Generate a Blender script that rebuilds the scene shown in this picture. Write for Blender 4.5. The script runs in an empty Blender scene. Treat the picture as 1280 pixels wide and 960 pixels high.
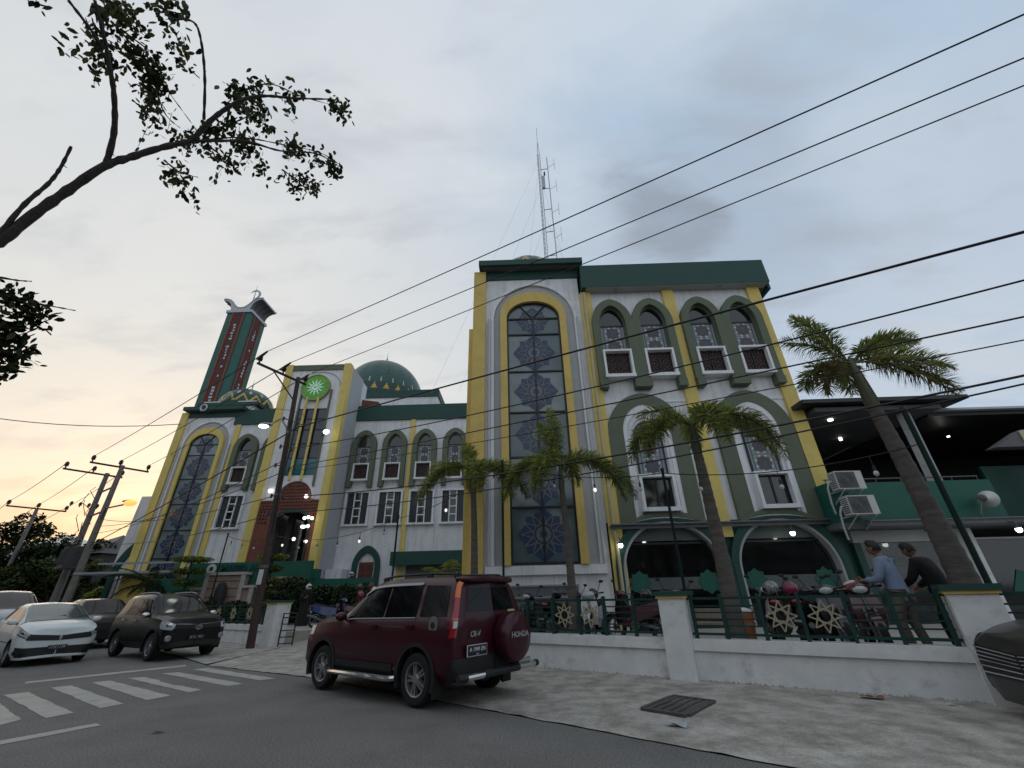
import bpy, bmesh, math, random
from math import sin, cos, pi, radians, sqrt, atan2, hypot
from mathutils import Vector, Matrix
random.seed(7)
SC = bpy.context.scene
C = SC.collection
R = radians

# ------------------------------------------------------------------ mesh collector
class MB:
    def __init__(s):
        s.v = []; s.f = []; s.mi = []; s.mats = []; s.T = None
    def m(s, mat):
        if mat is None: mat = 'white'
        if isinstance(mat, str): mat = M[mat]
        if mat not in s.mats: s.mats.append(mat)
        return s.mats.index(mat)
    def add(s, vs, fs, mat):
        o = len(s.v)
        if s.T is not None: vs = [tuple(s.T @ Vector(p)) for p in vs]
        s.v += [tuple(p) for p in vs]
        k = s.m(mat) if not isinstance(mat, list) else None
        for i, f in enumerate(fs):
            s.f.append([o + j for j in f]); s.mi.append(k if k is not None else s.m(mat[i]))
    def box(s, x0, x1, y0, y1, z0, z1, mat=None):
        if x0 > x1: x0, x1 = x1, x0
        if y0 > y1: y0, y1 = y1, y0
        if z0 > z1: z0, z1 = z1, z0
        vs = [(x0,y0,z0),(x1,y0,z0),(x1,y1,z0),(x0,y1,z0),(x0,y0,z1),(x1,y0,z1),(x1,y1,z1),(x0,y1,z1)]
        s.add(vs, [(3,2,1,0),(4,5,6,7),(0,1,5,4),(1,2,6,5),(2,3,7,6),(3,0,4,7)], mat)
    def cbox(s, c, sx, sy, sz, mat=None, rz=0.0):
        T0 = s.T; L = Matrix.Translation(c) @ Matrix.Rotation(rz, 4, 'Z')
        s.T = (T0 @ L) if T0 is not None else L
        s.box(-sx/2, sx/2, -sy/2, sy/2, -sz/2, sz/2, mat); s.T = T0
    def extr(s, pts, y0, y1, mat=None):            # outline in XZ, extruded along Y (front y0)
        n = len(pts)
        vs = [(p[0], y0, p[1]) for p in pts] + [(p[0], y1, p[1]) for p in pts]
        a = sum(pts[i][0]*pts[(i+1)%n][1] - pts[(i+1)%n][0]*pts[i][1] for i in range(n))
        fr = list(range(n)); bk = [n+i for i in range(n)][::-1]
        if a < 0: fr = fr[::-1]; bk = bk[::-1]
        fs = [fr, bk]
        for i in range(n):
            j = (i+1) % n
            fs.append((i, n+i, n+j, j) if a > 0 else (i, j, n+j, n+i))
        s.add(vs, fs, mat)
    def extz(s, pts, z0, z1, mat=None):            # outline in XY extruded up
        n = len(pts)
        a = sum(pts[i][0]*pts[(i+1)%n][1] - pts[(i+1)%n][0]*pts[i][1] for i in range(n))
        if a < 0: pts = pts[::-1]
        vs = [(p[0], p[1], z0) for p in pts] + [(p[0], p[1], z1) for p in pts]
        fs = [list(range(n))[::-1], [n+i for i in range(n)]] + [(i, (i+1)%n, n+(i+1)%n, n+i) for i in range(n)]
        s.add(vs, fs, mat)
    def band(s, outer, inner, y0, y1, mat=None, closed=False):   # strip between two XZ outlines
        n = len(outer); vs = []
        for o, i in zip(outer, inner):
            vs += [(o[0],y0,o[1]),(i[0],y0,i[1]),(i[0],y1,i[1]),(o[0],y1,o[1])]
        fs = []
        rng = range(n) if closed else range(n-1)
        for k in rng:
            a = 4*k; b = 4*((k+1) % n)
            for q in range(4): fs.append((a+q, a+(q+1)%4, b+(q+1)%4, b+q))
        if not closed:
            fs += [(3,2,1,0), (4*n-4,4*n-3,4*n-2,4*n-1)]
        s.add(vs, fs, mat)
    def tube(s, pts, r, n=6, mat=None, caps=True):
        pts = [Vector(p) for p in pts]
        rs = r if isinstance(r, (list, tuple)) else [r]*len(pts)
        vs = []; up = Vector((0,0,1)); prev = None
        for i, p in enumerate(pts):
            d = (pts[min(i+1,len(pts)-1)] - pts[max(i-1,0)]).normalized()
            if prev is None:
                a = d.cross(up)
                if a.length < .05: a = d.cross(Vector((1,0,0)))
                a.normalize()
            else:
                a = (prev - d*prev.dot(d)).normalized()
            prev = a; b = d.cross(a)
            for k in range(n):
                t = 2*pi*k/n
                vs.append(p + (a*cos(t) + b*sin(t))*rs[i])
        fs = []
        for i in range(len(pts)-1):
            for k in range(n):
                fs.append((i*n+k, i*n+(k+1)%n, (i+1)*n+(k+1)%n, (i+1)*n+k))
        if caps: fs += [list(range(n))[::-1], [(len(pts)-1)*n+k for k in range(n)]]
        s.add(vs, fs, mat)
    def lathe(s, prof, n=24, mat=None, c=(0,0,0), axis='Z', fn=None):   # prof: (r, h)
        vs = []; m = len(prof)
        for r, h in prof:
            for k in range(n):
                t = 2*pi*k/n
                if axis == 'Z': p = (c[0]+r*cos(t), c[1]+r*sin(t), c[2]+h)
                elif axis == 'Y': p = (c[0]+r*cos(t), c[1]+h, c[2]+r*sin(t))
                else: p = (c[0]+h, c[1]+r*cos(t), c[2]+r*sin(t))
                vs.append(p)
        fs = []; ms = []
        for i in range(m-1):
            for k in range(n):
                fs.append((i*n+k, i*n+(k+1)%n, (i+1)*n+(k+1)%n, (i+1)*n+k))
                ms.append(fn(k/n, (i+.5)/(m-1)) if fn else mat)
        if prof[0] == prof[-1]: pass
        elif prof[0][0] > 1e-4: fs.append(list(range(n))[::-1]); ms.append(mat if not fn else fn(0,0))
        if prof[0] != prof[-1] and prof[-1][0] > 1e-4: fs.append([(m-1)*n+k for k in range(n)]); ms.append(mat if not fn else fn(0,1))
        s.add(vs, fs, ms)
    def ball(s, c, rx, ry=None, rz=None, mat=None, n=14, m=8):
        ry = ry or rx; rz = rz or rx
        vs = []; fs = []
        for i in range(m+1):
            ph = -pi/2 + pi*i/m
            for k in range(n):
                t = 2*pi*k/n
                vs.append((c[0]+rx*cos(ph)*cos(t), c[1]+ry*cos(ph)*sin(t), c[2]+rz*sin(ph)))
        for i in range(m):
            for k in range(n): fs.append((i*n+k, i*n+(k+1)%n, (i+1)*n+(k+1)%n, (i+1)*n+k))
        s.add(vs, fs, mat)
    def grid(s, fn, nu, nv, mat=None, flip=False):
        vs = [fn(i/nu, j/nv) for i in range(nu+1) for j in range(nv+1)]
        fs = []
        for i in range(nu):
            for j in range(nv):
                a = i*(nv+1)+j
                q = (a, a+1, a+nv+2, a+nv+1)
                fs.append(q[::-1] if flip else q)
        s.add(vs, fs, mat)

ORG = {}
def _mesh(name, mb, off=(0,0,0), smooth=35, clean=True):
    me = bpy.data.meshes.new(name)
    ox, oy, oz = off
    me.from_pydata([(p[0]-ox, p[1]-oy, p[2]-oz) for p in mb.v], [], mb.f)
    for mt in mb.mats: me.materials.append(mt)
    for p, k in zip(me.polygons, mb.mi): p.material_index = k
    bm = bmesh.new(); bm.from_mesh(me)
    if clean: bmesh.ops.remove_doubles(bm, verts=bm.verts, dist=1e-5)
    bmesh.ops.recalc_face_normals(bm, faces=bm.faces)
    if smooth:
        for f in bm.faces: f.smooth = True
        for e in bm.edges:
            if len(e.link_faces) == 2 and e.calc_face_angle(0) > R(smooth): e.smooth = False
    bm.to_mesh(me); bm.free(); me.update()
    return me
def tag(o, label=None, cat=None, group=None, kind=None):
    if label: o['label'] = label
    if cat: o['category'] = cat
    if group: o['group'] = group
    if kind: o['kind'] = kind
    return o
def thing(name, label, cat, loc=(0,0,0), rz=0.0, group=None):
    o = bpy.data.objects.new(name, None); C.objects.link(o)
    o.empty_display_size = .2
    o.location = loc; o.rotation_euler = (0,0,rz)
    ORG[o.name] = tuple(loc)
    return tag(o, label, cat, group)
def part(name, mb, parent, world=False, label=None, smooth=35, clean=True):
    """a mesh child; world=True: the mesh is written in world coordinates"""
    off = ORG.get(parent.name, (0,0,0)) if world else (0,0,0)
    o = bpy.data.objects.new(name, _mesh(name, mb, off, smooth, clean)); C.objects.link(o)
    o.parent = parent; ORG[o.name] = off if world else (0,0,0)
    if label: o['label'] = label
    return o
def solo(name, mb, label, cat, loc=(0,0,0), group=None, smooth=35, world=True, kind=None, clean=True):
    o = bpy.data.objects.new(name, _mesh(name, mb, loc if world else (0,0,0), smooth, clean)); C.objects.link(o)
    o.location = loc
    return tag(o, label, cat, group, kind)
def structure(name, mb, smooth=35):
    o = bpy.data.objects.new(name, _mesh(name, mb, (0,0,0), smooth)); C.objects.link(o)
    o['kind'] = 'structure'
    return o
def copy_tree(o, parent=None):
    c = o.copy(); C.objects.link(c)
    c.parent = parent
    for ch in o.children: copy_tree(ch, c)
    return c
def swap_mat(o, old, new):                      # own material on a copy without touching the shared mesh
    for sl in o.material_slots:
        if sl.material == M[old]:
            sl.link = 'OBJECT'; sl.material = M[new]
    for ch in o.children: swap_mat(ch, old, new)
def text_mb(txt, size, mat, depth=.004, align='CENTER', bold=0.0, shear=0.0, sx=1.0):
    """lettering as a mesh: in XZ, facing -Y, centred"""
    cu = bpy.data.curves.new('lettering', 'FONT'); cu.body = txt; cu.size = size
    cu.extrude = depth; cu.align_x = align; cu.align_y = 'CENTER'; cu.offset = bold; cu.shear = shear
    o = bpy.data.objects.new('lettering', cu); C.objects.link(o)
    dg = bpy.context.evaluated_depsgraph_get(); dg.update()
    me = bpy.data.meshes.new_from_object(o.evaluated_get(dg))
    mb = MB()
    mb.add([(v.co.x*sx, -v.co.z, v.co.y) for v in me.vertices], [list(p.vertices) for p in me.polygons], mat)
    bpy.data.objects.remove(o); bpy.data.curves.remove(cu); bpy.data.meshes.remove(me)
    return mb
def merge(mb, other, T=None):
    for f, k in zip(other.f, other.mi): pass
    vs = [tuple(T @ Vector(p)) if T is not None else p for p in other.v]
    mb.add(vs, other.f, [other.mats[k] for k in other.mi])
def evaluated(o):
    dg = bpy.context.evaluated_depsgraph_get(); dg.update()
    me = bpy.data.meshes.new_from_object(o.evaluated_get(dg))
    return me

# ------------------------------------------------------------------ materials
M = {}
def _nodes(name):
    mt = bpy.data.materials.new(name); mt.use_nodes = True
    nt = mt.node_tree
    return mt, nt, nt.nodes['Principled BSDF']
def mat(name, col, rough=.6, var=.12, scale=6.0, metal=0.0, bump=0.0, bscale=40.0, spec=.5, stain=0.0, streak=0.0,
        coat=0.0, emit=None, estr=0.0, col2=None, trans=0.0, stretch=(1,1,1), srange=(.53,.78), sscale=1.3, leaf=0.0, speck=0.0):
    mt, nt, b = _nodes(name)
    N = nt.nodes.new; L = nt.links.new
    b.inputs['Roughness'].default_value = rough; b.inputs['Metallic'].default_value = metal
    b.inputs['Specular IOR Level'].default_value = spec
    b.inputs['Coat Weight'].default_value = coat
    if coat: b.inputs['Coat Roughness'].default_value = .06
    if trans: b.inputs['Transmission Weight'].default_value = trans
    c1 = (*col, 1)
    tc = N('ShaderNodeTexCoord'); mp = N('ShaderNodeMapping'); mp.inputs['Scale'].default_value = stretch
    L(tc.outputs['Object'], mp.inputs['Vector'])
    nz = N('ShaderNodeTexNoise'); nz.inputs['Scale'].default_value = scale; nz.inputs['Detail'].default_value = 6
    nz.inputs['Roughness'].default_value = .62
    L(mp.outputs['Vector'], nz.inputs['Vector'])
    rmp = N('ShaderNodeMapRange'); rmp.inputs['From Min'].default_value = .3; rmp.inputs['From Max'].default_value = .7
    L(nz.outputs['Fac'], rmp.inputs['Value'])
    mx = N('ShaderNodeMix'); mx.data_type = 'RGBA'
    L(rmp.outputs['Result'], mx.inputs['Factor'])
    lo = col2 if col2 else tuple(max(0, c*(1-var)) for c in col)
    hi = col if col2 else tuple(min(1, c*(1+var*.6)) for c in col)
    mx.inputs['A'].default_value = (*lo, 1); mx.inputs['B'].default_value = (*hi, 1)
    out = mx.outputs['Result']
    if stain or streak:
        m2 = N('ShaderNodeMapping'); m2.inputs['Scale'].default_value = (3.2, 3.2, .22) if streak else (1,1,1)
        L(tc.outputs['Object'], m2.inputs['Vector'])
        n2 = N('ShaderNodeTexNoise'); n2.inputs['Scale'].default_value = sscale; n2.inputs['Detail'].default_value = 8; n2.inputs['Roughness'].default_value = .7
        L(m2.outputs['Vector'], n2.inputs['Vector'])
        r2 = N('ShaderNodeMapRange'); r2.inputs['From Min'].default_value = srange[0]; r2.inputs['From Max'].default_value = srange[1]
        r2.inputs['To Max'].default_value = stain or streak
        L(n2.outputs['Fac'], r2.inputs['Value'])
        m3 = N('ShaderNodeMix'); m3.data_type = 'RGBA'
        L(r2.outputs['Result'], m3.inputs['Factor']); L(out, m3.inputs['A'])
        m3.inputs['B'].default_value = (col[0]*.3+.02, col[1]*.29+.018, col[2]*.26+.014, 1)
        out = m3.outputs['Result']
    if speck:
        n5 = N('ShaderNodeTexNoise'); n5.inputs['Scale'].default_value = 42; n5.inputs['Detail'].default_value = 3; n5.inputs['Roughness'].default_value = .8
        L(tc.outputs['Object'], n5.inputs['Vector']); r5 = N('ShaderNodeMapRange'); r5.inputs['From Min'].default_value = .35; r5.inputs['From Max'].default_value = .65
        r5.inputs['To Min'].default_value = 1-speck; r5.inputs['To Max'].default_value = 1+speck; L(n5.outputs['Fac'], r5.inputs['Value'])
        s5 = N('ShaderNodeVectorMath'); s5.operation = 'SCALE'; L(out, s5.inputs[0]); L(r5.outputs['Result'], s5.inputs['Scale']); out = s5.outputs[0]
    L(out, b.inputs['Base Color'])
    rr = N('ShaderNodeMapRange'); rr.inputs['To Min'].default_value = max(.02, rough-.07); rr.inputs['To Max'].default_value = min(1, rough+.07)
    L(nz.outputs['Fac'], rr.inputs['Value']); L(rr.outputs['Result'], b.inputs['Roughness'])
    if bump:
        n4 = N('ShaderNodeTexNoise'); n4.inputs['Scale'].default_value = bscale; n4.inputs['Detail'].default_value = 5
        L(mp.outputs['Vector'], n4.inputs['Vector'])
        bp = N('ShaderNodeBump'); bp.inputs['Strength'].default_value = bump; bp.inputs['Distance'].default_value = .02
        L(n4.outputs['Fac'], bp.inputs['Height']); L(bp.outputs['Normal'], b.inputs['Normal'])
    if emit:
        b.inputs['Emission Color'].default_value = (*emit, 1); b.inputs['Emission Strength'].default_value = estr
    if leaf:
        tr = N('ShaderNodeBsdfTranslucent'); L(out, tr.inputs['Color']); ms = N('ShaderNodeMixShader'); ms.inputs[0].default_value = leaf
        o_ = nt.nodes['Material Output']; L(b.outputs[0], ms.inputs[1]); L(tr.outputs[0], ms.inputs[2]); L(ms.outputs[0], o_.inputs['Surface'])
    M[name] = mt
    return mt
mat('white', (.77,.775,.79), .75, .09, 2.5, streak=.55, bump=.12, bscale=25, srange=(.49,.76))
mat('white_trim', (.80,.805,.815), .6, .07, 3, streak=.40, srange=(.49,.76))
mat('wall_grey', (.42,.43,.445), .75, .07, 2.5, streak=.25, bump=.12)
mat('fence_white', (.71,.715,.715), .75, .12, 3, stain=.55, bump=.15, srange=(.55,.74), sscale=2.6)
mat('yellow', (.72,.56,.16), .7, .10, 2, streak=.34, bump=.08)
mat('yellow_aged', (.68,.49,.14), .7, .12, 2, streak=.42, bump=.08)
mat('olive', (.120,.145,.095), .7, .13, 2, streak=.42, bump=.1)
mat('deep_green', (.008,.060,.045), .6, .14, 2, streak=.3, bump=.06)
mat('teal_green', (.008,.105,.072), .6, .12, 2, streak=.25)
mat('sign_green', (.006,.095,.060), .6, .15, 2, streak=.3)
mat('rail_green', (.014,.050,.043), .6, .15, 8, spec=.25)
mat('dark', (.012,.013,.014), .6, .2, 5)
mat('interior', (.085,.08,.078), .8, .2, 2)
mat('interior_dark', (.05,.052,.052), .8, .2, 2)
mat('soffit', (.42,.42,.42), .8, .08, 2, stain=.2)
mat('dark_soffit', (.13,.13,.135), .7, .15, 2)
mat('roof_metal', (.022,.023,.025), .5, .2, 3)
mat('brown_lattice', (.075,.035,.03), .7, .2, 5)
mat('red_door', (.17,.03,.025), .5, .25, 8)
mat('asphalt', (.185,.178,.166), .9, .24, 1.1, bump=.7, bscale=160, stain=.42, srange=(.50,.78), sscale=.55, speck=.45)
mat('concrete', (.42,.395,.35), .92, .34, 2.4, stain=.70, bump=.6, bscale=30, srange=(.44,.66), sscale=2.2, speck=.22)
mat('plaza', (.36,.34,.30), .85, .2, 1.2, stain=.35, bump=.15)
mat('ground_soil', (.12,.11,.085), .95, .3, .4, bump=.2)
mat('road_paint', (.40,.39,.355), .8, .18, 3, stain=.75, bump=.25, bscale=80)
mat('glass_dark', (.006,.008,.010), .05, .1, 1, spec=.9)
mat('glass_tower', (.145,.185,.19), .16, .35, 1.2, spec=.8); mat('glass_tower_pale', (.18,.22,.22), .13, .3, 1.2, spec=.8); mat('glass_tower_deep', (.085,.125,.135), .14, .3, 1.2, spec=.8)
mat('glass_blue', (.012,.020,.040), .08, .3, 1, spec=.8)
mat('glass_teal', (.02,.12,.15), .1, .2, 1, spec=.8)
mat('glass_shop', (.62,.66,.66), .02, .05, 1, trans=1.0)
mat('motif_blue', (.022,.055,.115), .25, .2, 4)
mat('motif_tan', (.25,.20,.165), .4, .2, 8)
mat('motif_pale', (.13,.16,.16), .3, .2, 4)
mat('motif_mauve', (.075,.062,.070), .4, .25, 9)
mat('pane_pale', (.24,.28,.30), .35, .15, 6)
mat('pane_border', (.055,.085,.12), .35, .15, 6)
mat('mullion', (.010,.011,.013), .45, .1, 5)
mat('brick_tile', (.195,.062,.040), .75, .25, 3)
mat('brick_hole', (.012,.006,.005), .9, .1, 3)
mat('rust_pole', (.060,.034,.026), .75, .35, 5, stain=.4, bump=.2)
mat('concrete_pole', (.20,.185,.17), .9, .25, 4, stain=.5, bump=.3)
mat('frost', (.085,.105,.098), .45, .15, 2); mat('transformer_grey', (.060,.062,.062), .7, .3, 4, stain=.4); mat('post_green', (.006,.022,.018), .6, .15, 8, spec=.2); mat('curtain', (.045,.05,.058), .8, .3, 8); mat('steel_grey', (.12,.12,.125), .5, .2, 6, metal=.3)
mat('wire_black', (.006,.006,.007), .55, .1, 3)
mat('galv', (.40,.42,.45), .45, .15, 9, metal=.5)
mat('ceramic', (.035,.02,.016), .3, .2, 5)
mat('dome_dark', (.010,.048,.040), .35, .15, 6)
mat('dome_mid', (.020,.078,.064), .35, .15, 6)
mat('dome_line', (.055,.125,.105), .4, .15, 6)
mat('dome_pale', (.45,.47,.42), .4, .12, 6)
mat('dome_gold', (.55,.37,.05), .4, .12, 6)
mat('minaret_green', (.014,.115,.090), .55, .15, 2)
mat('minaret_red', (.125,.028,.024), .7, .3, 6)
mat('minaret_orange', (.24,.075,.045), .7, .2, 4)
mat('cap_white', (.50,.53,.57), .6, .1, 3)
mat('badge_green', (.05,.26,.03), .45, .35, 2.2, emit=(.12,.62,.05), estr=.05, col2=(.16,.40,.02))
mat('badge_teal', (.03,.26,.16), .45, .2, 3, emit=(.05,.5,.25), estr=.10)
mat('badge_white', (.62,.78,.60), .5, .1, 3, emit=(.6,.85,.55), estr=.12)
mat('badge_rim', (.30,.28,.12), .5, .2, 3)
mat('lamp_white', (.9,.95,.9), .3, .02, 3, emit=(.92,1.0,.88), estr=6)
mat('lamp_soft', (.9,.9,.85), .3, .02, 3, emit=(1,.95,.85), estr=2.4)
mat('lamp_orange', (.95,.55,.2), .3, .02, 3, emit=(1,.36,.07), estr=1.35)
mat('bulb_off', (.55,.56,.55), .15, .05, 3, spec=.8)
mat('bulb_lit', (.8,.8,.75), .15, .05, 3, emit=(1,.95,.85), estr=.9)
mat('tin', (.30,.31,.33), .5, .2, 5, metal=.3)
mat('step_grey', (.135,.145,.155), .8, .15, 2, stain=.3)
mat('step_light', (.30,.31,.33), .8, .12, 2, stain=.3)
mat('stone_tan', (.33,.245,.19), .8, .2, 3, stain=.3, bump=.3)
mat('stone_light', (.46,.41,.37), .8, .15, 3, stain=.3, bump=.2)
mat('stone_black', (.02,.02,.021), .7, .3, 4, bump=.4)
mat('star_gold', (.36,.32,.215), .5, .15, 8)
mat('ac_white', (.56,.56,.54), .5, .08, 5, stain=.2)
mat('ac_grille', (.09,.09,.095), .6, .2, 20)
mat('pipe_white', (.50,.51,.53), .5, .08, 4, stain=.2)
mat('pipe_cream', (.52,.46,.30), .5, .1, 4, stain=.2)
mat('awning_tin', (.33,.35,.36), .5, .1, 4, stain=.3)
# vehicles
def paint(name, col, coat=.28, **k): mat(name, col, .36, .03, 1.5, coat=coat, spec=.3, **k)
paint('car_maroon', (.042,.004,.010)); paint('car_white', (.66,.70,.69)); paint('car_black', (.005,.005,.005), coat=.12)
paint('car_dark', (.016,.017,.022)); paint('car_silver', (.42,.44,.46)); paint('car_olive', (.040,.040,.036))
mat('plastic_black', (.014,.014,.015), .55, .2, 20, bump=.05)
mat('rubber', (.013,.013,.014), .85, .3, 14, bump=.1)
mat('alloy', (.36,.37,.38), .35, .1, 9, metal=.7)
mat('chrome', (.62,.63,.64), .14, .05, 5, metal=1.0)
mat('car_glass', (.005,.006,.007), .05, .05, 1, spec=.28)
mat('car_glass_light', (.075,.10,.10), .06, .45, 1.6, spec=.8)
mat('lens_clear', (.42,.45,.44), .08, .25, 14, spec=.9)
mat('lens_red', (.30,.008,.012), .15, .15, 10, spec=.8)
mat('lens_orange', (.75,.15,.015), .2, .15, 10, spec=.7)
mat('plate_black', (.008,.010,.014), .4, .1, 6)
mat('plate_white', (.60,.62,.62), .5, .05, 6)
mat('sticker', (.50,.50,.24), .6, .2, 9)
# bikes, helmets, cloth, skin
for nm, cl in dict(bike_blue=(.012,.035,.14), bike_red=(.07,.007,.010), bike_black=(.012,.012,.014), bike_white=(.50,.51,.52), bike_maroon=(.07,.01,.02)).items():
    mat(nm, cl, .3, .05, 3, coat=.6)
mat('helmet_white', (.62,.62,.61), .25, .05, 4, coat=.6); mat('helmet_black', (.014,.014,.016), .2, .1, 4, coat=.7)
mat('helmet_red', (.30,.018,.014), .25, .1, 4, coat=.6); mat('helmet_pink', (.24,.03,.07), .3, .1, 4, coat=.5)
mat('helmet_pattern', (.50,.50,.50), .3, .1, 22, coat=.4, col2=(.02,.02,.025))
mat('visor', (.02,.02,.024), .08, .1, 4, spec=.8)
mat('cloth_black', (.010,.010,.012), .9, .3, 8, bump=.3, bscale=20)
mat('cloth_blue', (.20,.26,.37), .9, .14, 7, bump=.45, bscale=16)
mat('cloth_khaki', (.13,.105,.085), .9, .2, 7, bump=.4, bscale=16)
mat('cloth_charcoal', (.008,.008,.010), .92, .3, 7, bump=.4, bscale=16)
mat('cloth_rust', (.16,.055,.045), .9, .2, 7, bump=.3)
mat('cloth_white', (.62,.63,.66), .9, .1, 7, bump=.3)
mat('plastic_lilac', (.42,.40,.55), .6, .15, 7, bump=.3)
mat('skin', (.23,.125,.085), .6, .12, 9); mat('hair', (.010,.009,.009), .55, .3, 20)
mat('cone_orange', (.55,.17,.05), .7, .15, 5); mat('carton', (.30,.24,.19), .8, .2, 5)
mat('iron', (.075,.07,.065), .7, .3, 8, stain=.4); mat('litter_blue', (.35,.43,.48), .7, .2, 9); mat('litter_brown', (.21,.11,.06), .9, .3, 8)
# vegetation
mat('palm_leaf', (.225,.245,.080), .6, .35, 2, col2=(.080,.098,.036), spec=.3, leaf=.5); mat('palm_leaf_bright', (.42,.46,.12), .6, .3, 2, col2=(.22,.27,.06), spec=.3, leaf=.5)
mat('palm_dry', (.19,.15,.07), .7, .3, 3, leaf=.3); mat('palm_trunk', (.115,.10,.088), .9, .4, 3, bump=.6, bscale=14, stain=.35, stretch=(1,1,5))
mat('crownshaft', (.075,.075,.040), .6, .2, 5)
mat('bark', (.060,.050,.044), .95, .4, 7, bump=.8, bscale=22)
mat('leaf_dark', (.026,.044,.016), .85, .4, 1.3, col2=(.010,.020,.008), spec=.12); mat('leaf_mid', (.058,.085,.022), .85, .4, 1.3, col2=(.026,.044,.014), spec=.12)
mat('leaf_olive', (.090,.105,.035), .8, .4, 3, col2=(.022,.028,.012), leaf=.3); mat('leaf_bright', (.20,.25,.035), .7, .3, 2, col2=(.09,.14,.02), spec=.2, leaf=.3)
mat('hedge_leaf', (.026,.055,.020), .6, .4, 2, col2=(.012,.026,.012))

# ------------------------------------------------------------------ world: hazy evening overcast over a Nishita sky
SUN_AZ, SUN_EL = R(-43), R(9)      # left of straight ahead, low
SD = Vector((sin(SUN_AZ)*cos(SUN_EL), cos(SUN_AZ)*cos(SUN_EL), sin(SUN_EL)))
def make_world():
    w = bpy.data.worlds.new('World'); SC.world = w; w.use_nodes = True
    nt = w.node_tree; nt.nodes.clear(); N = nt.nodes.new; L = nt.links.new
    out = N('ShaderNodeOutputWorld'); bg = N('ShaderNodeBackground'); L(bg.outputs[0], out.inputs['Surface'])
    bg.inputs['Strength'].default_value = .1
    sky = N('ShaderNodeTexSky'); sky.sky_type = 'NISHITA'; sky.sun_disc = False
    sky.sun_elevation = SUN_EL; sky.sun_rotation = SUN_AZ; sky.air_density = 1.6; sky.dust_density = 4
    tc = N('ShaderNodeTexCoord')
    def mth(op, a, b=None, clamp=False):
        n = N('ShaderNodeMath'); n.operation = op; n.use_clamp = clamp
        for i, x in enumerate((a, b)):
            if x is None: continue
            if hasattr(x, 'is_linked') or hasattr(x, 'links'): L(x, n.inputs[i])
            else: n.inputs[i].default_value = x
        return n.outputs[0]
    def mixc(f, a, b):
        n = N('ShaderNodeMix'); n.data_type = 'RGBA'
        if isinstance(f, float): n.inputs['Factor'].default_value = f
        else: L(f, n.inputs['Factor'])
        for k, x in (('A', a), ('B', b)):
            if isinstance(x, tuple): n.inputs[k].default_value = (*x, 1)
            else: L(x, n.inputs[k])
        return n.outputs['Result']
    def rng(x, a, b, lo=0., hi=1., smooth=True):
        n = N('ShaderNodeMapRange'); n.interpolation_type = 'SMOOTHSTEP' if smooth else 'LINEAR'
        L(x, n.inputs['Value']); n.inputs['From Min'].default_value = a; n.inputs['From Max'].default_value = b
        n.inputs['To Min'].default_value = lo; n.inputs['To Max'].default_value = hi
        return n.outputs['Result']
    def dot(v):
        n = N('ShaderNodeVectorMath'); n.operation = 'DOT_PRODUCT'; L(tc.outputs['Generated'], n.inputs[0]); n.inputs[1].default_value = v
        return n.outputs['Value']
    sep = N('ShaderNodeSeparateXYZ'); L(tc.outputs['Generated'], sep.inputs[0]); z = sep.outputs['Z']
    # cloud sheet: direction projected on a high plane
    den = mth('ADD', mth('MAXIMUM', z, 0.0), .22)
    px = mth('DIVIDE', sep.outputs['X'], den); py = mth('DIVIDE', sep.outputs['Y'], den)
    cb = N('ShaderNodeCombineXYZ'); L(px, cb.inputs[0]); L(py, cb.inputs[1])
    def noise(scale, det, off=(0,0,0), st=(1,1,1), rot=0):
        mp = N('ShaderNodeMapping'); L(cb.outputs[0], mp.inputs['Vector']); mp.inputs['Location'].default_value = off
        mp.inputs['Scale'].default_value = st; mp.inputs['Rotation'].default_value = (0,0,rot)
        n = N('ShaderNodeTexNoise'); n.inputs['Scale'].default_value = scale; n.inputs['Detail'].default_value = det
        n.inputs['Roughness'].default_value = .55; n.inputs['Distortion'].default_value = .3
        L(mp.outputs[0], n.inputs['Vector']); return n.outputs['Fac']
    n1 = noise(1.1, 7, (3.1,1.7,0), (1,2.0,1), .5); n2 = noise(3.2, 8, (7.3,2.2,0), (1,2.2,1), .45); n3 = noise(.55, 4, (1.2,5.1,0))
    dsun = dot(tuple(SD))
    base = mixc(rng(z, .05, .85), (.60,.645,.68), (.43,.53,.665))
    base = mixc(rng(dot((.75,.55,.35)), .30, .92), base, (.36,.475,.615))          # bluer to the right
    base = mixc(mth('MULTIPLY', rng(n1, .36, .66, 0, .85), rng(dot((.75,.55,.35)), .5, 1.0, 1.0, .45)), base, (.68,.715,.755))                     # paler cloud veils
    base = mixc(rng(n3, .40, .62, 0, .75), base, (.47,.54,.635))
    base = mixc(rng(dsun, .25, .99, 0, .74), base, (.71,.70,.665))                  # the hidden sun's warm side
    warm = mth('MULTIPLY', rng(dsun, .72, 1.0), rng(z, .55, .05))
    base = mixc(mth('MULTIPLY', warm, .62), base, (.74,.65,.51))
    low = mth('MULTIPLY', rng(z, .26, .04), rng(dsun, .60, .92))
    base = mixc(mth('MULTIPLY', low, rng(n2, .36, .60, .25, .95)), base, (.80,.49,.30))
    band = mth('MULTIPLY', rng(z, .15, .015), rng(dsun, .2, .8))
    base = mixc(mth('MULTIPLY', band, .6), base, (.46,.42,.41))
    streaks = rng(n2, .47, .70, 0, .42)
    base = mixc(streaks, base, (.40,.43,.48))
    # one small dark cloud to the right of the tall tower
    cd = Vector(CLOUD_DIR).normalized()
    dc = mth('ADD', dot(tuple(cd)), mth('MULTIPLY', mth('SUBTRACT', n2, .5), .045))
    dc2 = mth('ADD', dot(tuple(Vector((.385,.63,.675)).normalized())), mth('MULTIPLY', mth('SUBTRACT', n2, .5), .07))
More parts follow.
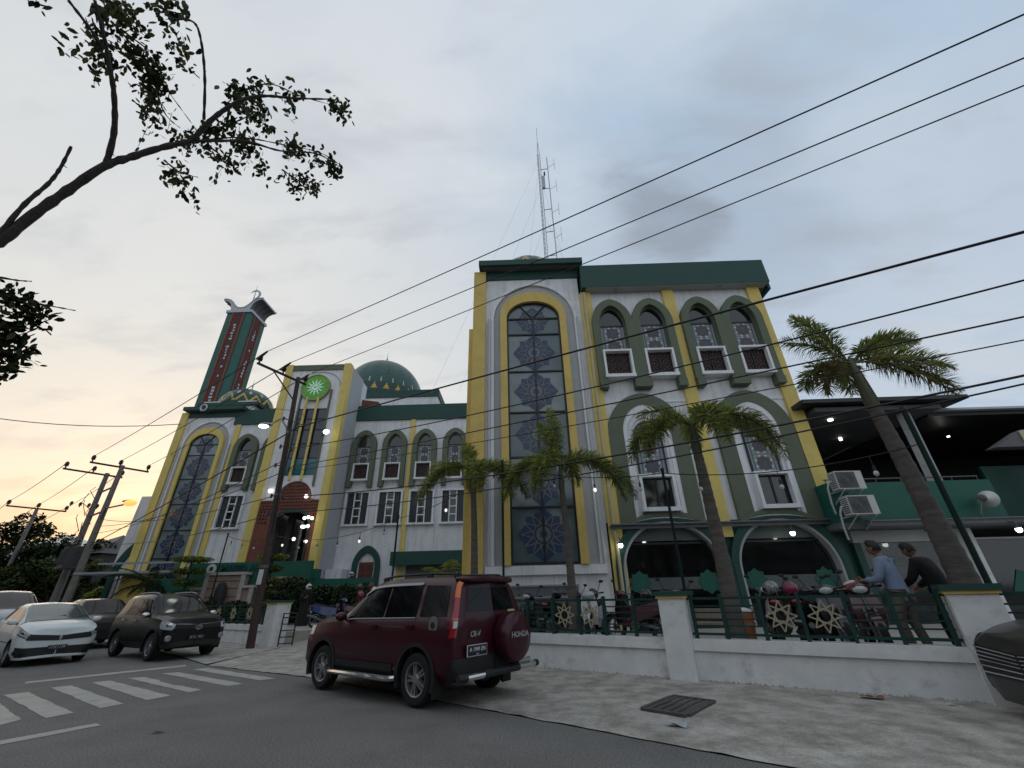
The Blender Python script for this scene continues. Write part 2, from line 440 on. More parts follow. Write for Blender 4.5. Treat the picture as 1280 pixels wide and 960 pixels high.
    base = mixc(mth('MULTIPLY', rng(dc2, .955, 1.0, 0, .45), rng(n1, .3, .6, .3, 1.)), base, (.27,.31,.375))
    base = mixc(rng(dc, .988, 1.003, 0, .6), base, (.24,.275,.33))
    bright = rng(dot(tuple(Vector(CLOUD_DIR2).normalized())), .975, 1.0, 0, .35)
    base = mixc(mth('MULTIPLY', bright, rng(n2, .35, .6)), base, (.66,.68,.71))
    gain = N('ShaderNodeVectorMath'); gain.operation = 'SCALE'; L(base, gain.inputs[0]); gain.inputs['Scale'].default_value = 10.0
    L(mixc(.93, sky.outputs[0], gain.outputs[0]), bg.inputs['Color'])
CLOUD_DIR = (.324,.625,.71); CLOUD_DIR2 = (.745,.609,.272)
make_world()
sl = bpy.data.lights.new('sun', 'SUN'); sl.energy = .5; sl.angle = R(24); sl.color = (1,.80,.58)
so = bpy.data.objects.new('sun', sl); C.objects.link(so)
so.rotation_euler = SD.to_track_quat('Z', 'Y').to_euler()
SC.view_settings.view_transform = 'Standard'; SC.view_settings.look = 'None'
SC.view_settings.exposure = 0.22; SC.view_settings.gamma = 1.0
SC.cycles.use_denoising = True
SC.cycles.max_bounces = 6; SC.cycles.transparent_max_bounces = 8

# ------------------------------------------------------------------ camera
cam = bpy.data.cameras.new('camera'); co = bpy.data.objects.new('camera', cam); C.objects.link(co)
cam.sensor_width = 36; cam.lens = 518/1280*36; cam.clip_end = 3000; cam.clip_start = .05
_p, _r, _y = R(27.06), R(-1.354), R(-.79)
_f = Vector((sin(_y)*cos(_p), cos(_y)*cos(_p), sin(_p))); _r0 = Vector((cos(_y), -sin(_y), 0)); _u0 = _r0.cross(_f)
_rt = _r0*cos(_r) + _u0*sin(_r); _up = -_r0*sin(_r) + _u0*cos(_r)
mw = Matrix(((_rt.x,_up.x,-_f.x,0),(_rt.y,_up.y,-_f.y,0),(_rt.z,_up.z,-_f.z,1.45),(0,0,0,1)))
co.matrix_world = mw; SC.camera = co

# ------------------------------------------------------------------ the street: direction d along the fence (to the right), n into the plot
FA = R(33.6); D = Vector((cos(FA), -sin(FA), 0)); NV = Vector((sin(FA), cos(FA), 0)); PM = Vector((2.77, 9.14, 0))
def F(s, off=0.0, z=0.0):
    p = PM + D*s + NV*off
    return Vector((p.x, p.y, z))
PZ = .45      # level of the forecourt
# ------------------------------------------------------------------ ground, road, apron, forecourt
g = MB(); g.add([(-1500,-1500,-.03),(1500,-1500,-.03),(1500,1500,-.03),(-1500,1500,-.03)], [(0,1,2,3)], 'ground_soil'); structure('ground', g)
CURB = [(30,-16.5),(12,-2.65),(5.5,2.52),(2.24,5.12),(.6,6.45),(-.93,7.65),(-2.8,9.15),(-4.65,10.55),(-6.0,11.35),(-8.3,12.75),(-10.8,15.0),(-16,19.2),(-40,36),(-110,84)]
def curb_y(x):
    for a, b in zip(CURB, CURB[1:]):
        if b[0] <= x <= a[0]: return a[1] + (b[1]-a[1])*(x-a[0])/(b[0]-a[0])
    return 0
road = MB()
far = [(p[0] - 14*sin(FA) - 3, p[1] - 14*cos(FA) - 3) for p in CURB]
vs = [(p[0], p[1], 0) for p in CURB] + [(p[0], p[1], 0) for p in far]; n = len(CURB)
road.add(vs, [(i, i+1, n+i+1, n+i) for i in range(n-1)], 'asphalt'); structure('road', road)
# concrete apron between road edge and wall (ragged broken edge)
ap = MB(); rnd = random.Random(3)
edge = []
x = 14.0
while x > -8.4:
    edge.append((x + rnd.uniform(-.02,.02), curb_y(x) + rnd.uniform(-.035,.05))); x -= .17
def apron_back(x):     # line of the fence wall, passed under the wall by a little
    t = (x - PM.x)/D.x
    return PM.y + D.y*t + .25
nA = len(edge); ks = 5; vs = []; fs = []
for i, (ex, ey) in enumerate(edge):
    by = apron_back(ex)
    for k in range(ks+1):
        f = k/ks; vs.append((ex, ey + (by-ey)*f, .012 + .035*min(1, f*2.2) + (rnd.uniform(-.004,.004) if 0 < k < ks else 0)))
for i in range(nA-1):
    for k in range(ks):
        a = i*(ks+1)+k; fs.append((a, a+1, a+ks+2, a+ks+1))
ap.add(vs, fs, 'concrete')
o2 = len(ap.v)
# left continuation of the apron, in front of the left fence
lft = [(-8.4, 12.85, 16.75), (-10.8, 15.05, 18.35), (-16, 19.25, 21.8), (-40, 36.05, 37.8)]
for a, b in zip(lft, lft[1:]):
    ap.add([(a[0],a[1],.016),(a[0],a[2],.045),(b[0],b[2],.045),(b[0],b[1],.016)], [(0,1,2,3)], 'concrete')
structure('sidewalk', ap)
# painted crossing
cw = MB()
Z = [[(-9.73,9.28),(-9.52,9.51),(-6.9,7.73),(-7.02,7.43)],[(-9.52,9.93),(-9.32,10.16),(-6.62,8.3),(-6.74,8.01)],
     [(-9.18,10.45),(-8.97,10.65),(-6.29,8.88),(-6.45,8.55)],[(-8.8,10.92),(-8.54,11.04),(-6.06,9.38),(-6.16,9.14)],
     [(-8.52,11.52),(-8.22,11.65),(-5.62,9.92),(-5.78,9.69)],[(-8.19,12.06),(-7.95,12.28),(-5.25,10.45),(-5.5,10.28)],
     [(-9.38,8.54),(-9.3,8.78),(-7.32,7.37),(-7.3,7.04)],[(-9.6,7.95),(-9.4,8.2),(-7.4,6.75),(-7.55,6.45)]]
for q in Z:                                   # worn stripe: ragged long edges
    a, b, c2, d2 = [Vector((p[0],p[1],0)) for p in q]; k = 14; row = []
    for i in range(k+1):
        t = i/k; j = rnd.uniform(-.012,.012); j2 = rnd.uniform(-.012,.012)
        if q is Z[3] and i > 4: j2 -= rnd.uniform(0,.09)
        p1 = a.lerp(d2, t) + Vector((.55,.83,0))*j; p2 = b.lerp(c2, t) + Vector((.55,.83,0))*j2
        row += [(p1.x,p1.y,.005),(p2.x,p2.y,.005)]
    cw.add(row, [(2*i,2*i+1,2*i+3,2*i+2) for i in range(k)], 'road_paint')
structure('crosswalk', cw)
st = MB()
for q in ([(-10.65,10.47),(-10.88,10.73),(-9.0,12.95),(-8.75,12.62)], [(-7.9,3.6),(-8.15,3.8),(-5.95,7.08),(-5.75,6.95)]):
    a, b, c2, d2 = [Vector((p[0],p[1],0)) for p in q]; k = 16; row = []
    for i in range(k+1):
        t = i/k; w_ = 0 if q[0][1] > 5 or i < 11 else rnd.uniform(0,.09)
        p1 = a.lerp(d2, t); p2 = b.lerp(c2, t)
        p1 = p1.lerp(p2, w_ + rnd.uniform(0,.06)); row += [(p1.x,p1.y,.005),(p2.x,p2.y,.005)]
    st.add(row, [(2*i,2*i+1,2*i+3,2*i+2) for i in range(k)], 'road_paint')
structure('stop_line', st)
# forecourt, raised behind the wall; the drive ramps up to it between the gate piers
fc = MB()
P0, P1 = F(22, .12), F(-7.25, .12); Q0, Q1 = F(-14.1, .12), F(-60, .12)
r0, r1 = F(-7.25, 4.6), F(-14.1, 4.6)
poly = [(P0.x,P0.y),(60,60),(-90,60),(Q1.x,Q1.y),(Q0.x,Q0.y),(r1.x,r1.y),(r0.x,r0.y),(P1.x,P1.y)]
fc.add([(p[0],p[1],PZ) for p in poly], [list(range(len(poly)))[::-1]], 'plaza')
fc.add([(P1.x,P1.y,.02),(r0.x,r0.y,PZ),(r1.x,r1.y,PZ),(Q0.x,Q0.y,.02)], [(0,1,2,3)], 'plaza')
fc.add([(P1.x,P1.y,.02),(P1.x,P1.y,PZ),(r0.x,r0.y,PZ)], [(0,1,2)], 'plaza'); fc.add([(Q0.x,Q0.y,.02),(r1.x,r1.y,PZ),(Q0.x,Q0.y,PZ)], [(0,1,2)], 'plaza')
structure('forecourt', fc)
# drain grate
dg_ = MB(); gp = [Vector(p) for p in ((1.64,6.98,0),(2.05,6.56,0),(2.58,7.49,0),(2.19,7.79,0))]
cen = sum(gp, Vector())/4; ux = (gp[1]-gp[0]+gp[2]-gp[3]).normalized(); uy = Vector((-ux.y,ux.x,0)); ang = atan2(ux.y, ux.x)
dt = thing('drain_grate', 'square rusty iron drain grate with slots set in the concrete apron', 'drain grate', (cen.x,cen.y,.045), ang)
b = MB(); L1 = .62; L2 = .98
for s_ in (-1,1): b.box(-L1/2, L1/2, s_*L2/2-.035, s_*L2/2+.035, -.01, .022, 'iron'); b.box(s_*L1/2-.03, s_*L1/2+.03, -L2/2+.036, L2/2-.036, -.01, .02, 'iron')
part('frame', b, dt)
b = MB()
for k in range(5): b.box(-L1/2+.04+k*.118, -L1/2+.11+k*.118, -L2/2+.04, L2/2-.04, -.006, .016, 'iron')
b.box(-L1/2+.035, L1/2-.035, -L2/2+.036, L2/2-.036, -.03, -.012, 'dark'); part('bars', b, dt)
# litter
b = MB(); b.grid(lambda u, v: (.22*(u-.5), .10*(v-.5), .018*sin(5*u+3*v)+.02), 8, 5, 'litter_blue')
solo('plastic_scrap', b, 'pale blue plastic scrap lying at the road edge below the drain grate', 'litter', (1.78,6.28,.03), world=False).rotation_euler = (0,0,-.4)
b = MB(); b.grid(lambda u, v: (.30*(u-.5)*(1-.5*abs(v-.5)), .16*(v-.5), .03+.02*sin(4*u)*cos(3*v)), 8, 5, 'litter_brown')
q = F(2.75, -.30); solo('dry_leaf', b, 'curled brown leaf on the apron at the foot of the white wall', 'leaf', (q.x,q.y,.045), world=False).rotation_euler = (0,0,-.6)
b = MB(); b.grid(lambda u, v: (.16*(u-.5), .06*(v-.5), .01+.012*sin(6*u)), 6, 3, 'plate_white')
q = F(3.6, -.32); solo('paper_scrap', b, 'small white paper scrap near the foot of the wall, right of the brown leaf', 'litter', (q.x,q.y,.045), world=False).rotation_euler = (0,0,-.5)
b = MB(); b.grid(lambda u, v: (.17*(u-.5), .06*(v-.5)*(1-abs(u-.5)), .012+.006*sin(7*u)), 8, 3, 'dark')
solo('dark_twig', b, 'short dark twig lying alone on the grey road', 'twig', (-4.66,6.55,.004), world=False).rotation_euler = (0,0,.2)
# ------------------------------------------------------------------ arches
def arch(cx, w, zs, h, n=18, zb=None, mix=.72):
    """outline left foot -> tip -> right foot; pointed arch of width w springing at zs, rise h"""
    hw = w/2; pts = []
    c = (h*h - hw*hw)/(2*hw); Rr = c + hw
    for i in range(n+1):
        x = -hw + hw*(1-cos(pi/2*i/n)) if i else -hw
        g_ = sqrt(max(0, Rr*Rr - (x - c)**2)); e_ = h*sqrt(max(0, 1-(x/hw)**2))
        pts.append((x, zs + mix*g_ + (1-mix)*e_))
    out = [(cx+x, z) for x, z in pts] + [(cx-x, z) for x, z in pts[::-1][1:]]
    if zb is not None: out = [(cx-hw, zb)] + out + [(cx+hw, zb)]
    return out
def star_pts(c, r, n=8, inner=.72, rot=0.0):
    return [(c[0]+(r if i % 2 == 0 else r*inner)*sin(pi*i/n+rot), c[1]+(r if i % 2 == 0 else r*inner)*cos(pi*i/n+rot)) for i in range(2*n)]
def clip_x(pts, x0, x1): return [(min(max(p[0],x0),x1), p[1]) for p in pts]
def rosette(mb, c, r, y, big=True):
    e = .006; y = y-.006
    mb.extr(star_pts(c, r, 4, .78, 0), y, y+.004, 'motif_blue')
    mb.extr([(c[0]+sx*r*.66, c[1]+sz*r*.66) for sx, sz in ((-1,-1),(1,-1),(1,1),(-1,1))], y-e*.5, y+.003, 'motif_blue')
    for k in range(12):                                   # twelve slim outlined petals
        t = 2*pi*k/12; u = (sin(t), cos(t)); w_ = (cos(t), -sin(t))
        o = [(c[0]+u[0]*r*a+w_[0]*r*b, c[1]+u[1]*r*a+w_[1]*r*b) for a, b in ((.36,.085),(.50,.12),(.86,0),(.50,-.12),(.36,-.085))]
        i_ = [(c[0]+u[0]*r*a+w_[0]*r*b, c[1]+u[1]*r*a+w_[1]*r*b) for a, b in ((.385,.068),(.50,.094),(.79,0),(.50,-.094),(.385,-.068))]
        mb.band(o, i_, y-2*e, y-e, 'motif_tan', closed=True)
        mb.extr([(c[0]+u[0]*r*a+w_[0]*r*b, c[1]+u[1]*r*a+w_[1]*r*b) for a, b in ((.33,.03),(.36,.0),(.33,-.03),(.30,0))], y-2.6*e, y-2*e, 'mullion')
    ring = lambda q: [(c[0]+r*q*cos(2*pi*k/20), c[1]+r*q*sin(2*pi*k/20)) for k in range(20)]
    mb.extr(ring(.29), y-2*e, y-e, 'motif_pale'); mb.extr(star_pts(c, r*.17, 6, .7), y-3*e, y-2.1*e, 'motif_blue')

# ------------------------------------------------------------------ tall stair tower (built twice: beside the road and at the far left)
def tower(root, dx, Y, zb=PZ, depth=4.6, aged=False, roofed=True):
    X = lambda x: x + dx
    yl = 'yellow_aged' if aged else 'yellow'
    b = MB(); b.box(X(-1.70), X(2.82), Y, Y+depth, zb-.3, 14.6, 'white')
    for zz in (5.2, 8.9): b.box(X(2.79), X(2.83), Y+.3, Y+depth-.3, zz, zz+.06, 'white_trim')
    part('tower_wall', b, root, True)
    b = MB(); b.box(X(-1.78), X(-1.26), Y-.16, Y+.5, zb-.3, 14.5, yl); b.box(X(-1.97), X(-1.785), Y+.12, Y+.8, zb-.3, 11.6, yl)
    part('pilaster', b, root, True)
    # green head: band, overhanging slab
    b = MB(); b.box(X(-1.26), X(2.86), Y-.06, Y+depth+.06, 14.10, 14.575, 'deep_green')
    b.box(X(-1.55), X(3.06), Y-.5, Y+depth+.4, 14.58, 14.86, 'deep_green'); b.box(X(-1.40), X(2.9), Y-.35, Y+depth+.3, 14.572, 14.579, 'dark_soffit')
    part('cornice', b, root, True)
    # white moulding following the arch
    o = arch(X(.79), 3.62, 11.9, 1.95, zb=2.3); i = arch(X(.79), 3.40, 11.9, 1.80, zb=2.3)
    b = MB(); b.band(o, i, Y-.10, Y+.01, 'white_trim'); b.box(X(-1.2), X(2.68), Y-.14, Y+.01, 2.02, 2.29, 'white_trim')
    part('moulding', b, root, True)
    b = MB(); i2 = arch(X(.79), 3.39, 11.9, 1.79, zb=2.3); b.extr(i2, Y-.012, Y+.01, 'wall_grey'); part('recess_panel', b, root, True)
    o = arch(X(.75), 2.76, 12.0, 1.22, zb=2.3, mix=.25); i = arch(X(.75), 2.22, 11.9, .82, zb=2.3, mix=.1)
    b = MB(); b.band(o, i, Y-.22, Y+.0, yl)
    w = part('stair_window', b, root, True)
    b = MB(); gi = arch(X(.75), 2.24, 11.9, .83, zb=2.33, mix=.1); b.extr(gi, Y-.035, Y-.02, 'glass_tower'); rp = random.Random(int(dx)+3); zq = [2.36, 4.11, 5.86, 7.6, 9.35, 11.1, 11.88]
    for k in range(6):                                    # each light set slightly out of true
        for xa, xb in ((-.35,.72),(.76,1.84)):
            o_ = [Y-.036-rp.uniform(0,.010) for _ in range(4)]
            b.add([(X(xa),o_[0],zq[k]+.02),(X(xb),o_[1],zq[k]+.02),(X(xb),o_[2],zq[k+1]-.02),(X(xa),o_[3],zq[k+1]-.02)], [(0,1,2,3)], rp.choice(('glass_tower','glass_tower_pale','glass_tower_deep')))
    part('pane', b, w, True)
    b = MB(); zz = [2.36, 4.11, 5.86, 7.6, 9.35, 11.1]
    for k in range(5): rosette(b, (X(.73), (zz[k]+zz[k+1])/2), .86, Y-.045)
    rosette(b, (X(.73), 11.80), .70, Y-.045)
    part('star_motifs', b, w, True)
    b = MB(); ym = Y-.085
    b.box(X(.71), X(.775), ym-.02, ym+.04, 2.34, 11.9, 'mullion')
    for z_ in zz + [11.9]: b.box(X(-.36), X(1.86), ym-.015, ym+.035, z_-.028, z_+.028, 'mullion')
    for sx in (-1, 1):
        b.tube([(X(.74), ym, 11.9), (X(.74+sx*.55), ym, 12.60)], .028, 5, 'mullion')
    b.band(arch(X(.75), 2.22, 11.9, .82, zb=2.33, mix=.1), arch(X(.75), 2.10, 11.9, .77, zb=2.33, mix=.1), ym-.01, ym+.04, 'mullion')
    part('mullions', b, w, True)
    # rain pipes down the face
    for px_ in (-1.08, 2.62):
        b = MB(); b.tube([(X(px_), Y-.13, 2.32), (X(px_), Y-.13, 11.9)], .055, 8, 'pipe_white')
        for z_ in (4, 6.5, 9, 11): b.box(X(px_)-.07, X(px_)+.07, Y-.14, Y-.01, z_, z_+.05, 'pipe_white')
        part('rain_pipe', b, root, True)

def dome(root, cx, cy, zb, r, h, n=72, band_h=.36, dense=True, spire=1.0, label=None, q=13):
    prof = []; m = 60 if n > 100 else 40; n = n*2
    for k in range(m+1):
        t = k/m; prof.append((r*cos(pi/2*t)**.92 if k < m else 0.0, h*sin(pi/2*t)**1.02))
    big = q > 20
    def fn(u, v):
        a = (u*q) % 1; tri = abs(a-.5)*2          # saw
        if v < band_h:
            f = v/band_h
            if f < .10: return 'dome_dark'
            lim = .14+.62*(1-tri)
            if big:
                if f < .45 and tri < .62-f*1.35: return 'dome_gold'
                return 'dome_pale' if abs(f-.62)+abs(tri-1)*.55 < .12 else ('dome_dark' if f < .5 else 'dome_mid')
            if f < lim-.20: return 'dome_dark'
            if f < lim: return 'dome_gold'
            if abs(f-.84)+abs(tri-.98)*.5 < .16: return 'dome_pale'
            return 'dome_dark'
        i = int(u*n); j = int(v*m)
        w_ = 8; c_ = (i + 2*j) % w_; d_ = (i - 2*j) % w_
        return 'dome_line' if (c_ == 0 or d_ == 0) else ('dome_mid' if ((i + 2*j)//w_ + (i - 2*j)//w_) % 3 else 'dome_dark')
    b = MB(); b.lathe(prof, n, None, (cx,cy,zb), fn=fn)
    b.lathe([(r+.12,-.18),(r+.12,0),(r-.05,.02)], 48, 'deep_green', (cx,cy,zb))
    d = part('dome', b, root, True, smooth=60, label=label)
    b = MB(); b.lathe([(.16,-.05),(.10,.1),(.14,.22),(.05,.34),(.04,.5),(.085,.58),(.03,.68),(.004,1.35)], 10, 'cap_white', (cx,cy,zb+h-.02))
    if spire != 1: b.v = [(cx+(p[0]-cx)*spire, cy+(p[1]-cy)*spire, zb+h+(p[2]-zb-h)*spire) for p in b.v]
    part('finial', b, d, True)

def deco_pane(mb, x0, x1, z0, z1, y):
    mb.box(x0, x1, y, y+.02, z0, z1, 'pane_pale')
    w = x1-x0; e = .004; cx = (x0+x1)/2
    for xx in (x0+.10*w, x1-.14*w): mb.box(xx, xx+.04*w, y-e, y+.001, z0, z1, 'pane_border')
    n = max(1, round((z1-z0)/(.72*w))); hh = (z1-z0)/n
    for k in range(n):
        cz = z0+hh*(k+.5); r = .30*w
        mb.extr(star_pts((cx,cz), r, 8, .80), y-e, y-.0005, 'motif_mauve')
        mb.extr([(cx+sx*r*.78, cz+sz*r*.78) for sx, sz in ((-1,-1),(1,-1),(1,1),(-1,1))], y-1.4*e, y-.001, 'motif_mauve')
        for q in range(8):
            t = 2*pi*q/8+pi/8
            mb.extr(star_pts((cx+r*1.05*sin(t), cz+r*1.05*cos(t)), r*.15, 4, .5), y-2*e, y-1.5*e, 'white_trim')
        mb.extr(star_pts((cx,cz), r*.42, 8, .6), y-2.2*e, y-1.6*e, 'pane_border')
        if k: mb.box(x0+.16*w, x1-.16*w, y-e, y+.001, z0+hh*k-.008, z0+hh*k+.008, 'pane_border')

def sash_box(root, cx, Y, w, z0, z1, proud, kind='lattice'):
    """white framed box under the pane, with a fretwork or two-leaf casement set back in it"""
    t = .095
    b = MB(); x0, x1 = cx-w/2, cx+w/2
    b.box(x0, x1, Y-proud, Y, z1-t, z1, 'white_trim'); b.box(x0-.03, x1+.03, Y-proud-.04, Y, z0, z0+t*1.25, 'white_trim')
    b.box(x0, x0+t, Y-proud, Y, z0+t*1.25+.001, z1-t-.001, 'white_trim'); b.box(x1-t, x1, Y-proud, Y, z0+t*1.25+.001, z1-t-.001, 'white_trim')
    s = part('sash_box', b, root, True)
    return s
def lattice(mb, x0, x1, z0, z1, y, mat_='brown_lattice'):
    mb.box(x0, x1, y, y+.02, z0, z1, 'dark')
    cx = (x0+x1)/2
    for xx in (x0+.02, cx, x1-.02): mb.box(xx-.022, xx+.022, y-.04, y-.001, z0, z1, 'mullion')
    for h in ((x0,cx),(cx,x1)):
        mx_ = (h[0]+h[1])/2; w = h[1]-h[0]; n = max(2, round((z1-z0)/(w*.8))); hh = (z1-z0)/n
        for k in range(n):
            cz = z0+hh*(k+.5); r = .36*w
            o = [(mx_+r*cos(2*pi*q/10), cz+r*sin(2*pi*q/10)) for q in range(10)]; i = [(mx_+r*.72*cos(2*pi*q/10), cz+r*.72*sin(2*pi*q/10)) for q in range(10)]
            mb.band(o, i, y-.03, y-.004, mat_, closed=True)
            for q in range(4):
                t = pi/4+pi/2*q
                mb.tube([(mx_+r*.9*cos(t), y-.018, cz+r*.9*sin(t)), (mx_+cos(t)*w*.62, y-.018, cz+sin(t)*w*.62)], .022, 4, mat_)
            mb.extr(star_pts((mx_,cz), r*.55, 6, .5), y-.028, y-.006, mat_)

def upper_window(root, cx, Y, w_out=1.66, foot=8.42, full=True):
    ma = .38
    """olive arched surround on corbel feet, patterned pane, dark fanlight, white box with fretwork"""
    o = arch(cx, w_out, 11.45, 1.18, zb=foot+.25, mix=ma); i = arch(cx, 1.06, 11.40, .90, zb=foot+.25, mix=ma)
    b = MB(); b.band(o, i, Y-.30, Y+.01, 'olive')
    o2 = arch(cx, 1.06, 11.40, .90, zb=10.1, mix=ma); i2 = arch(cx, .97, 11.40, .82, zb=10.1, mix=ma); b.band(o2, i2, Y-.13, Y+.01, 'olive')
    for s_ in (-1, 1):
        xa, xb = sorted((cx+s_*w_out/2, cx+s_*(w_out/2-.32)))
        b.box(xa, xb, Y-.36, Y+.01, foot, foot+.30, 'olive')
    a = part('arched_window', b, root, True)
    b = MB(); b.extr(arch(cx, .97, 11.40, .82, zb=11.42, mix=ma), Y-.03, Y-.01, 'glass_dark'); b.box(cx-.48, cx+.48, Y-.06, Y-.005, 11.36, 11.43, 'mullion')
    part('fanlight', b, a, True)
    b = MB(); deco_pane(b, cx-.48, cx+.48, 10.08, 11.36, Y-.03); part('patterned_pane', b, a, True)
    b = MB(); w = 1.14; t = .085; z0, z1, pr = 8.86, 10.11, .34; x0, x1 = cx-w/2, cx+w/2
    b.box(x0, x1, Y-pr, Y, z1-t, z1, 'white_trim'); b.box(x0-.02, x1+.02, Y-pr-.03, Y, z0, z0+.13, 'white_trim')
    b.box(x0, x0+t, Y-pr, Y, z0+.131, z1-t-.001, 'white_trim'); b.box(x1-t, x1, Y-pr, Y, z0+.131, z1-t-.001, 'white_trim')
    part('sash_box', b, a, True)
    b = MB(); lattice(b, x0+t+.002, x1-t-.002, z0+.135, z1-t-.005, Y-.10); part('fretwork', b, a, True)

def grid_window(root, x0, x1, Y, z0, z1):
    """white framed window: a ladder of four small lights between two curtained panes"""
    t = .12; b = MB()
    b.box(x0, x1, Y-.22, Y, z1-t, z1, 'white_trim'); b.box(x0-.05, x1+.05, Y-.28, Y, z0, z0+t, 'white_trim')
    b.box(x0, x0+t, Y-.22, Y, z0+t+.001, z1-t-.001, 'white_trim'); b.box(x1-t, x1, Y-.22, Y, z0+t+.001, z1-t-.001, 'white_trim')
    w = x1-x0; a0, a1 = x0+w*.36, x1-w*.36
    for xx in (a0, a1): b.box(xx-.035, xx+.035, Y-.13, Y-.03, z0+t+.001, z1-t-.001, 'white_trim')
    hh = (z1-z0-2*t)/4
    for k in range(1, 4): b.box(a0+.036, a1-.036, Y-.12, Y-.03, z0+t+hh*k-.035, z0+t+hh*k+.035, 'white_trim')
    f = part('grid_window', b, root, True)
    b = MB(); b.box(x0+t, x1-t, Y-.045, Y-.01, z0+t, z1-t, 'glass_dark')
    part('pane', b, f, True)
    b = MB()
    for (c0, c1) in ((x0+t+.03, a0-.06), (a1+.06, x1-t-.03)):
        n = 10
        b.grid(lambda u, v: (c0+(c1-c0)*u, Y-.055-.012*sin(u*n*2.1), z0+t+.03+(z1-z0-2*t-.06)*v), 24, 1, 'curtain')
    part('curtain', b, f, True)

# ------------------------------------------------------------------ annex by the road
AY = 14.5
annex = thing('mosque_annex', 'near three storey mosque wing with a tall star window tower and olive arched windows', 'mosque wing', (4.5, AY, PZ))
tower(annex, 0, AY, aged=True)
b = MB(); b.box(2.83, 10.55, AY, 24, 3.55, 13.2, 'white'); part('upper_wall', b, annex, True)
for x0, x1, z0 in ((2.87, 3.30, PZ-.2), (6.40, 6.88, 3.0), (10.06, 10.58, 3.2)):
    b = MB(); b.box(x0, x1, AY-.13, AY+.02, z0, 13.19, 'yellow'); part('pilaster', b, annex, True)
b = MB(); b.box(2.92, 10.95, AY-.42, 24.3, 13.21, 14.44, 'deep_green'); b.box(10.951, 11.06, AY-.2, 24.2, 13.0, 13.9, 'deep_green')
fs = part('fascia', b, annex, True)
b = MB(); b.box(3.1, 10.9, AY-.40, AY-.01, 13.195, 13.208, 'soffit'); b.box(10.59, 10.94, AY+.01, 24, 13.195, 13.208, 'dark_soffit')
for x_ in (4.4, 8.9): b.lathe([(.09,-.05),(.09,.01)], 12, 'tin', (x_, AY-.2, 13.2))
part('soffit', b, annex, True)
b = MB(); b.box(3.301, 6.399, AY-.03, AY+.01, 7.88, 7.97, 'white_trim'); b.box(6.881, 10.059, AY-.03, AY+.01, 7.88, 7.97, 'white_trim'); part('string_course', b, annex, True)
for cx in (4.02, 5.68, 7.72, 9.38): upper_window(annex, cx, AY)
for cx in (4.68, 8.60):
    # two-storey olive arch with stepped white reveals
    o = arch(cx, 2.80, 6.60, 1.62, zb=3.46, mix=.4); i = arch(cx, 1.72, 6.66, 1.10, zb=3.46, mix=.5)
    b = MB(); b.band(o, i, AY-.16, AY+.01, 'olive'); a = part('arched_window', b, annex, True)
    b = MB(); i2 = arch(cx, 1.44, 6.62, .88, zb=3.46, mix=.55); i3 = arch(cx, 1.18, 6.56, .70, zb=3.46, mix=.6)
    b.band(i, i2, AY-.13, AY+.01, 'white_trim'); b.band(i2, i3, AY-.075, AY+.01, 'white'); b.extr(i3, AY-.03, AY+.01, 'white')
    part('reveal', b, a, True)
    b = MB(); b.band(arch(cx, 1.02, 6.50, .62, zb=5.08), arch(cx, .92, 6.50, .55, zb=5.08), AY-.11, AY, 'mullion')
    b.extr(arch(cx, .93, 6.50, .56, zb=6.46), AY-.06, AY-.035, 'glass_dark'); b.box(cx-.46, cx+.46, AY-.09, AY-.036, 6.40, 6.47, 'mullion'); part('fanlight', b, a, True)
    b = MB(); deco_pane(b, cx-.46, cx+.46, 5.08, 6.40, AY-.06); part('patterned_pane', b, a, True)
    b = MB(); w, z0, z1, t, pr = 1.22, 3.83, 5.07, .10, .34; x0, x1 = cx-w/2, cx+w/2
    b.box(x0, x1, AY-pr, AY, z1-t, z1, 'white_trim'); b.box(x0-.02, x1+.02, AY-pr-.03, AY, z0, z0+.13, 'white_trim')
    b.box(x0, x0+t, AY-pr, AY, z0+.131, z1-t-.001, 'white_trim'); b.box(x1-t, x1, AY-pr, AY, z0+.131, z1-t-.001, 'white_trim')
    sb = part('sash_box', b, a, True)
    b = MB(); b.box(x0+t, x1-t, AY-.10, AY-.04, z0+.13, z1-t, 'glass_dark')
    for xx in (x0+t+.03, cx, x1-t-.03): b.box(xx-.03, xx+.03, AY-.13, AY-.101, z0+.132, z1-t-.002, 'mullion')
    for z_ in (z0+.16, z1-t-.03): b.box(x0+t+.001, x1-t-.001, AY-.125, AY-.102, z_-.03, z_+.03, 'mullion')
    part('casement', b, a, True)
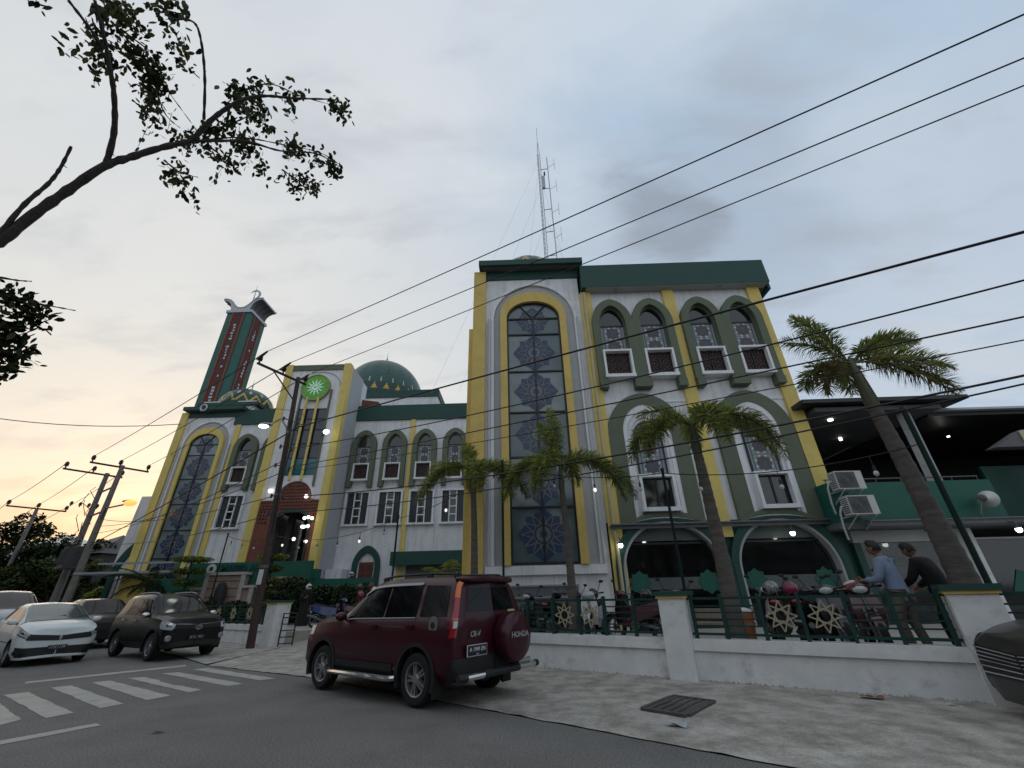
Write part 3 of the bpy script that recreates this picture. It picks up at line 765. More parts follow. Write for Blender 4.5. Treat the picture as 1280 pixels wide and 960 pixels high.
# ground floor: wall with two wide arches, dark shop inside
ARC = [(4.78, 3.16), (8.42, 3.16)]
pts = [(2.86, PZ-.2)]
for cx, w in ARC: pts += [(p[0], p[1]) for p in arch(cx, w, 2.05, 1.48, zb=PZ-.2, mix=.25)]
pts += [(10.52, PZ-.2), (10.52, 3.545), (2.86, 3.545)]
b = MB(); b.extr(pts, AY-.02, AY+.28, 'deep_green'); part('ground_wall', b, annex, True)
for k, (cx, w) in enumerate(ARC):
    o = arch(cx, w+.50, 2.10, 1.70, zb=PZ, mix=.25); i = arch(cx, w+.06, 2.05, 1.50, zb=PZ, mix=.25); i2 = arch(cx, w-.10, 2.03, 1.43, zb=PZ, mix=.25)
    b = MB(); b.band(o, i, AY-.20, AY-.021, 'deep_green')
    top = [p for p in o if p[1] > 3.44]; ti = [p for p in arch(cx, w+.10, 2.07, 1.53, zb=PZ, mix=.25) if True]
    sa = part('shop_arch', b, annex, True)
    b = MB(); b.band(i, i2, AY-.16, AY+.26, 'wall_grey'); part('arch_lining', b, sa, True)
    # the crown of the ring shows above the gutter, in olive
    b = MB(); o3 = [p for p in arch(cx, w+.9, 2.1, 1.74, n=40, mix=.25) if p[1] > 3.47]; i3 = [(cx+(p[0]-cx)*.93, 3.462+(p[1]-3.47)*.55) for p in o3]
    b.band(o3, i3, AY-.24, AY-.165, 'olive'); b.band([(p[0], p[1]+.0) for p in i3], [(cx+(p[0]-cx)*.985, 3.461+(p[1]-3.462)*.80) for p in i3], AY-.21, AY-.168, 'white_trim'); part('arch_crown', b, sa, True)
    # glazing with green stickers
    b = MB(); b.extr(arch(cx, w-.08, 2.03, 1.43, zb=PZ, mix=.25), AY+.10, AY+.112, 'glass_shop'); gz = part('shop_glass', b, annex, True)
    b = MB(); b.box(cx-w/2+.1, cx+w/2-.1, AY+.075, AY+.095, 2.84, 2.90, 'mullion'); b.box(cx-w/2+.06, cx+w/2-.06, AY+.08, AY+.095, 1.52, 1.86, 'frost')
    b.extr([(p[0], max(p[1], 2.90)) for p in arch(cx, w-.10, 2.03, 1.42, mix=.25) if p[1] > 2.86], AY+.078, AY+.094, 'frost')
    for s_ in (-1, 1):
        b.extr(star_pts((cx+s_*1.08, 1.72), .36, 4, .78), AY+.06, AY+.066, 'teal_green'); b.extr([(cx+s_*1.08+a_*.25, 1.72+c_*.25) for a_, c_ in ((-1,-1),(1,-1),(1,1),(-1,1))], AY+.055, AY+.061, 'teal_green')
    part('glass_stickers', b, gz, True)
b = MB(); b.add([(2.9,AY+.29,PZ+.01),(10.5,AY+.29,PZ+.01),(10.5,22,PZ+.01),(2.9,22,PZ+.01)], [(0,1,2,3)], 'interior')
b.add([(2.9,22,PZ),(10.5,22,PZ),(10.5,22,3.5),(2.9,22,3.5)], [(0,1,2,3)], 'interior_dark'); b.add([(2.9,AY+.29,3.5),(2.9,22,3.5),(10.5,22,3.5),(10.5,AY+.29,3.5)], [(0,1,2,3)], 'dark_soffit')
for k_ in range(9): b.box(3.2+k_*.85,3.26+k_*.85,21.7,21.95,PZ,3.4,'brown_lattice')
for z_ in (1.2,1.8,2.4): b.box(3.2,10.2,21.6,21.9,z_,z_+.05,'interior')
for xx in (2.92, 10.48): b.add([(xx,AY+.29,PZ),(xx,22,PZ),(xx,22,3.5),(xx,AY+.29,3.5)], [(0,1,2,3)], 'interior')
for x_, y_ in ((3.9,17.4),(4.3,19),(4.9,18),(5.5,20),(8.3,17.6),(9.0,19.5),(9.5,18.2)): b.lathe([(.07,0),(.07,-.04)], 10, 'lamp_soft', (x_,y_,3.49))
rq = random.Random(77)
for k_ in range(46):
    x_ = rq.uniform(3.2,10.0); z_ = rq.choice((.0,.75,1.35,1.95))+PZ+.04; w_ = rq.uniform(.08,.3); h_ = rq.uniform(.12,.4); y_ = rq.uniform(19.8,21.5)
    b.box(x_,x_+w_,y_,y_+.2,z_,z_+h_,rq.choice(('stone_tan','fence_white','brick_tile','interior','carton','teal_green')))
for k_ in range(6): b.box(3.2+k_*1.25,3.5+k_*1.25,16.0+.6*(k_%3),16.3+.6*(k_%3),PZ,PZ+.02+rq.uniform(.7,1.2),rq.choice(('carton','interior_dark','brown_lattice')))
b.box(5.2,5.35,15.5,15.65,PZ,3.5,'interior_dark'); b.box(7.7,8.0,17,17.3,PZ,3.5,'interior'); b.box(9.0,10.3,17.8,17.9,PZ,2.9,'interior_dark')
part('shop_room', b, annex, True)
b = MB()
for x_, y_, w_, d_, h_ in ((4.2,18.5,1.6,.6,1.1),(6.4,20.5,.8,.8,2.3),(7.9,19,2.2,.5,1.2),(9.6,20.5,.9,.9,2.2),(5.5,21.5,1.4,.3,2.0)): b.box(x_-w_/2,x_+w_/2,y_-d_/2,y_+d_/2,PZ+.02,PZ+h_,'interior_dark')
part('shop_counter', b, annex, True)
# gutter beam, lamps, cream rain pipe, stepped planter bench
b = MB(); b.box(2.86, 10.6, AY-.30, AY-.262, 3.30, 3.40, 'steel_grey'); b.tube([(2.9,AY-.34,3.43),(10.6,AY-.34,3.43)], .035, 6, 'steel_grey'); part('gutter', b, annex, True)
b = MB(); b.tube([(3.02,AY-.20,13.1),(3.02,AY-.20,3.2),(3.06,AY-.2,2.9),(3.06,AY-.2,PZ)], .055, 8, 'pipe_cream')
for z_ in (5,7.5,10,12): b.box(2.95,3.09,AY-.2,AY-.12,z_,z_+.05,'pipe_cream')
part('rain_pipe', b, annex, True)
def wall_lamp(p, label, mat_='lamp_white'):
    t = thing('wall_lamp', label, 'lamp', p, group='lamps on the annex front')
    b = MB(); b.tube([(0,.18,.22),(0,.0,.20),(0,0,.07)], .02, 6, 'steel_grey'); b.lathe([(.02,.09),(.09,.06),(.09,.02)], 10, 'steel_grey'); part('bracket', b, t)
    b = MB(); b.ball((0,0,-.02), .075, .075, .08, mat_); part('bulb', b, t)
wall_lamp((3.12,AY-.42,2.82), 'lit lamp under the gutter at the left end of the near wing')
wall_lamp((8.60,AY-.42,3.05), 'lit lamp hanging under the gutter over the right hand shop arch')
t = thing('planter_bench', 'grey stepped bench against the foot of the tall window tower', 'bench', (.55,13.6,PZ))
for k in range(4):
    b = MB(); b.box(-.95,1.15,-.1+k*.24,.88,k*.32,k*.32+.27,'step_grey'); b.box(-.97,1.17,-.13+k*.24,.88,k*.32+.271,k*.32+.318,'step_light'); part('step', b, t)
# mast on the annex roof
ant = thing('antenna_mast', 'tall thin lattice antenna mast with a ladder of whip aerials rising behind the near tower', 'antenna', (2.75,26,14.4))
b = MB(); H_ = 28.6
for k in range(3):
    a = 2*pi*k/3+.3; b.tube([(.17*cos(a),.17*sin(a),0),(.15*cos(a),.15*sin(a),H_-3)], .028, 5, 'galv')
for j in range(46):
    z0 = j*(H_-3)/46; z1 = (j+1)*(H_-3)/46
    for k in range(3):
        a = 2*pi*k/3+.3; a2 = 2*pi*((k+1)%3)/3+.3
        b.tube([(.16*cos(a),.16*sin(a),z0),(.16*cos(a2),.16*sin(a2),z1)], .014, 4, 'galv', caps=False)
for k in range(3): a = 2*pi*k/3+.3; b.tube([(.15*cos(a),.15*sin(a),H_-3),(0,0,H_-1)], .022, 4, 'galv')
b.tube([(0,0,H_-1.2),(0,0,H_+1.2)], .025, 5, 'galv'); part('lattice', b, ant)
b = MB(); b.tube([(.95,0,0),(.78,0,H_-3.6)], .045, 6, 'galv')
for j in range(9): z_ = 1.2+j*2.75; b.tube([(.1,0,z_),(.95-.17*z_/25+.02,0,z_+.12)], .035, 5, 'galv')
part('aerial_pole', b, ant)
b = MB()
for j in range(4):
    z_ = 14.2+j*3.1
    b.tube([(.84,0,z_),(1.45,0,z_+.5)], .022, 4, 'galv'); b.tube([(1.45,0,z_-.3),(1.45,0,z_+1.3)], .018, 4, 'galv')
part('whip_aerials', b, ant)
b = MB(); b.box(.15,.42,-.1,.1,H_-8.0,H_-6.4,'galv'); b.box(.36,.5,-.08,.08,H_-6.2,H_-5.8,'dark'); part('equipment_box', b, ant)
b = MB()
for (gx, gy), hz in (((-9,1),H_-4),((-7,1),H_-8),((-5,1),H_-13),((3.2,1),H_-6),((4.5,1),H_-11),((-3,6),H_-4)): b.tube([(0,0,hz),(gx,gy,.3)], .008, 3, 'galv', caps=False)
part('guy_wires', b, ant)
dome(annex, .75, 16.9, 15.45, 1.75, 1.75, spire=.5, band_h=.55)
b = MB(); b.box(-1.0,2.5,15.2,18.6,14.87,15.44,'white'); part('dome_drum', b, annex, True)

# ------------------------------------------------------------------ main hall
MY = 29.0
hall = thing('mosque', 'white and yellow mosque at the back with a big green dome and round green badge', 'mosque', (-12, MY, 0))
b = MB(); b.box(-12.3, 4.0, MY, MY+12, 0, 13.5, 'white'); b.box(-21.0, -16.9, MY, MY+12, 0, 13.5, 'white'); part('hall_wall', b, hall, True)
b = MB(); b.box(-12.22, 3.0, MY-.14, MY+12.2, 13.48, 14.68, 'deep_green'); b.box(-21.6, -17.02, MY-.14, MY+12.2, 13.46, 14.64, 'deep_green'); part('fascia', b, hall, True)
for x0, x1 in ((-8.05,-7.72), (-3.62,-3.0), (-21.35,-21.0)): b = MB(); b.box(x0, x1, MY-.12, MY+.02, 0, 13.46, 'yellow'); part('pilaster', b, hall, True)
for cx in (-11.30,-9.07,-6.87,-4.65,-20.1,-17.95): upper_window(hall, cx, MY, w_out=1.78)
for x0, x1 in ((-12.1,-10.38),(-9.88,-8.12),(-7.70,-5.93),(-5.50,-3.77),(-20.88,-19.15),(-18.6,-17.0)): grid_window(hall, x0, x1, MY, 5.83, 8.17)
tower(hall, -24.02, MY-.05, zb=0)
b = MB(); b.lathe([(.27,.02),(.30,-.06),(.24,-.10),(.18,-.06),(.17,.02)], 20, 'cap_white', (-23.95,MY-.56,14.72), axis='Y'); part('roundel', b, hall, True)
dome(hall, -22.95, 31.6, 15.75, 2.1, 1.85, spire=.9, band_h=.45)
b = MB(); b.box(-25,-20.8,MY+.5,33.7,14.85,15.74,'white'); b.box(-25.3,-20.5,MY+.3,34,15.3,15.56,'deep_green'); part('dome_drum', b, hall, True)
b = MB(); b.box(-17.5,-7.05,33,42,13.6,17.6,'white'); b.box(-17.6,-6.95,32.9,42.1,17.3,17.97,'deep_green'); part('dome_drum', b, hall, True)
b = MB(); b.extr([(-12.6,14.7),(-11.0,14.7),(-11.0,15.35),(-12.6,15.6)], 29.6, 31.5, 'brick_tile'); part('roof_hatch', b, hall, True)
dome(hall, -13.6, 37.4, 18.3, 4.15, 4.9, n=120, band_h=.26, spire=1.25, q=24)
# side door with dark green arch, garage canopy
o = arch(-10.08, 1.78, 3.35, 1.24, zb=0, mix=.7); i = arch(-10.08, 1.16, 3.3, .86, zb=0, mix=.7)
b = MB(); b.band(o, i, MY-.25, MY+.01, 'deep_green'); dr = part('side_door', b, hall, True)
b = MB(); b.extr(arch(-10.08,1.16,3.3,.86,zb=0,mix=.7), MY-.05, MY+.01, 'white_trim'); part('tympanum', b, dr, True)
b = MB(); b.box(-10.54,-9.62,MY-.12,MY-.055,0,3.58,'red_door')
for k in range(6):
    for s_ in (-.23,.23): b.box(-10.08+s_-.15,-10.08+s_+.15,MY-.135,MY-.121,.3+k*.55,.7+k*.55,'brown_lattice')
part('door_leaf', b, dr, True)
b = MB(); b.box(-8.35,-2.6,MY-.9,MY-.13,3.30,4.10,'deep_green'); part('canopy', b, hall, True)
b = MB(); b.box(-7.5,-3.7,MY-.08,MY-.02,0,3.29,'dark_soffit')
for k in range(12): b.box(-7.5,-3.7,MY-.11,MY-.081,.2+k*.26,.22+k*.26,'steel_grey')
part('garage_door', b, hall, True)
b = MB(); b.box(-12.2,-11.2,MY-1.2,MY-.02,0,3.15,'white'); part('stair_podium', b, hall, True)

# entrance tower
EY = 26.5
b = MB()   # front wall: polygon with the portal arch cut out, brick below, white above
op = arch(-14.3, 2.5, 5.72, .85, zb=3.1, mix=.25)
br = arch(-14.40, 2.30, 7.16, 1.18, mix=.25)
b.extr([(-16.9,3.1)] + op + [(-12.35,3.1),(-12.35,7.16)] + [p for p in br[::-1]] + [(-16.9,7.16)], EY-.03, EY+.22, 'brick_tile')
part('brick_portal', b, hall, True)
b = MB()
for j in range(9):
    z_ = 6.62+j*.20
    for k in range(26):
        x_ = -16.35+k*.155+(j%2)*.075
        ok = z_ < 7.1 or abs(x_+14.4) < 1.02*sqrt(max(0,1-((z_-7.1)/1.12)**2))
        if x_ < -12.78 and ok: b.box(x_-.035,x_+.035,EY-.05,EY-.031,z_-.045,z_+.045,'brick_hole')
for j in range(4):
    for x_ in [-16.3+.2*q for q in range(3)]+[-12.78-.2*q for q in range(2)]:
        b.box(x_-.045,x_+.045,EY-.05,EY-.031,5.75+j*.22,5.85+j*.22,'brick_hole')
part('brick_perforation', b, hall, True)
b = MB(); b.band(op, [( -14.3+(p[0]+14.3)*.90, 3.1+(p[1]-3.1)*.955) for p in op], EY-.10, EY+.3, 'deep_green'); part('portal_rim', b, hall, True)
b = MB(); b.extr([(-16.95,7.17)] + [(p[0],max(p[1],7.17)) for p in br] + [(-12.3,7.17),(-12.3,17.0),(-16.95,17.0)], EY-.02, EY+.25, 'white')
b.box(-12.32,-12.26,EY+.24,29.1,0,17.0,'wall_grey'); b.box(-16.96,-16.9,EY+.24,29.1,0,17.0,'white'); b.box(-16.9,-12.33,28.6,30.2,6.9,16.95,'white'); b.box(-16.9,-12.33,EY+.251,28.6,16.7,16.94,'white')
part('entrance_tower', b, hall, True)
b = MB(); b.band(arch(-14.4,2.56,7.2,1.36,mix=.25), arch(-14.4,2.30,7.18,1.17,mix=.25), EY-.14, EY-.021, 'white_trim'); part('portal_moulding', b, hall, True)
b = MB(); b.band(arch(-14.42,3.3,15.25,1.2,mix=.2), arch(-14.42,3.16,15.25,1.13,mix=.2), EY-.06, EY-.021, 'wall_grey'); part('moulding', b, hall, True)
for x0, x1, z0 in ((-17.02,-16.52,3.0),(-12.72,-12.24,2.6)): b = MB(); b.box(x0,x1,EY-.14,EY+.4,z0,17.06,'yellow'); part('pilaster', b, hall, True)
b = MB(); b.box(-16.519,-12.721,EY-.10,EY+.2,16.58,17.02,'olive'); part('head_band', b, hall, True)
b = MB(); b.box(-15.46,-13.34,EY-.045,EY-.025,8.76,13.48,'glass_blue'); b.box(-15.46,-13.34,EY-.055,EY-.046,8.76,9.85,'glass_teal')
gw = part('entrance_window', b, hall, True)
b = MB()
for z_ in (9.88,10.9,11.9,12.7,13.45): b.box(-15.46,-13.34,EY-.08,EY-.056,z_-.03,z_+.03,'mullion')
for x_ in (-15.46,-13.34): b.box(x_-.06,x_+.06,EY-.12,EY-.022,8.0,14.95,'olive')
part('mullions', b, gw, True)
for x_ in (-14.92,-14.14): b = MB(); b.tube([(x_,EY-.2,8.4),(x_,EY-.2,14.3)], .085, 8, 'yellow'); part('fin', b, gw, True)
# round green badge with a white sunburst
b = MB(); c_ = (-14.5,15.1); circ = lambda r, n=48: [(c_[0]+r*cos(2*pi*k/n), c_[1]+r*sin(2*pi*k/n)) for k in range(n)]
b.band(circ(1.04), circ(.96), EY-.24, EY-.03, 'badge_rim', closed=True); b.extr(circ(.965), EY-.20, EY-.05, 'badge_green')
bd = part('badge', b, hall, True)
b = MB(); b.extr(circ(.50), EY-.212, EY-.201, 'badge_teal')
for k in range(12):
    t = 2*pi*k/12; u = (sin(t), cos(t)); w_ = (cos(t), -sin(t))
    b.extr([(c_[0]+u[0]*a+w_[0]*q, c_[1]+u[1]*a+w_[1]*q) for a, q in ((.33,-.06),(.62,-.02),(.62,.02),(.33,.06))], EY-.222, EY-.213, 'badge_white')
b.extr(circ(.25), EY-.224, EY-.2125, 'badge_white'); b.band(circ(.34), circ(.30), EY-.223, EY-.213, 'badge_white', closed=True)
for a_, z_ in ((-.10,.04),(.0,-.05),(.10,.03)): b.box(c_[0]+a_-.035, c_[0]+a_+.035, EY-.232, EY-.225, c_[1]+z_-.06, c_[1]+z_+.06, 'badge_teal')
part('sunburst', b, bd, True)
# porch inside the portal
b = MB(); b.add([(-16.8,EY+.2,3.12),(-12.4,EY+.2,3.12),(-12.4,33,3.12),(-16.8,33,3.12)], [(0,1,2,3)], 'stone_tan'); b.add([(-16.8,33,3),(-12.4,33,3),(-12.4,33,7),(-16.8,33,7)], [(0,1,2,3)], 'interior')
b.add([(-16.8,EY+.25,6.88),(-12.4,EY+.25,6.88),(-12.4,33,6.88),(-16.8,33,6.88)], [(0,1,2,3)], 'interior'); b.box(-13.25,-13.0,28,28.3,3.12,6.8,'interior'); b.box(-15.35,-15.0,28,28.4,3.12,6.8,'interior')
part('porch', b, hall, True)
b = MB()
for k in range(8): b.tube([(-13.9+.13*k, 26.2-.1*k, 3.1-.0*k),(-13.9+.13*k, 26.2-.1*k, 4.15)], .015, 4, 'mullion')
b.tube([(-13.9,26.2,4.15),(-12.9,25.4,4.15)], .025, 5, 'mullion'); part('stair_railing', b, hall, True)
b = MB(); b.box(-16.9,-11.9,25.9,EY+.1,0,3.08,'teal_green'); b.box(-14.4,-11.3,25.2,25.88,0,2.55,'teal_green'); b.box(-14.45,-12.9,25.1,26.2,3.081,3.16,'stone_light')
for k in range(5): b.box(-13.9,-12.5,24.2+k*.3,24.5+k*.3,0,2.55+.1*k,'stone_tan')
part('entrance_stair', b, hall, True)
# far-left side hall with green half arch and flat awning
b = MB(); b.extr([(-27.15,0),(-25.72,0),(-25.72,8.3),(-26.95,8.3),(-27.15,4.0)], MY+.3, MY+8, 'white'); part('side_wall', b, hall, True)
o = arch(-24.2,5.7,3.0,2.9,n=26,zb=0,mix=.3); i = arch(-24.2,5.0,2.9,2.5,n=26,zb=0,mix=.3)
b = MB(); h_ = len(o)//2 - 3; b.band(o[:h_], i[:h_], MY+.12, MY+.29, 'deep_green'); part('side_arch', b, hall, True)
b = MB(); b.box(-26.9,-21.0,26.6,MY-.3,3.12,3.24,'awning_tin'); b.box(-26.9,-21.0,26.58,26.62,3.06,3.12,'steel_grey'); b.box(-25.9,-20.9,26.9,27.05,3.66,3.76,'awning_tin')
for x_ in (-26.6,-24.2,-21.4): b.tube([(x_,26.8,.4),(x_,26.8,3.12)], .05, 6, 'steel_grey')
part('awning', b, hall, True)
b = MB(); b.extr([(-25.0,.3),(-23.9,.3),(-23.3,3.1),(-24.3,3.1)], MY-1.2, MY-.7, 'yellow'); part('buttress', b, hall, True)
b = MB(); b.box(-19.5,-18.2,30,31.2,15.0,15.25,'mullion')
for x_ in (-19.4,-18.9,-18.35): b.tube([(x_,30.1,14.6),(x_-.1,30.1,16.6)], .02, 4, 'galv')
part('roof_platform', b, hall, True)

# ------------------------------------------------------------------ minaret
mx0, mx1, my0, my1 = -29.6, -27.15, 34.0, 36.5
mn = thing('minaret', 'green and red square minaret with a pale winged cap behind the far left tower', 'minaret', ((mx0+mx1)/2, (my0+my1)/2, 0))
b = MB(); b.box(mx0,mx1,my0,my1,0,28.0,'minaret_green'); part('shaft', b, mn, True)
rnd = random.Random(5)
for face in range(4):
    b = MB(); w_ = mx1-mx0
    def pl(a0, a1, e0, e1, z0, z1, mt):
        if face == 0: b.box(mx0+w_*a0, mx0+w_*a1, my0-e1, my0-e0, z0, z1, mt)
        if face == 1: b.box(mx1+e0, mx1+e1, my0+w_*a0, my0+w_*a1, z0, z1, mt)
        if face == 2: b.box(mx0+w_*a0, mx0+w_*a1, my1+e0, my1+e1, z0, z1, mt)
        if face == 3: b.box(mx0-e1, mx0-e0, my0+w_*a0, my0+w_*a1, z0, z1, mt)
    pl(.30,.70,.001,.05,13,27.95,'minaret_red'); pl(.24,.2985,.001,.09,13,28.0,'minaret_orange'); pl(.7015,.76,.001,.09,13,28.0,'minaret_orange')
    for k in range(60): pl(.33,.67,.051,.065,13.5+k*.24,13.60+k*.24,'minaret_red') if k%2 else pl(.36,.64,.051,.062,13.5+k*.24,13.58+k*.24,'brown_lattice')
    z_ = 26.6
    while z_ > 15:                                   # white lettering strokes down the panel
        run = rnd.choice((1,1,4,5,6))
        for q in range(run):
            pl(.47+rnd.uniform(-.03,.03),.53+rnd.uniform(.0,.05),.066,.085,z_-.28,z_-.08+rnd.uniform(0,.05),'cap_white'); z_ -= .33
        z_ -= rnd.uniform(.5,1.0)
    part('calligraphy_panel', b, mn, True)
b = MB(); cx, cy = (mx0+mx1)/2, (my0+my1)/2
b.box(mx0-.12,mx1+.12,my0-.12,my1+.12,28.001,28.3,'cap_white'); b.lathe([(.22,28.3),(.16,29.4),(.10,30.4)], 12, 'cap_white', (cx,cy,0)); cap = part('cap', b, mn, True)
UP = [(.0,.30),(.35,.36),(.70,.66),(1.0,1.08),(1.35,1.38),(1.75,1.50),(2.05,1.50)]; LO = [(.0,.0),(1.0,.0),(1.06,.42),(1.16,.78),(1.38,1.08),(1.70,1.26),(2.05,1.32)]
for sx in (-1, 1):
    b = MB(); X_ = lambda p: cx+sx*p[0]; y0, y1 = my0-.05, my1+.05
    for A_, mt_ in ((UP,'cap_white'),(LO,'dark_soffit')): b.grid(lambda u, v: (X_(A_[int(round(u*6))]), y0+(y1-y0)*v, 28.3+A_[int(round(u*6))][1]), 6, 4, mt_)
    b.add([(X_(UP[6]),y0,28.3+UP[6][1]),(X_(UP[6]),y1,28.3+UP[6][1]),(X_(LO[6]),y1,28.3+LO[6][1]),(X_(LO[6]),y0,28.3+LO[6][1])], [(0,1,2,3)], 'cap_white')
    for yy in (y0, y1):
        vs = [(X_(p),yy,28.3+p[1]) for p in UP]+[(X_(p),yy,28.3+p[1]) for p in LO]; b.add(vs, [(i,i+1,8+i,7+i) for i in range(6)], 'cap_white')
        b.tube([(X_(p),yy,28.3+p[1]) for p in UP], .07, 5, 'cap_white')
    for v in (.25,.5,.75): b.tube([(X_(p)+sx*.03,y0+(y1-y0)*v,28.28+p[1]) for p in LO[1:]], .05, 4, 'steel_grey')
    part('cap_wing', b, cap, True, smooth=50)
b = MB(); b.tube([(cx,cy,30.3),(cx,cy,32.6)], [.07,.012], 6, 'galv'); pts = []
for k in range(13): t = R(-60+k*20)-pi/2+R(60); pts.append((cx+.55*cos(t)*1.0, cy, 31.35+.55*sin(t)))
b.tube(pts, [.02+.10*sin(pi*k/12) for k in range(13)], 6, 'galv'); part('crescent', b, cap, True)
# ------------------------------------------------------------------ building at the right
rb = thing('terrace_building', 'dark open terrace building with a green parapet right of the near mosque wing', 'building', (14, 14.5, PZ))
RY = 13.8
b = MB(); b.box(9.95,15.25,RY,RY+.14,3.27,4.50,'teal_green'); b.box(9.95,10.09,RY+.141,14.6,3.27,4.50,'teal_green'); b.box(15.11,15.25,RY+.141,18,3.27,4.50,'teal_green'); part('parapet', b, rb, True)
b = MB(); b.tube([(10.0,RY+.07,4.63),(15.0,RY+.07,4.63)], .022, 6, 'steel_grey')
for k in range(7): b.tube([(10.05+k*.82,RY+.07,4.49),(10.05+k*.82,RY+.07,4.63)], .015, 5, 'steel_grey')
part('parapet_rail', b, rb, True)
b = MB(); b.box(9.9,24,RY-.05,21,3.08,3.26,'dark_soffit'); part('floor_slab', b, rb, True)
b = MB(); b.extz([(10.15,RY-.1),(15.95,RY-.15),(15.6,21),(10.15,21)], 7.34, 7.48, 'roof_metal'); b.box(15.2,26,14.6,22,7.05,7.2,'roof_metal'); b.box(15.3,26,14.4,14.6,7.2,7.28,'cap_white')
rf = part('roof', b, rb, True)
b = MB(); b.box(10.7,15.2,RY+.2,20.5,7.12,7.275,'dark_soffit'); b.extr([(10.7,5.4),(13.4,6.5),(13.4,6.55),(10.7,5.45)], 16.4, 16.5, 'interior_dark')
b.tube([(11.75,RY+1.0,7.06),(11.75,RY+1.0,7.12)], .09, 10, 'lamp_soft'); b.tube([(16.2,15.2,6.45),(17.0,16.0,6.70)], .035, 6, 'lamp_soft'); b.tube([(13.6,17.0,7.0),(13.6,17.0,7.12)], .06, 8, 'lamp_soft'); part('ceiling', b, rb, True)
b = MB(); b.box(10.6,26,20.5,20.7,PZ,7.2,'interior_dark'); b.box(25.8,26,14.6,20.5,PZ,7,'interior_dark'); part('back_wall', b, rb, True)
b = MB(); b.box(13.95,14.13,14.2,14.5,3.27,7.1,'fence_white'); b.box(14.135,14.24,14.25,14.5,3.27,7.1,'wall_grey'); part('column', b, rb, True)
b = MB(); b.extr([(16.2,5.6),(17.4,6.2),(24,6.2),(24,5.6)], 13.9, 14.3, 'dark_soffit'); b.box(17.2,24,13.85,13.89,5.72,6.15,'pipe_cream'); b.box(17.6,17.95,13.9,14.3,3.27,5.6,'interior'); b.box(16.4,24,14.9,15.0,3.27,5.2,'deep_green'); part('upper_frame', b, rb, True)
# ground floor shop front
b = MB(); b.box(10.55,14.15,14.3,14.5,2.72,3.07,'wall_grey'); b.box(13.72,14.15,14.3,14.5,PZ,2.719,'wall_grey'); b.box(10.53,10.75,14.3,14.5,PZ,2.719,'deep_green'); b.box(14.151,14.28,14.2,14.6,PZ,3.07,'fence_white')
b.box(14.281,22,14.42,14.52,2.74,2.80,'cap_white'); b.box(18.2,18.4,14.4,14.6,PZ,3.07,'wall_grey'); part('shop_front', b, rb, True)
b = MB(); b.box(10.76,13.71,14.42,14.435,PZ,2.715,'glass_shop'); b.box(14.29,18.19,14.45,14.465,PZ,2.73,'glass_shop'); part('shop_glass', b, rb, True)
b = MB(); b.extr([(14.9,1.25),(15.3,1.85),(15.9,1.65),(16.2,1.2)], 14.43, 14.44, 'teal_green'); part('glass_sticker', b, rb, True)
b = MB(); b.box(13.2,13.45,14.405,14.415,1.3,1.8,'teal_green'); part('glass_sticker', b, rb, True)
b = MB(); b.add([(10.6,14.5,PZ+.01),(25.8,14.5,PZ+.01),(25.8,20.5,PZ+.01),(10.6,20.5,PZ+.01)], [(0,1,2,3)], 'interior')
for x_, y_ in ((11.1,15.8),(11.6,17.3),(12.3,16.0),(13.0,17.2),(15.6,17)): b.lathe([(.07,0),(.07,-.04)], 10, 'lamp_soft', (x_,y_,3.07))
b.box(13.1,13.4,16.5,16.8,PZ,3.0,'interior'); b.box(11.2,12.6,18.0,18.4,PZ,1.5,'interior_dark'); b.box(15.2,17.2,17.2,17.5,PZ,1.4,'interior_dark'); rq = random.Random(78)
for k_ in range(40):
    x_ = rq.uniform(10.9,18); z_ = rq.choice((.0,.8,1.4,1.9))+PZ+.04; w_ = rq.uniform(.08,.35); h_ = rq.uniform(.12,.4); y_ = rq.uniform(18.5,20.3)
    b.box(x_,x_+w_,y_,y_+.2,z_,z_+h_,rq.choice(('stone_tan','fence_white','brick_tile','interior','carton','teal_green')))
b.box(14.9,15.1,16,16.2,PZ,3.1,'interior'); b.box(12.1,12.2,15.2,15.3,PZ,3.1,'interior_dark')
part('shop_room', b, rb, True)
b = MB(); b.box(10.6,18,RY-.25,RY-.2,3.12,3.22,'steel_grey'); b.tube([(10.6,RY-.27,3.26),(18,RY-.27,3.26)], .035, 6, 'steel_grey'); part('gutter', b, rb, True)
wall_lamp((14.55,13.1,2.88), 'bright lit lamp under the right end of the green parapet')
wall_lamp((12.35,13.5,2.75), 'lit lamp under the green parapet beside the leaning palm trunk')
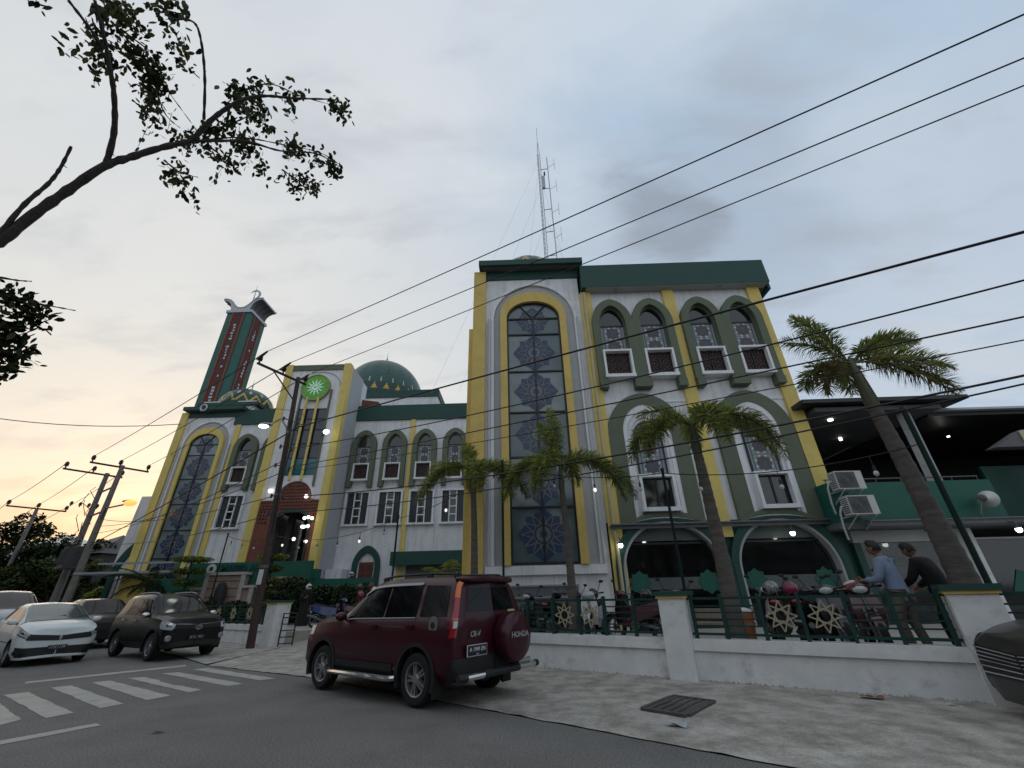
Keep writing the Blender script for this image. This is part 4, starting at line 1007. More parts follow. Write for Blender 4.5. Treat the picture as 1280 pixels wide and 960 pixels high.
def ac_unit(p, label):
    t = thing('air_conditioner', label, 'air conditioner', p, group='outdoor units on the green parapet')
    w, h, d = .84, .56, .34
    b = MB(); b.box(-w/2,w/2,-d/2,d/2,-h/2,h/2,'ac_white'); part('casing', b, t)
    b = MB(); c_ = (-.10,0)
    b.extr([(-.40,-.25),(.20,-.25),(.20,.25),(-.40,.25)], -d/2-.006, -d/2-.001, 'ac_grille')
    for r in (.08,.13,.18,.23): b.band([(c_[0]+r*cos(2*pi*k/24),c_[1]+r*sin(2*pi*k/24)) for k in range(24)], [(c_[0]+(r-.014)*cos(2*pi*k/24),c_[1]+(r-.014)*sin(2*pi*k/24)) for k in range(24)], -d/2-.018, -d/2-.007, 'steel_grey', closed=True)
    b.lathe([(.05,0),(.05,-.02)], 12, 'steel_grey', (c_[0],-d/2-.002,c_[1]), axis='Y')
    for k in range(8): b.box(-w/2-.006,-w/2-.001,-d/2+.04,d/2-.04,-h/2+.06+k*.058,-h/2+.085+k*.058,'ac_grille')
    part('fan_grille', b, t)
    b = MB()
    for x_ in (-.28,.28): b = MB(); b.extr([(x_-.02,-h/2-.03),(x_+.02,-h/2-.03),(x_+.02,-h/2-.001),(x_-.02,-h/2-.001)], -d/2, .45, 'cap_white'); b.tube([(x_,-d/2+.03,-h/2-.03),(x_,.42,-h/2-.36)], .018, 5, 'cap_white'); part('bracket', b, t)
    b = MB(); pts = [(-.40,.05,0),(-.55,.02,-.02),(-.62,.05,-.2),(-.56,.2,-.6),(-.48,.3,-.95)]
    b.tube(pts, .028, 6, 'cap_white'); part('hose', b, t)
ac_unit((10.32,13.33,4.46), 'upper of two white outdoor units on the green parapet')
ac_unit((10.42,13.33,3.70), 'lower of two white outdoor units on the green parapet')
hs = thing('horn_loudspeaker', 'grey horn loudspeaker fixed to the green parapet', 'loudspeaker', (14.45,13.45,3.83), R(28))
b = MB(); b.lathe([(.07,-.22),(.08,-.05),(.13,.06),(.24,.17),(.255,.20),(.23,.18),(.10,.05),(.02,.0)], 24, 'ac_white', axis='X'); part('horn', b, hs)
b = MB(); b.lathe([(.02,-.36),(.10,-.34),(.11,-.22),(.08,-.2)], 16, 'steel_grey', axis='X'); b.tube([(-.25,0,0),(-.25,.3,0)], .02, 5, 'steel_grey'); part('driver', b, hs)
b = MB(); b.tube([(-.1,.1,-.1),(.1,.3,-.42),(.5,.33,-.62),(.75,.33,-.62)], .012, 5, 'ac_white'); part('cord', b, hs)

# ------------------------------------------------------------------ fence wall on the street
def pier(s0, s1, label, h=1.34, depth=.42, lean=0.0):
    c = F((s0+s1)/2); t = thing('gate_pier' if h > 1.4 else 'fence_pier', label, 'pier', (c.x,c.y,0), -FA)
    w = s1-s0
    b = MB(); b.box(-w/2,w/2,-.12,depth,0,h,'fence_white'); part('shaft', b, t)
    b = MB(); b.box(-w/2-.03,w/2+.03,-.15,depth+.03,h+.001,h+.045,'yellow_aged'); b.box(-w/2-.06,w/2+.06,-.18,depth+.06,h+.046,h+.125,'deep_green'); part('cap', b, t)
    return t
pier(-.13,.35,'white pier with a green cap between the two railing sections')
pier(4.03,4.56,'white pier with a green cap at the right end beside the black car')
pier(-7.25,-6.8,'white pier with a green cap hidden behind the maroon car')
pier(-14.62,-13.95,'wide white gate pier with a yellow edged top behind the rusty pole', h=1.36)
def low_wall(s0, s1, label):
    c = F((s0+s1)/2); L_ = s1-s0
    t = thing('low_wall', label, 'wall', (c.x,c.y,0), -FA)
    b = MB(); b.box(-L_/2,L_/2,.02,.30,0,.50,'fence_white'); part('base', b, t)
    b = MB(); b.box(-L_/2,L_/2,-.035,.32,.504,.68,'fence_white'); part('coping', b, t)
    b = MB(); rw = random.Random(int(s0*10)); x = -L_/2
    nz_ = [rw.random() for _ in range(241)]
    b.grid(lambda u, v: (-L_/2+L_*u, .016-.028*v, .036+(1-v)*(.012+.038*nz_[int(u*240)]**3)), 240, 1, 'concrete'); part('plaster_foot', b, t)
    return t
def star_motif(root, x, z, r):
    b = MB()
    for k in range(8):                                    # eight pointed star drawn by eight crossing flat bars
        t = 2*pi*k/8; t2 = t+2*pi*3/8; p = Vector((x+r*sin(t),0,z+r*cos(t))); q = Vector((x+r*sin(t2),0,z+r*cos(t2))); w_ = Vector(((q-p).z,0,-(q-p).x)).normalized()*.0105
        y0 = .03+.001*k; b.add([p-w_+Vector((0,y0,0)),p+w_+Vector((0,y0,0)),q+w_+Vector((0,y0,0)),q-w_+Vector((0,y0,0)),p-w_+Vector((0,y0+.016,0)),p+w_+Vector((0,y0+.016,0)),q+w_+Vector((0,y0+.016,0)),q-w_+Vector((0,y0+.016,0))], [(0,1,2,3),(7,6,5,4),(0,4,5,1),(1,5,6,2),(2,6,7,3),(3,7,4,0)], 'star_gold')
    part('star', b, root)
def railing(s0, s1, posts, label, stars=(), nobars=()):
    c = F((s0+s1)/2); L_ = s1-s0; mid = (s0+s1)/2
    t = thing('railing', label, 'railing', (c.x,c.y,.68), -FA, group='green railings on the white wall')
    b = MB()
    b.box(-L_/2,L_/2,.10,.14,.63,.67,'rail_green'); b.box(-L_/2,L_/2,.10,.14,.055,.095,'rail_green'); part('rails', b, t)
    for s_ in posts: b = MB(); b.box(s_-mid-.028,s_-mid+.028,.08,.155,-.0,.72,'rail_green'); part('post', b, t)
    b = MB(); ps = sorted([s0]+list(posts)+[s1])
    for a, c2 in zip(ps, ps[1:]):
        m_ = (a+c2)/2
        if any(abs(m_-q) < .2 for q in stars): continue
        for k in range(1,5): z_ = .10+k*.106; b.box(a-mid+.03,c2-mid-.03,.11,.13,z_-.012,z_+.012,'rail_green')
    part('bars', b, t)
    for s_ in stars: star_motif(t, s_-mid, .37, .235)
    return t
low_wall(-6.8,-.131,'long white low wall behind the maroon car, left of the middle pier'); low_wall(.351,4.029,'white low wall with a chipped foot between the middle pier and the right end pier')
low_wall(4.57,14,'white low wall running on behind the black car')
railing(-6.8,-.131,(-6.1,-5.4,-4.7,-4.0,-3.30,-2.62,-1.95,-1.37,-.73),'green railing with two gold stars left of the middle pier', stars=(-2.285,-1.66))
railing(.351,4.029,(.42,.95,1.57,2.17,2.80,3.38,3.95),'green railing with two gold stars between the middle and right piers', stars=(1.87,2.485))
railing(4.57,14,(5.2,5.8,6.4,7,7.7,8.4),'green railing continuing right of the end pier above the black car')
# the left fence, past the gate
low_wall(-24,-14.63,'grey white low wall with a green railing left of the rusty pole')
lr = railing(-24,-14.63,tuple(-23.6+.65*k for k in range(14)),'green railing on the low wall in front of the stone feature', stars=(-16.12,-17.42,-18.72))
gt = thing('gate_leaf', 'narrow dark gate leaf standing folded beside the wide white gate pier', 'gate', tuple(F(-13.75,.1,.02)), -FA+R(70))
b = MB()
for x_ in (0,.45): b.tube([(x_,0,0),(x_,0,1.05)], .025, 6, 'mullion')
for z_ in (.1,.3,.5,.7,.9,1.03): b.tube([(0,0,z_),(.45,0,z_)], .018, 5, 'mullion')
part('frame', b, gt)

# ------------------------------------------------------------------ poles and lines
def wire(name, pts, r, label, ext0=0.0, ext1=0.0, group='overhead lines'):
    """a sagging line through three or more points (quadratic fit in its own vertical plane)"""
    P = [Vector(p) for p in pts]; a, e = P[0], P[-1]; h = Vector((e.x-a.x,e.y-a.y,0)); L_ = h.length; h.normalize()
    ts = [((p-a).x*h.x+(p-a).y*h.y)/L_ for p in P]
    sag = 0; w_ = 0
    for t, p in zip(ts, P):
        k = t*(1-t); sag += k*(a.z+(e.z-a.z)*t - p.z); w_ += k*k
    sag = sag/w_ if w_ > 1e-6 else 0
    t0, t1 = -ext0/L_, 1+ext1/L_; n = 30
    cur = []
    for i in range(n+1):
        t = t0+(t1-t0)*i/n; cur.append((a.x+h.x*L_*t, a.y+h.y*L_*t, a.z+(e.z-a.z)*t-sag*t*(1-t)))
    b = MB(); b.tube(cur, r, 5, 'wire_black'); o = cur[0]
    return solo(name, b, label, 'cable', o, group)
def insulator(mb, c, ax=None, s=1.0, tilt=0):
    T0 = mb.T; mb.T = Matrix.Translation(c) @ Matrix.Rotation(tilt,4,'Y') @ Matrix.Scale(s,4)
    mb.lathe([(.03,0),(.03,.08),(.085,.09),(.06,.13),(.09,.15),(.065,.19),(.085,.21),(.05,.27),(.03,.29)], 10, 'ceramic'); mb.T = T0
# near pole
NP = Vector((-9.41,16.52,0)); TOP = Vector((-9.86,16.30,10.42))
np_ = thing('utility_pole', 'rusty brown steel utility pole at the gate carrying a crossarm and a street lamp', 'utility pole', tuple(NP))
b = MB(); pp = [NP.lerp(TOP, k/12) for k in range(13)]; b.tube(pp, [.135-.045*(k/12) for k in range(13)], 12, 'rust_pole')
for k in (3,6,9): q = pp[k]; b.tube([q-Vector((0,0,.05)), q+Vector((0,0,.05))], .15-.012*k*.4, 12, 'steel_grey')
part('shaft', b, np_, True)
b = MB(); A0, A1 = Vector((-10.72,14.62,10.25)), Vector((-9.66,16.66,10.25)); ad = (A1-A0).normalized()
b.tube([A0,A1], .055, 6, 'rust_pole'); b.tube([A0.lerp(A1,.30), Vector((-9.84,16.3,9.3))], .03, 5, 'rust_pole'); ar = part('crossarm', b, np_, True)
INS = [A0.lerp(A1,.03)+Vector((0,0,.06)), A0.lerp(A1,.50)+Vector((0,0,.06)), A0.lerp(A1,.97)+Vector((0,0,.06))]
for q in INS:
    b = MB(); insulator(b, q, s=1.15); b.tube([q+Vector((0,0,.30))-D*.36, q+Vector((0,0,.30)), q+Vector((0,0,.36))+D*(.46 if q is not INS[2] else .16)], [.05,.07,.04], 6, 'ceramic'); part('insulator', b, ar, True)
b = MB()
for z_, l_ in ((8.35,.55),(7.15,.4),(6.35,.5),(5.15,.4),(4.5,.4)):
    c = NP.lerp(TOP, z_/10.42); b.tube([c-ad*l_*.7, c+ad*l_], .022, 5, 'steel_grey')
    for q in (-.6,.6): b.tube([c+ad*l_*q-Vector((0,0,.10)), c+ad*l_*q+Vector((0,0,.06))], .045, 7, 'ceramic')
b.tube([NP.lerp(TOP,.36)+Vector((.12,-.1,0)), NP.lerp(TOP,.8)+Vector((.10,-.1,0))], .03, 6, 'wire_black')
part('service_brackets', b, np_, True)
b = MB(); c = NP.lerp(TOP,.735); LP1 = Vector((-12.35,18.6,9.08))
b.tube([c, c+(LP1-c)*.12+Vector((0,0,.32)), c+(LP1-c)*.4+Vector((0,0,.62)), LP1+Vector((.5,-.3,-.02))], .045, 6, 'steel_grey')
lm = part('lamp_arm', b, np_, True)
b = MB(); b.ball(LP1+Vector((.05,0,.05)), .34, .18, .09, 'galv'); b.ball(LP1+Vector((-.03,-.02,-.03)), .24, .15, .09, 'lamp_white'); part('lamp_head', b, lm, True)
b = MB(); q = NP.lerp(TOP, .22); b.box(q.x-.10,q.x+.06,q.y-.15,q.y-.11,2.0,2.5,'plate_white'); part('notice', b, np_, True)
# double concrete pole with transformer, and a farther pole
def lean(base, top, r0, r1, mat_, n=8, k=10):
    b = MB(); a, c = Vector(base), Vector(top); b.tube([a.lerp(c,i/k) for i in range(k+1)], [r0+(r1-r0)*i/k for i in range(k+1)], n, mat_); return b
DP1, DP2 = Vector((-33.2,32.3,0)), Vector((-30.9,30.9,0))
dp = thing('transformer_pole', 'pair of grey concrete poles joined by struts, carrying a transformer and crossarms', 'utility pole', tuple((DP1+DP2)/2))
T1, T2 = DP1+Vector((-.3,.2,11.0)), DP2+Vector((-.1,.1,11.15))
part('pole', lean(DP1,T1,.26,.15,'concrete_pole'), dp, True); part('pole', lean(DP2,T2,.26,.15,'concrete_pole'), dp, True)
pd = Vector((.553,.833,0))
b = MB()
for z_ in (9.4,7.6): b.tube([DP1.lerp(T1,z_/11), DP2.lerp(T2,z_/11)], .07, 6, 'concrete_pole')
part('strut', b, dp, True)
DINS = []
b = MB()
for T_, o_ in ((T1,-2.6),(T2,-1.9)):
    a, c = T_+pd*(o_)+Vector((0,0,-.15)), T_+pd*(o_+3.6)+Vector((0,0,-.15)); b.tube([a,c], .075, 6, 'rust_pole')
    for f in (.03,.48,.97): q = a.lerp(c,f)+Vector((0,0,.07)); insulator(b, q, s=1.7); DINS.append(q+Vector((0,0,.45)))
part('crossarm', b, dp, True)
b = MB(); c = (DP1+DP2)/2+Vector((-.2,-.4,4.6)); b.cbox(c, 1.25, .8, 1.25, 'transformer_grey', -FA)
for k in range(5): b.cbox(c+D*(-.5+.25*k)-NV*.46, .06, .14, .95, 'transformer_grey', -FA)
for k in (-.5,0,.5): b.lathe([(.09,.75),(.12,.85),(.08,.95),(.11,1.05),(.04,1.2)], 8, 'ceramic', tuple(c+D*k))
b.cbox(c+Vector((0,0,-.72)), 2.4, .9, .14, 'transformer_grey', -FA); part('transformer', b, dp, True)
b = MB(); rnd = random.Random(9)
for k in range(9):
    z_ = 5.5+.55*k; q = DP1.lerp(T1, z_/11)+Vector((rnd.uniform(-.7,.1),rnd.uniform(-.5,.1),0)); b.tube([q, q+Vector((rnd.uniform(-.5,.4),0,rnd.uniform(-.9,-.2))), q+Vector((.4,.2,-1.2))], .03, 4, 'wire_black')
for k in range(4): q = DP1.lerp(T1,(8.2-.0*k)/11)+pd*(-1.3+.5*k); insulator(b, q, s=1.3)
part('fittings', b, dp, True)
b = MB(); q = DP1.lerp(T1, .10); b.cbox(q+Vector((.1,-.45,0)), .55, .06, 1.3, 'plate_white', -FA); part('notice', b, dp, True)
LP2 = Vector((-25.7,27.2,7.42)); c = DP2.lerp(T2,.62)
b = MB(); b.tube([c, c+Vector((.5,-.4,.9)), LP2+Vector((-1.2,.8,.05)), LP2], .055, 6, 'steel_grey'); la = part('lamp_arm', b, dp, True)
b = MB(); b.ball(LP2+Vector((-.1,0,.10)), .40, .24, .10, 'galv'); b.ball(LP2+Vector((.12,-.08,-.04)), .40, .26, .20, 'lamp_orange'); part('lamp_head', b, la, True)
FP = Vector((-58.7,49.2,0)); FT = Vector((-54.4,46.6,11.3))*1.0
fp = thing('utility_pole', 'far thin utility pole with a crossarm above the dark trees at the left', 'utility pole', tuple(FT.xy.to_3d()))
part('shaft', lean(FT.xy.to_3d(),FT,.24,.15,'concrete_pole'), fp, True)
b = MB(); a, c = FT-pd*2.4, FT+pd*2.4; b.tube([a,c], .09, 6, 'rust_pole'); FINS = []
for f in (.02,.5,.98): q = a.lerp(c,f); insulator(b, q, s=2.2); FINS.append(q+Vector((0,0,.5)))
part('crossarm', b, fp, True)
# high lines
for q, e, nm in zip(INS, ((9.53,3.93,10.78),(9.2,4.16,9.79),(9.0,4.29,9.19)), ('outermost','middle','innermost')):
    s_ = q+Vector((0,0,.37))+D*.46
    # end point: same vertical plane as the wire, parallel to the fence
    k = (Vector(e)-NP); off = (s_-NP).dot(NV); ee = Vector(e)
    # slide the end along its sight line onto the plane through this insulator
    cam0 = Vector((0,0,1.45)); d_ = ee-cam0; tt = ((NP+NV*off)-cam0).dot(NV)/d_.dot(NV); ee = cam0+d_*tt
    mid = s_.lerp(ee,.5)+Vector((0,0,-.02))
    wire('power_line', [s_, mid, ee], .014, nm+' of the three thin power lines running from the rusty pole up over the road', 0, 9)
for k, (q, nm) in enumerate(zip(INS, ('outermost','middle','innermost'))):
    a = q+Vector((0,0,.35))-D*.36; c = DINS[3+k] if k < 3 else DINS[k]
    wire('power_line', [c, c.lerp(a,.5)+Vector((0,0,-.12)), a], .02, nm+' of three power lines between the paired poles and the rusty pole')
    wire('power_line', [FINS[k], FINS[k].lerp(DINS[k],.5)+Vector((0,0,-.2)), DINS[k]], .026, nm+' of three power lines between the far pole and the paired poles')
    wire('power_line', [FINS[k]+Vector((-30,20,.5)), FINS[k].lerp(FINS[k]+Vector((-30,20,.5)),.5)+Vector((0,0,-.6)), FINS[k]], .03, nm+' of three power lines leaving the far pole to the left')
wire('trunk_cable', [(-9.56,16.62,8.15),(-2.21,11.74,7.50),(3.56,7.9,6.8),(8.05,4.92,6.38)], .027, 'thick black cable crossing the near tower and the upper arched windows', 0, 9)
wire('trunk_cable', [(-30.9,30.9,5.3),(-17.22,21.71,6.9),(-12.52,18.59,7.9),(-9.56,16.62,8.15)], .030, 'thick black cable rising from the paired poles to the rusty pole')
wire('service_cable', [(-9.45,16.5,7.16),(-1.09,10.99,6.19),(2.48,8.62,5.81),(5.15,6.85,5.69),(7.78,5.1,5.57)], .017, 'black cable under the thick one, passing below the upper window boxes', 0, 8)
wire('service_cable', [(-9.45,16.54,6.36),(-.62,10.68,5.56),(2.42,8.66,5.34),(5.04,6.92,5.23),(7.58,5.23,4.99)], .016, 'thin cable passing the feet of the upper olive windows', 0, 8)
wire('service_cable', [(-9.41,16.52,5.16),(-1.54,11.29,4.35),(2.27,8.76,4.11),(4.77,7.1,4.07),(7.28,5.43,4.11)], .020, 'black cable crossing the palm crowns and the two storey olive arches', 0, 8)
wire('service_cable', [(-9.3,16.44,4.52),(-1.53,11.28,4.04),(2.23,8.79,3.79),(4.72,7.14,3.81),(7.24,5.46,3.99)], .015, 'thin cable just below the one through the palm crowns', 0, 8)
wire('service_cable', [(-9.5,16.6,6.2),(-4.5,13.2,5.75),(1.5,9.2,4.95),(6.5,5.9,4.6),(7.4,5.3,4.62)], .011, 'thinnest cable fanning from the rusty pole over the near palms', 0, 8)
for k, (z0, z1) in enumerate(((3.9,6.6),(4.4,6.1),(4.9,5.2),(3.3,4.5))):
    a = Vector((-30.9,30.9,z0+2.2-.0*k)); c = NP.lerp(TOP, z1/10.42)
    wire('service_cable', [a, a.lerp(c,.5)+Vector((0,0,-.5)), c], .018, ('highest','second','third','lowest')[k]+' of the thin cables between the paired poles and the rusty pole')
wire('service_cable', [(-48,21,16.2),(-36,24.5,13.0),(-25.6,28.7,13.55)], .03, 'long sagging cable crossing the left sky to the far tower corner', 12, 0)
wire('service_cable', [(-11.2,16.9,9.2),(-11.9,22,10.9),(-12.76,26.0,11.5)], .012, 'thin cable to the floodlight on the entrance tower')
fl = thing('floodlight', 'small lit floodlight on the front of the entrance tower', 'lamp', (-12.95,25.9,11.5))
b = MB(); b.tube([(-.5,.55,-.1),(-.12,0,0)], .03, 5, 'steel_grey'); b.ball((0,0,0), .2,.14,.13, 'steel_grey'); part('bracket', b, fl)
b = MB(); b.ball((.10,-.08,-.03), .20,.14,.15, 'lamp_white'); part('bulb', b, fl)
gl = thing('globe_lamp', 'cluster of lit white globes beside the brick portal', 'lamp', (-12.95,26.0,4.2))
b = MB(); b.tube([(0,0,-1.2),(0,0,1.55)], .03, 6, 'mullion'); part('stem', b, gl)
for q in ((-.30,0,1.75),(-.02,-.1,1.78),(.12,.1,1.75),(-.34,0,1.25),(-.16,-.15,1.22),(.06,-.1,1.26),(-.7,0,.55),(.0,.1,.42)): b = MB(); b.ball(q, .10, mat='lamp_soft', n=10, m=6); part('globe', b, gl)
for p_, l_ in (((-16.0,26.35,7.75),'left of two small lamps on the brick portal'),((-13.6,26.35,7.35),'right of two small lamps on the brick portal')):
    t = thing('portal_lamp', l_, 'lamp', p_); b = MB(); b.ball((0,0,0), .12, mat='lamp_soft', n=10, m=6); part('bulb', b, t); b = MB(); b.box(-.03,.03,.02,.13,-.03,.03,'mullion'); part('bracket', b, t)

# ------------------------------------------------------------------ thin posts with strings of bulbs
POSTS = [(-14.58,21.39,4.46,'leftmost, in front of the stone feature'),(-10.64,18.77,4.04,'between the tiered shrub and the portal'),(-4.16,14.46,3.91,'beside the dark green door arch'),(-.51,12.04,5.0,'at the left edge of the tall star window'),(3.29,9.51,3.94,'in front of the left two storey arch'),(6.97,7.06,4.3,'beside the leaning palm trunk at the right pier')]
for x_, y_, h_, l_ in POSTS:
    t = thing('festoon_post', 'thin dark green post '+l_, 'post', (x_,y_,PZ), 0, 'posts for the bulb strings')
    b = MB(); b.tube([(0,0,0),(0,0,h_-PZ)], .032 if h_ != 4.3 else .042, 8, 'post_green'); part('shaft', b, t)
    b = MB(); b.tube([(0,0,h_-PZ),(0,0,h_-PZ+.06)], .045, 8, 'mullion'); part('cap', b, t)
LB = ['leftmost string of bulbs, above the green sign wall','string of bulbs between the tiered shrub and the door arch','string of bulbs across the garage canopy','string of bulbs across the tall star window','string of bulbs across the two storey arches']
for k in range(5):
    a, c = Vector(POSTS[k][:3]), Vector(POSTS[k+1][:3])
    if k == 4: c = Vector((6.97,7.06,3.7))
    a.z -= .05; c.z -= .05; L_ = (c-a).length; sg = .05*L_
    t = thing('bulb_string', LB[k], 'string lights', tuple(a))
    P_ = lambda f: a.lerp(c,f)-Vector((0,0,4*sg*f*(1-f)))
    b = MB(); b.tube([P_(i/20) for i in range(21)], .010, 4, 'wire_black'); part('cord', b, t, True)
    n = max(3, int(L_/1.15))
    for i in range(n):
        q = P_((i+.5)/n); b = MB(); b.tube([q, q-Vector((0,0,.17))], .008, 4, 'wire_black'); b.tube([q-Vector((0,0,.17)), q-Vector((0,0,.27))], .024, 7, 'mullion'); b.ball(q-Vector((0,0,.31)), .042, .042, .055, 'bulb_lit' if (i*7+k) % 4 == 1 else 'bulb_off', n=10, m=6); part('bulb', b, t, True)

# ------------------------------------------------------------------ sign wall and stone feature left of the gate
SY = 24.6
sg = thing('sign_wall', 'green name wall with a white ring emblem and dark lettering', 'sign', (-16.2,SY,PZ))
b = MB(); b.box(-18.4,-11.6,SY,SY+.25,PZ,3.42,'sign_green'); b.box(-11.6,-8.2,SY+.4,SY+.6,PZ,2.5,'teal_green'); b.box(-20.6,-18.4,SY+.3,SY+.5,PZ,2.7,'sign_green'); part('wall', b, sg, True)
b = MB(); cc = (-17.15,3.10); circ2 = lambda r: [(cc[0]+r*cos(2*pi*k/24), cc[1]+r*sin(2*pi*k/24)) for k in range(24)]
b.band(circ2(.26), circ2(.12), SY-.05, SY-.002, 'plate_white', closed=True); part('emblem', b, sg, True)
tm = text_mb('MASJID AL', .46, 'rail_green', .02, bold=.012); b = MB(); merge(b, tm, Matrix.Translation((-15.55,SY-.03,3.10))); part('lettering', b, sg, True)
sf = thing('stone_feature', 'stepped tan stone wall feature with a black boulder in front of the green sign', 'fountain', (-16.2,SY-.6,PZ))
b = MB(); b.box(-16.9,-14.9,SY-.5,SY-.05,PZ,2.75,'stone_tan'); b.box(-17.5,-16.91,SY-.5,SY-.05,PZ,2.05,'stone_tan'); b.box(-14.89,-14.3,SY-.5,SY-.05,PZ,2.1,'stone_tan')
for z_ in (1.3,1.7,2.1,2.45): b.box(-16.85,-14.95,SY-.515,SY-.501,z_,z_+.03,'brown_lattice')
part('slab_wall', b, sf, True)
b = MB()
for x0, x1, z1 in ((-17.62,-17.42,2.12),(-16.98,-16.78,2.85),(-15.02,-14.82,2.85),(-14.42,-14.22,2.16)): b.box(x0,x1,SY-.6,SY-.501,PZ,z1,'stone_light')
b.box(-17.0,-14.8,SY-.62,SY-.04,2.76,2.9,'stone_light'); b.box(-17.6,-16.99,SY-.62,SY-.04,2.06,2.2,'stone_light'); b.box(-14.8,-14.2,SY-.62,SY-.04,2.11,2.25,'stone_light'); b.box(-17.6,-14.2,SY-1.4,SY-1.2,PZ,1.0,'stone_light'); part('trim', b, sf, True)
b = MB(); b.box(-16.45,-15.95,SY-.56,SY-.501,PZ,1.75,'dark'); part('niche', b, sf, True)
b = MB(); b.lathe([(.22,0),(.30,.4),(.24,1.0),(.29,1.5),(.18,1.9),(.02,2.0)], 9, 'stone_black', (-15.75,SY-.85,PZ)); part('boulder', b, sf, True)
BR= {'main': [(-7.2, 4.1, 6.02), (-6.92, 4.05, 6.47), (-6.58, 4.01, 6.94), (-6.19, 3.96, 7.4), (-5.9, 4.0, 7.67), (-5.58, 4.04, 7.93), (-5.21, 4.11, 8.2)], 'up': [(-5.21, 4.11, 8.2), (-4.92, 3.98, 8.48), (-4.63, 3.9, 8.72), (-4.33, 3.87, 8.92), (-4.06, 3.92, 9.05), (-3.67, 4.04, 9.18), (-3.16, 4.16, 9.34)], 'low': [(-5.21, 4.11, 8.2), (-4.87, 4.23, 8.37), (-4.52, 4.36, 8.53), (-4.11, 4.6, 8.62), (-3.58, 4.78, 8.78), (-3.27, 5.02, 8.77)], 'stem': [(-6.17, 3.96, 7.43), (-5.96, 3.69, 7.8), (-5.8, 3.36, 8.12), (-5.7, 3.06, 8.35), (-5.62, 2.8, 8.53), (-5.53, 2.48, 8.71)], 'stemL': [(-5.68, 2.92, 8.43), (-5.71, 2.67, 8.5), (-5.76, 2.42, 8.56)], 'hook': [(-4.98, 3.94, 8.47), (-4.79, 3.53, 8.81), (-4.66, 3.16, 9.05), (-4.65, 2.93, 9.15), (-4.87, 2.84, 9.04)], 'dead': [(-7.17, 4.03, 6.12), (-6.93, 3.92, 6.56), (-6.7, 3.86, 6.9), (-6.55, 3.78, 7.13), (-6.38, 3.64, 7.41)]}
TW= [[(-5.87, 2.88, 9.18), (-5.78, 3.16, 9.14), (-5.68, 3.46, 9.08), (-5.6, 3.82, 8.97), (-5.49, 4.21, 8.84)], [(-5.98, 2.8, 9.5), (-5.84, 2.97, 9.55), (-5.73, 3.23, 9.53)], [(-5.23, 2.78, 9.36), (-5.06, 2.9, 9.43), (-4.86, 2.98, 9.53)], [(-5.4, 3.27, 9.73), (-5.39, 3.46, 9.67)], [(-6.42, 2.47, 8.7), (-6.25, 2.58, 8.81)], [(-6.01, 2.85, 9.01), (-6.12, 3.24, 8.76)], [(-4.95, 4.14, 9.52), (-4.38, 4.13, 9.85), (-3.93, 4.4, 9.94), (-3.4, 4.65, 10.04)], [(-5.49, 4.39, 8.65), (-4.9, 4.55, 8.97), (-4.34, 4.81, 9.15), (-3.76, 5.08, 9.28), (-3.45, 5.33, 9.26)], [(-5.33, 4.39, 8.9), (-4.86, 4.38, 9.21), (-4.54, 4.37, 9.41), (-4.53, 4.68, 9.24)], [(-5.8, 4.33, 8.07), (-5.67, 4.54, 8.04), (-5.48, 4.69, 8.1)], [(-5.44, 4.65, 8.84), (-5.26, 4.93, 8.79)], [(-4.46, 5.18, 8.94), (-4.18, 5.46, 8.91), (-3.89, 5.68, 8.9)], [(-5.98, 3.66, 8.59), (-5.91, 3.79, 8.58)], [(-5.81, 3.57, 9.19), (-5.87, 4.03, 8.91), (-5.76, 4.28, 8.86)], [(-5.74, 2.94, 9.08), (-5.5, 3.31, 9.1)], [(-4.92, 4.59, 8.96), (-4.67, 4.95, 8.9)]]
LE= [[(-7.58, 4.53, 5.41), (-7.42, 4.68, 5.55), (-7.31, 4.89, 5.49), (-7.21, 5.08, 5.43)], [(-7.62, 4.69, 5.13), (-7.5, 4.9, 5.13), (-7.37, 5.02, 5.21)], [(-7.66, 4.92, 4.74), (-7.53, 5.07, 4.82), (-7.41, 5.26, 4.79)], [(-7.64, 4.81, 4.94), (-7.46, 5.03, 5.01)], [(-7.68, 5.03, 4.53), (-7.52, 5.24, 4.58)]]
LT= [[(-7.5, 4.41, 5.7), (-7.36, 4.58, 5.76), (-7.26, 4.68, 5.82)], [(-7.31, 4.84, 5.55), (-7.2, 4.97, 5.59), (-7.01, 5.19, 5.65)], [(-7.43, 5.16, 4.9), (-7.33, 5.29, 4.92)]]
# ------------------------------------------------------------------ foliage helpers
def leaf_quads(mb, centers, size, mats, rnd, flat=.0, droop=0.0, aspect=.5, oval=False):
    """scatter small bent leaves, two triangles each side of a midrib"""
    for c, mt in centers:
        s_ = size*rnd.uniform(.7,1.3); a = rnd.uniform(0,2*pi); e = rnd.uniform(-1,1)*(1-flat) - droop
        u = Vector((cos(a)*cos(e), sin(a)*cos(e), sin(e))); w_ = u.cross(Vector((rnd.uniform(-1,1),rnd.uniform(-1,1),1.2+2*flat))).normalized()
        c = Vector(c); h = s_*aspect
        if oval:
            dz = Vector((0,0,-.10*s_)); mb.add([c-u*s_*.5, c-u*s_*.22+w_*h*.42, c+u*s_*.14+w_*h*.46+dz*.3, c+u*s_*.55+dz, c+u*s_*.14-w_*h*.46+dz*.3, c-u*s_*.22-w_*h*.42], [(0,1,2,3),(0,3,4,5)], mt); continue
        mb.add([c-u*s_*.5, c+w_*h*.5+Vector((0,0,-.04*s_)), c+u*s_*.55+Vector((0,0,-.12*s_)), c-w_*h*.5+Vector((0,0,-.04*s_))], [(0,1,2,3)], mt)
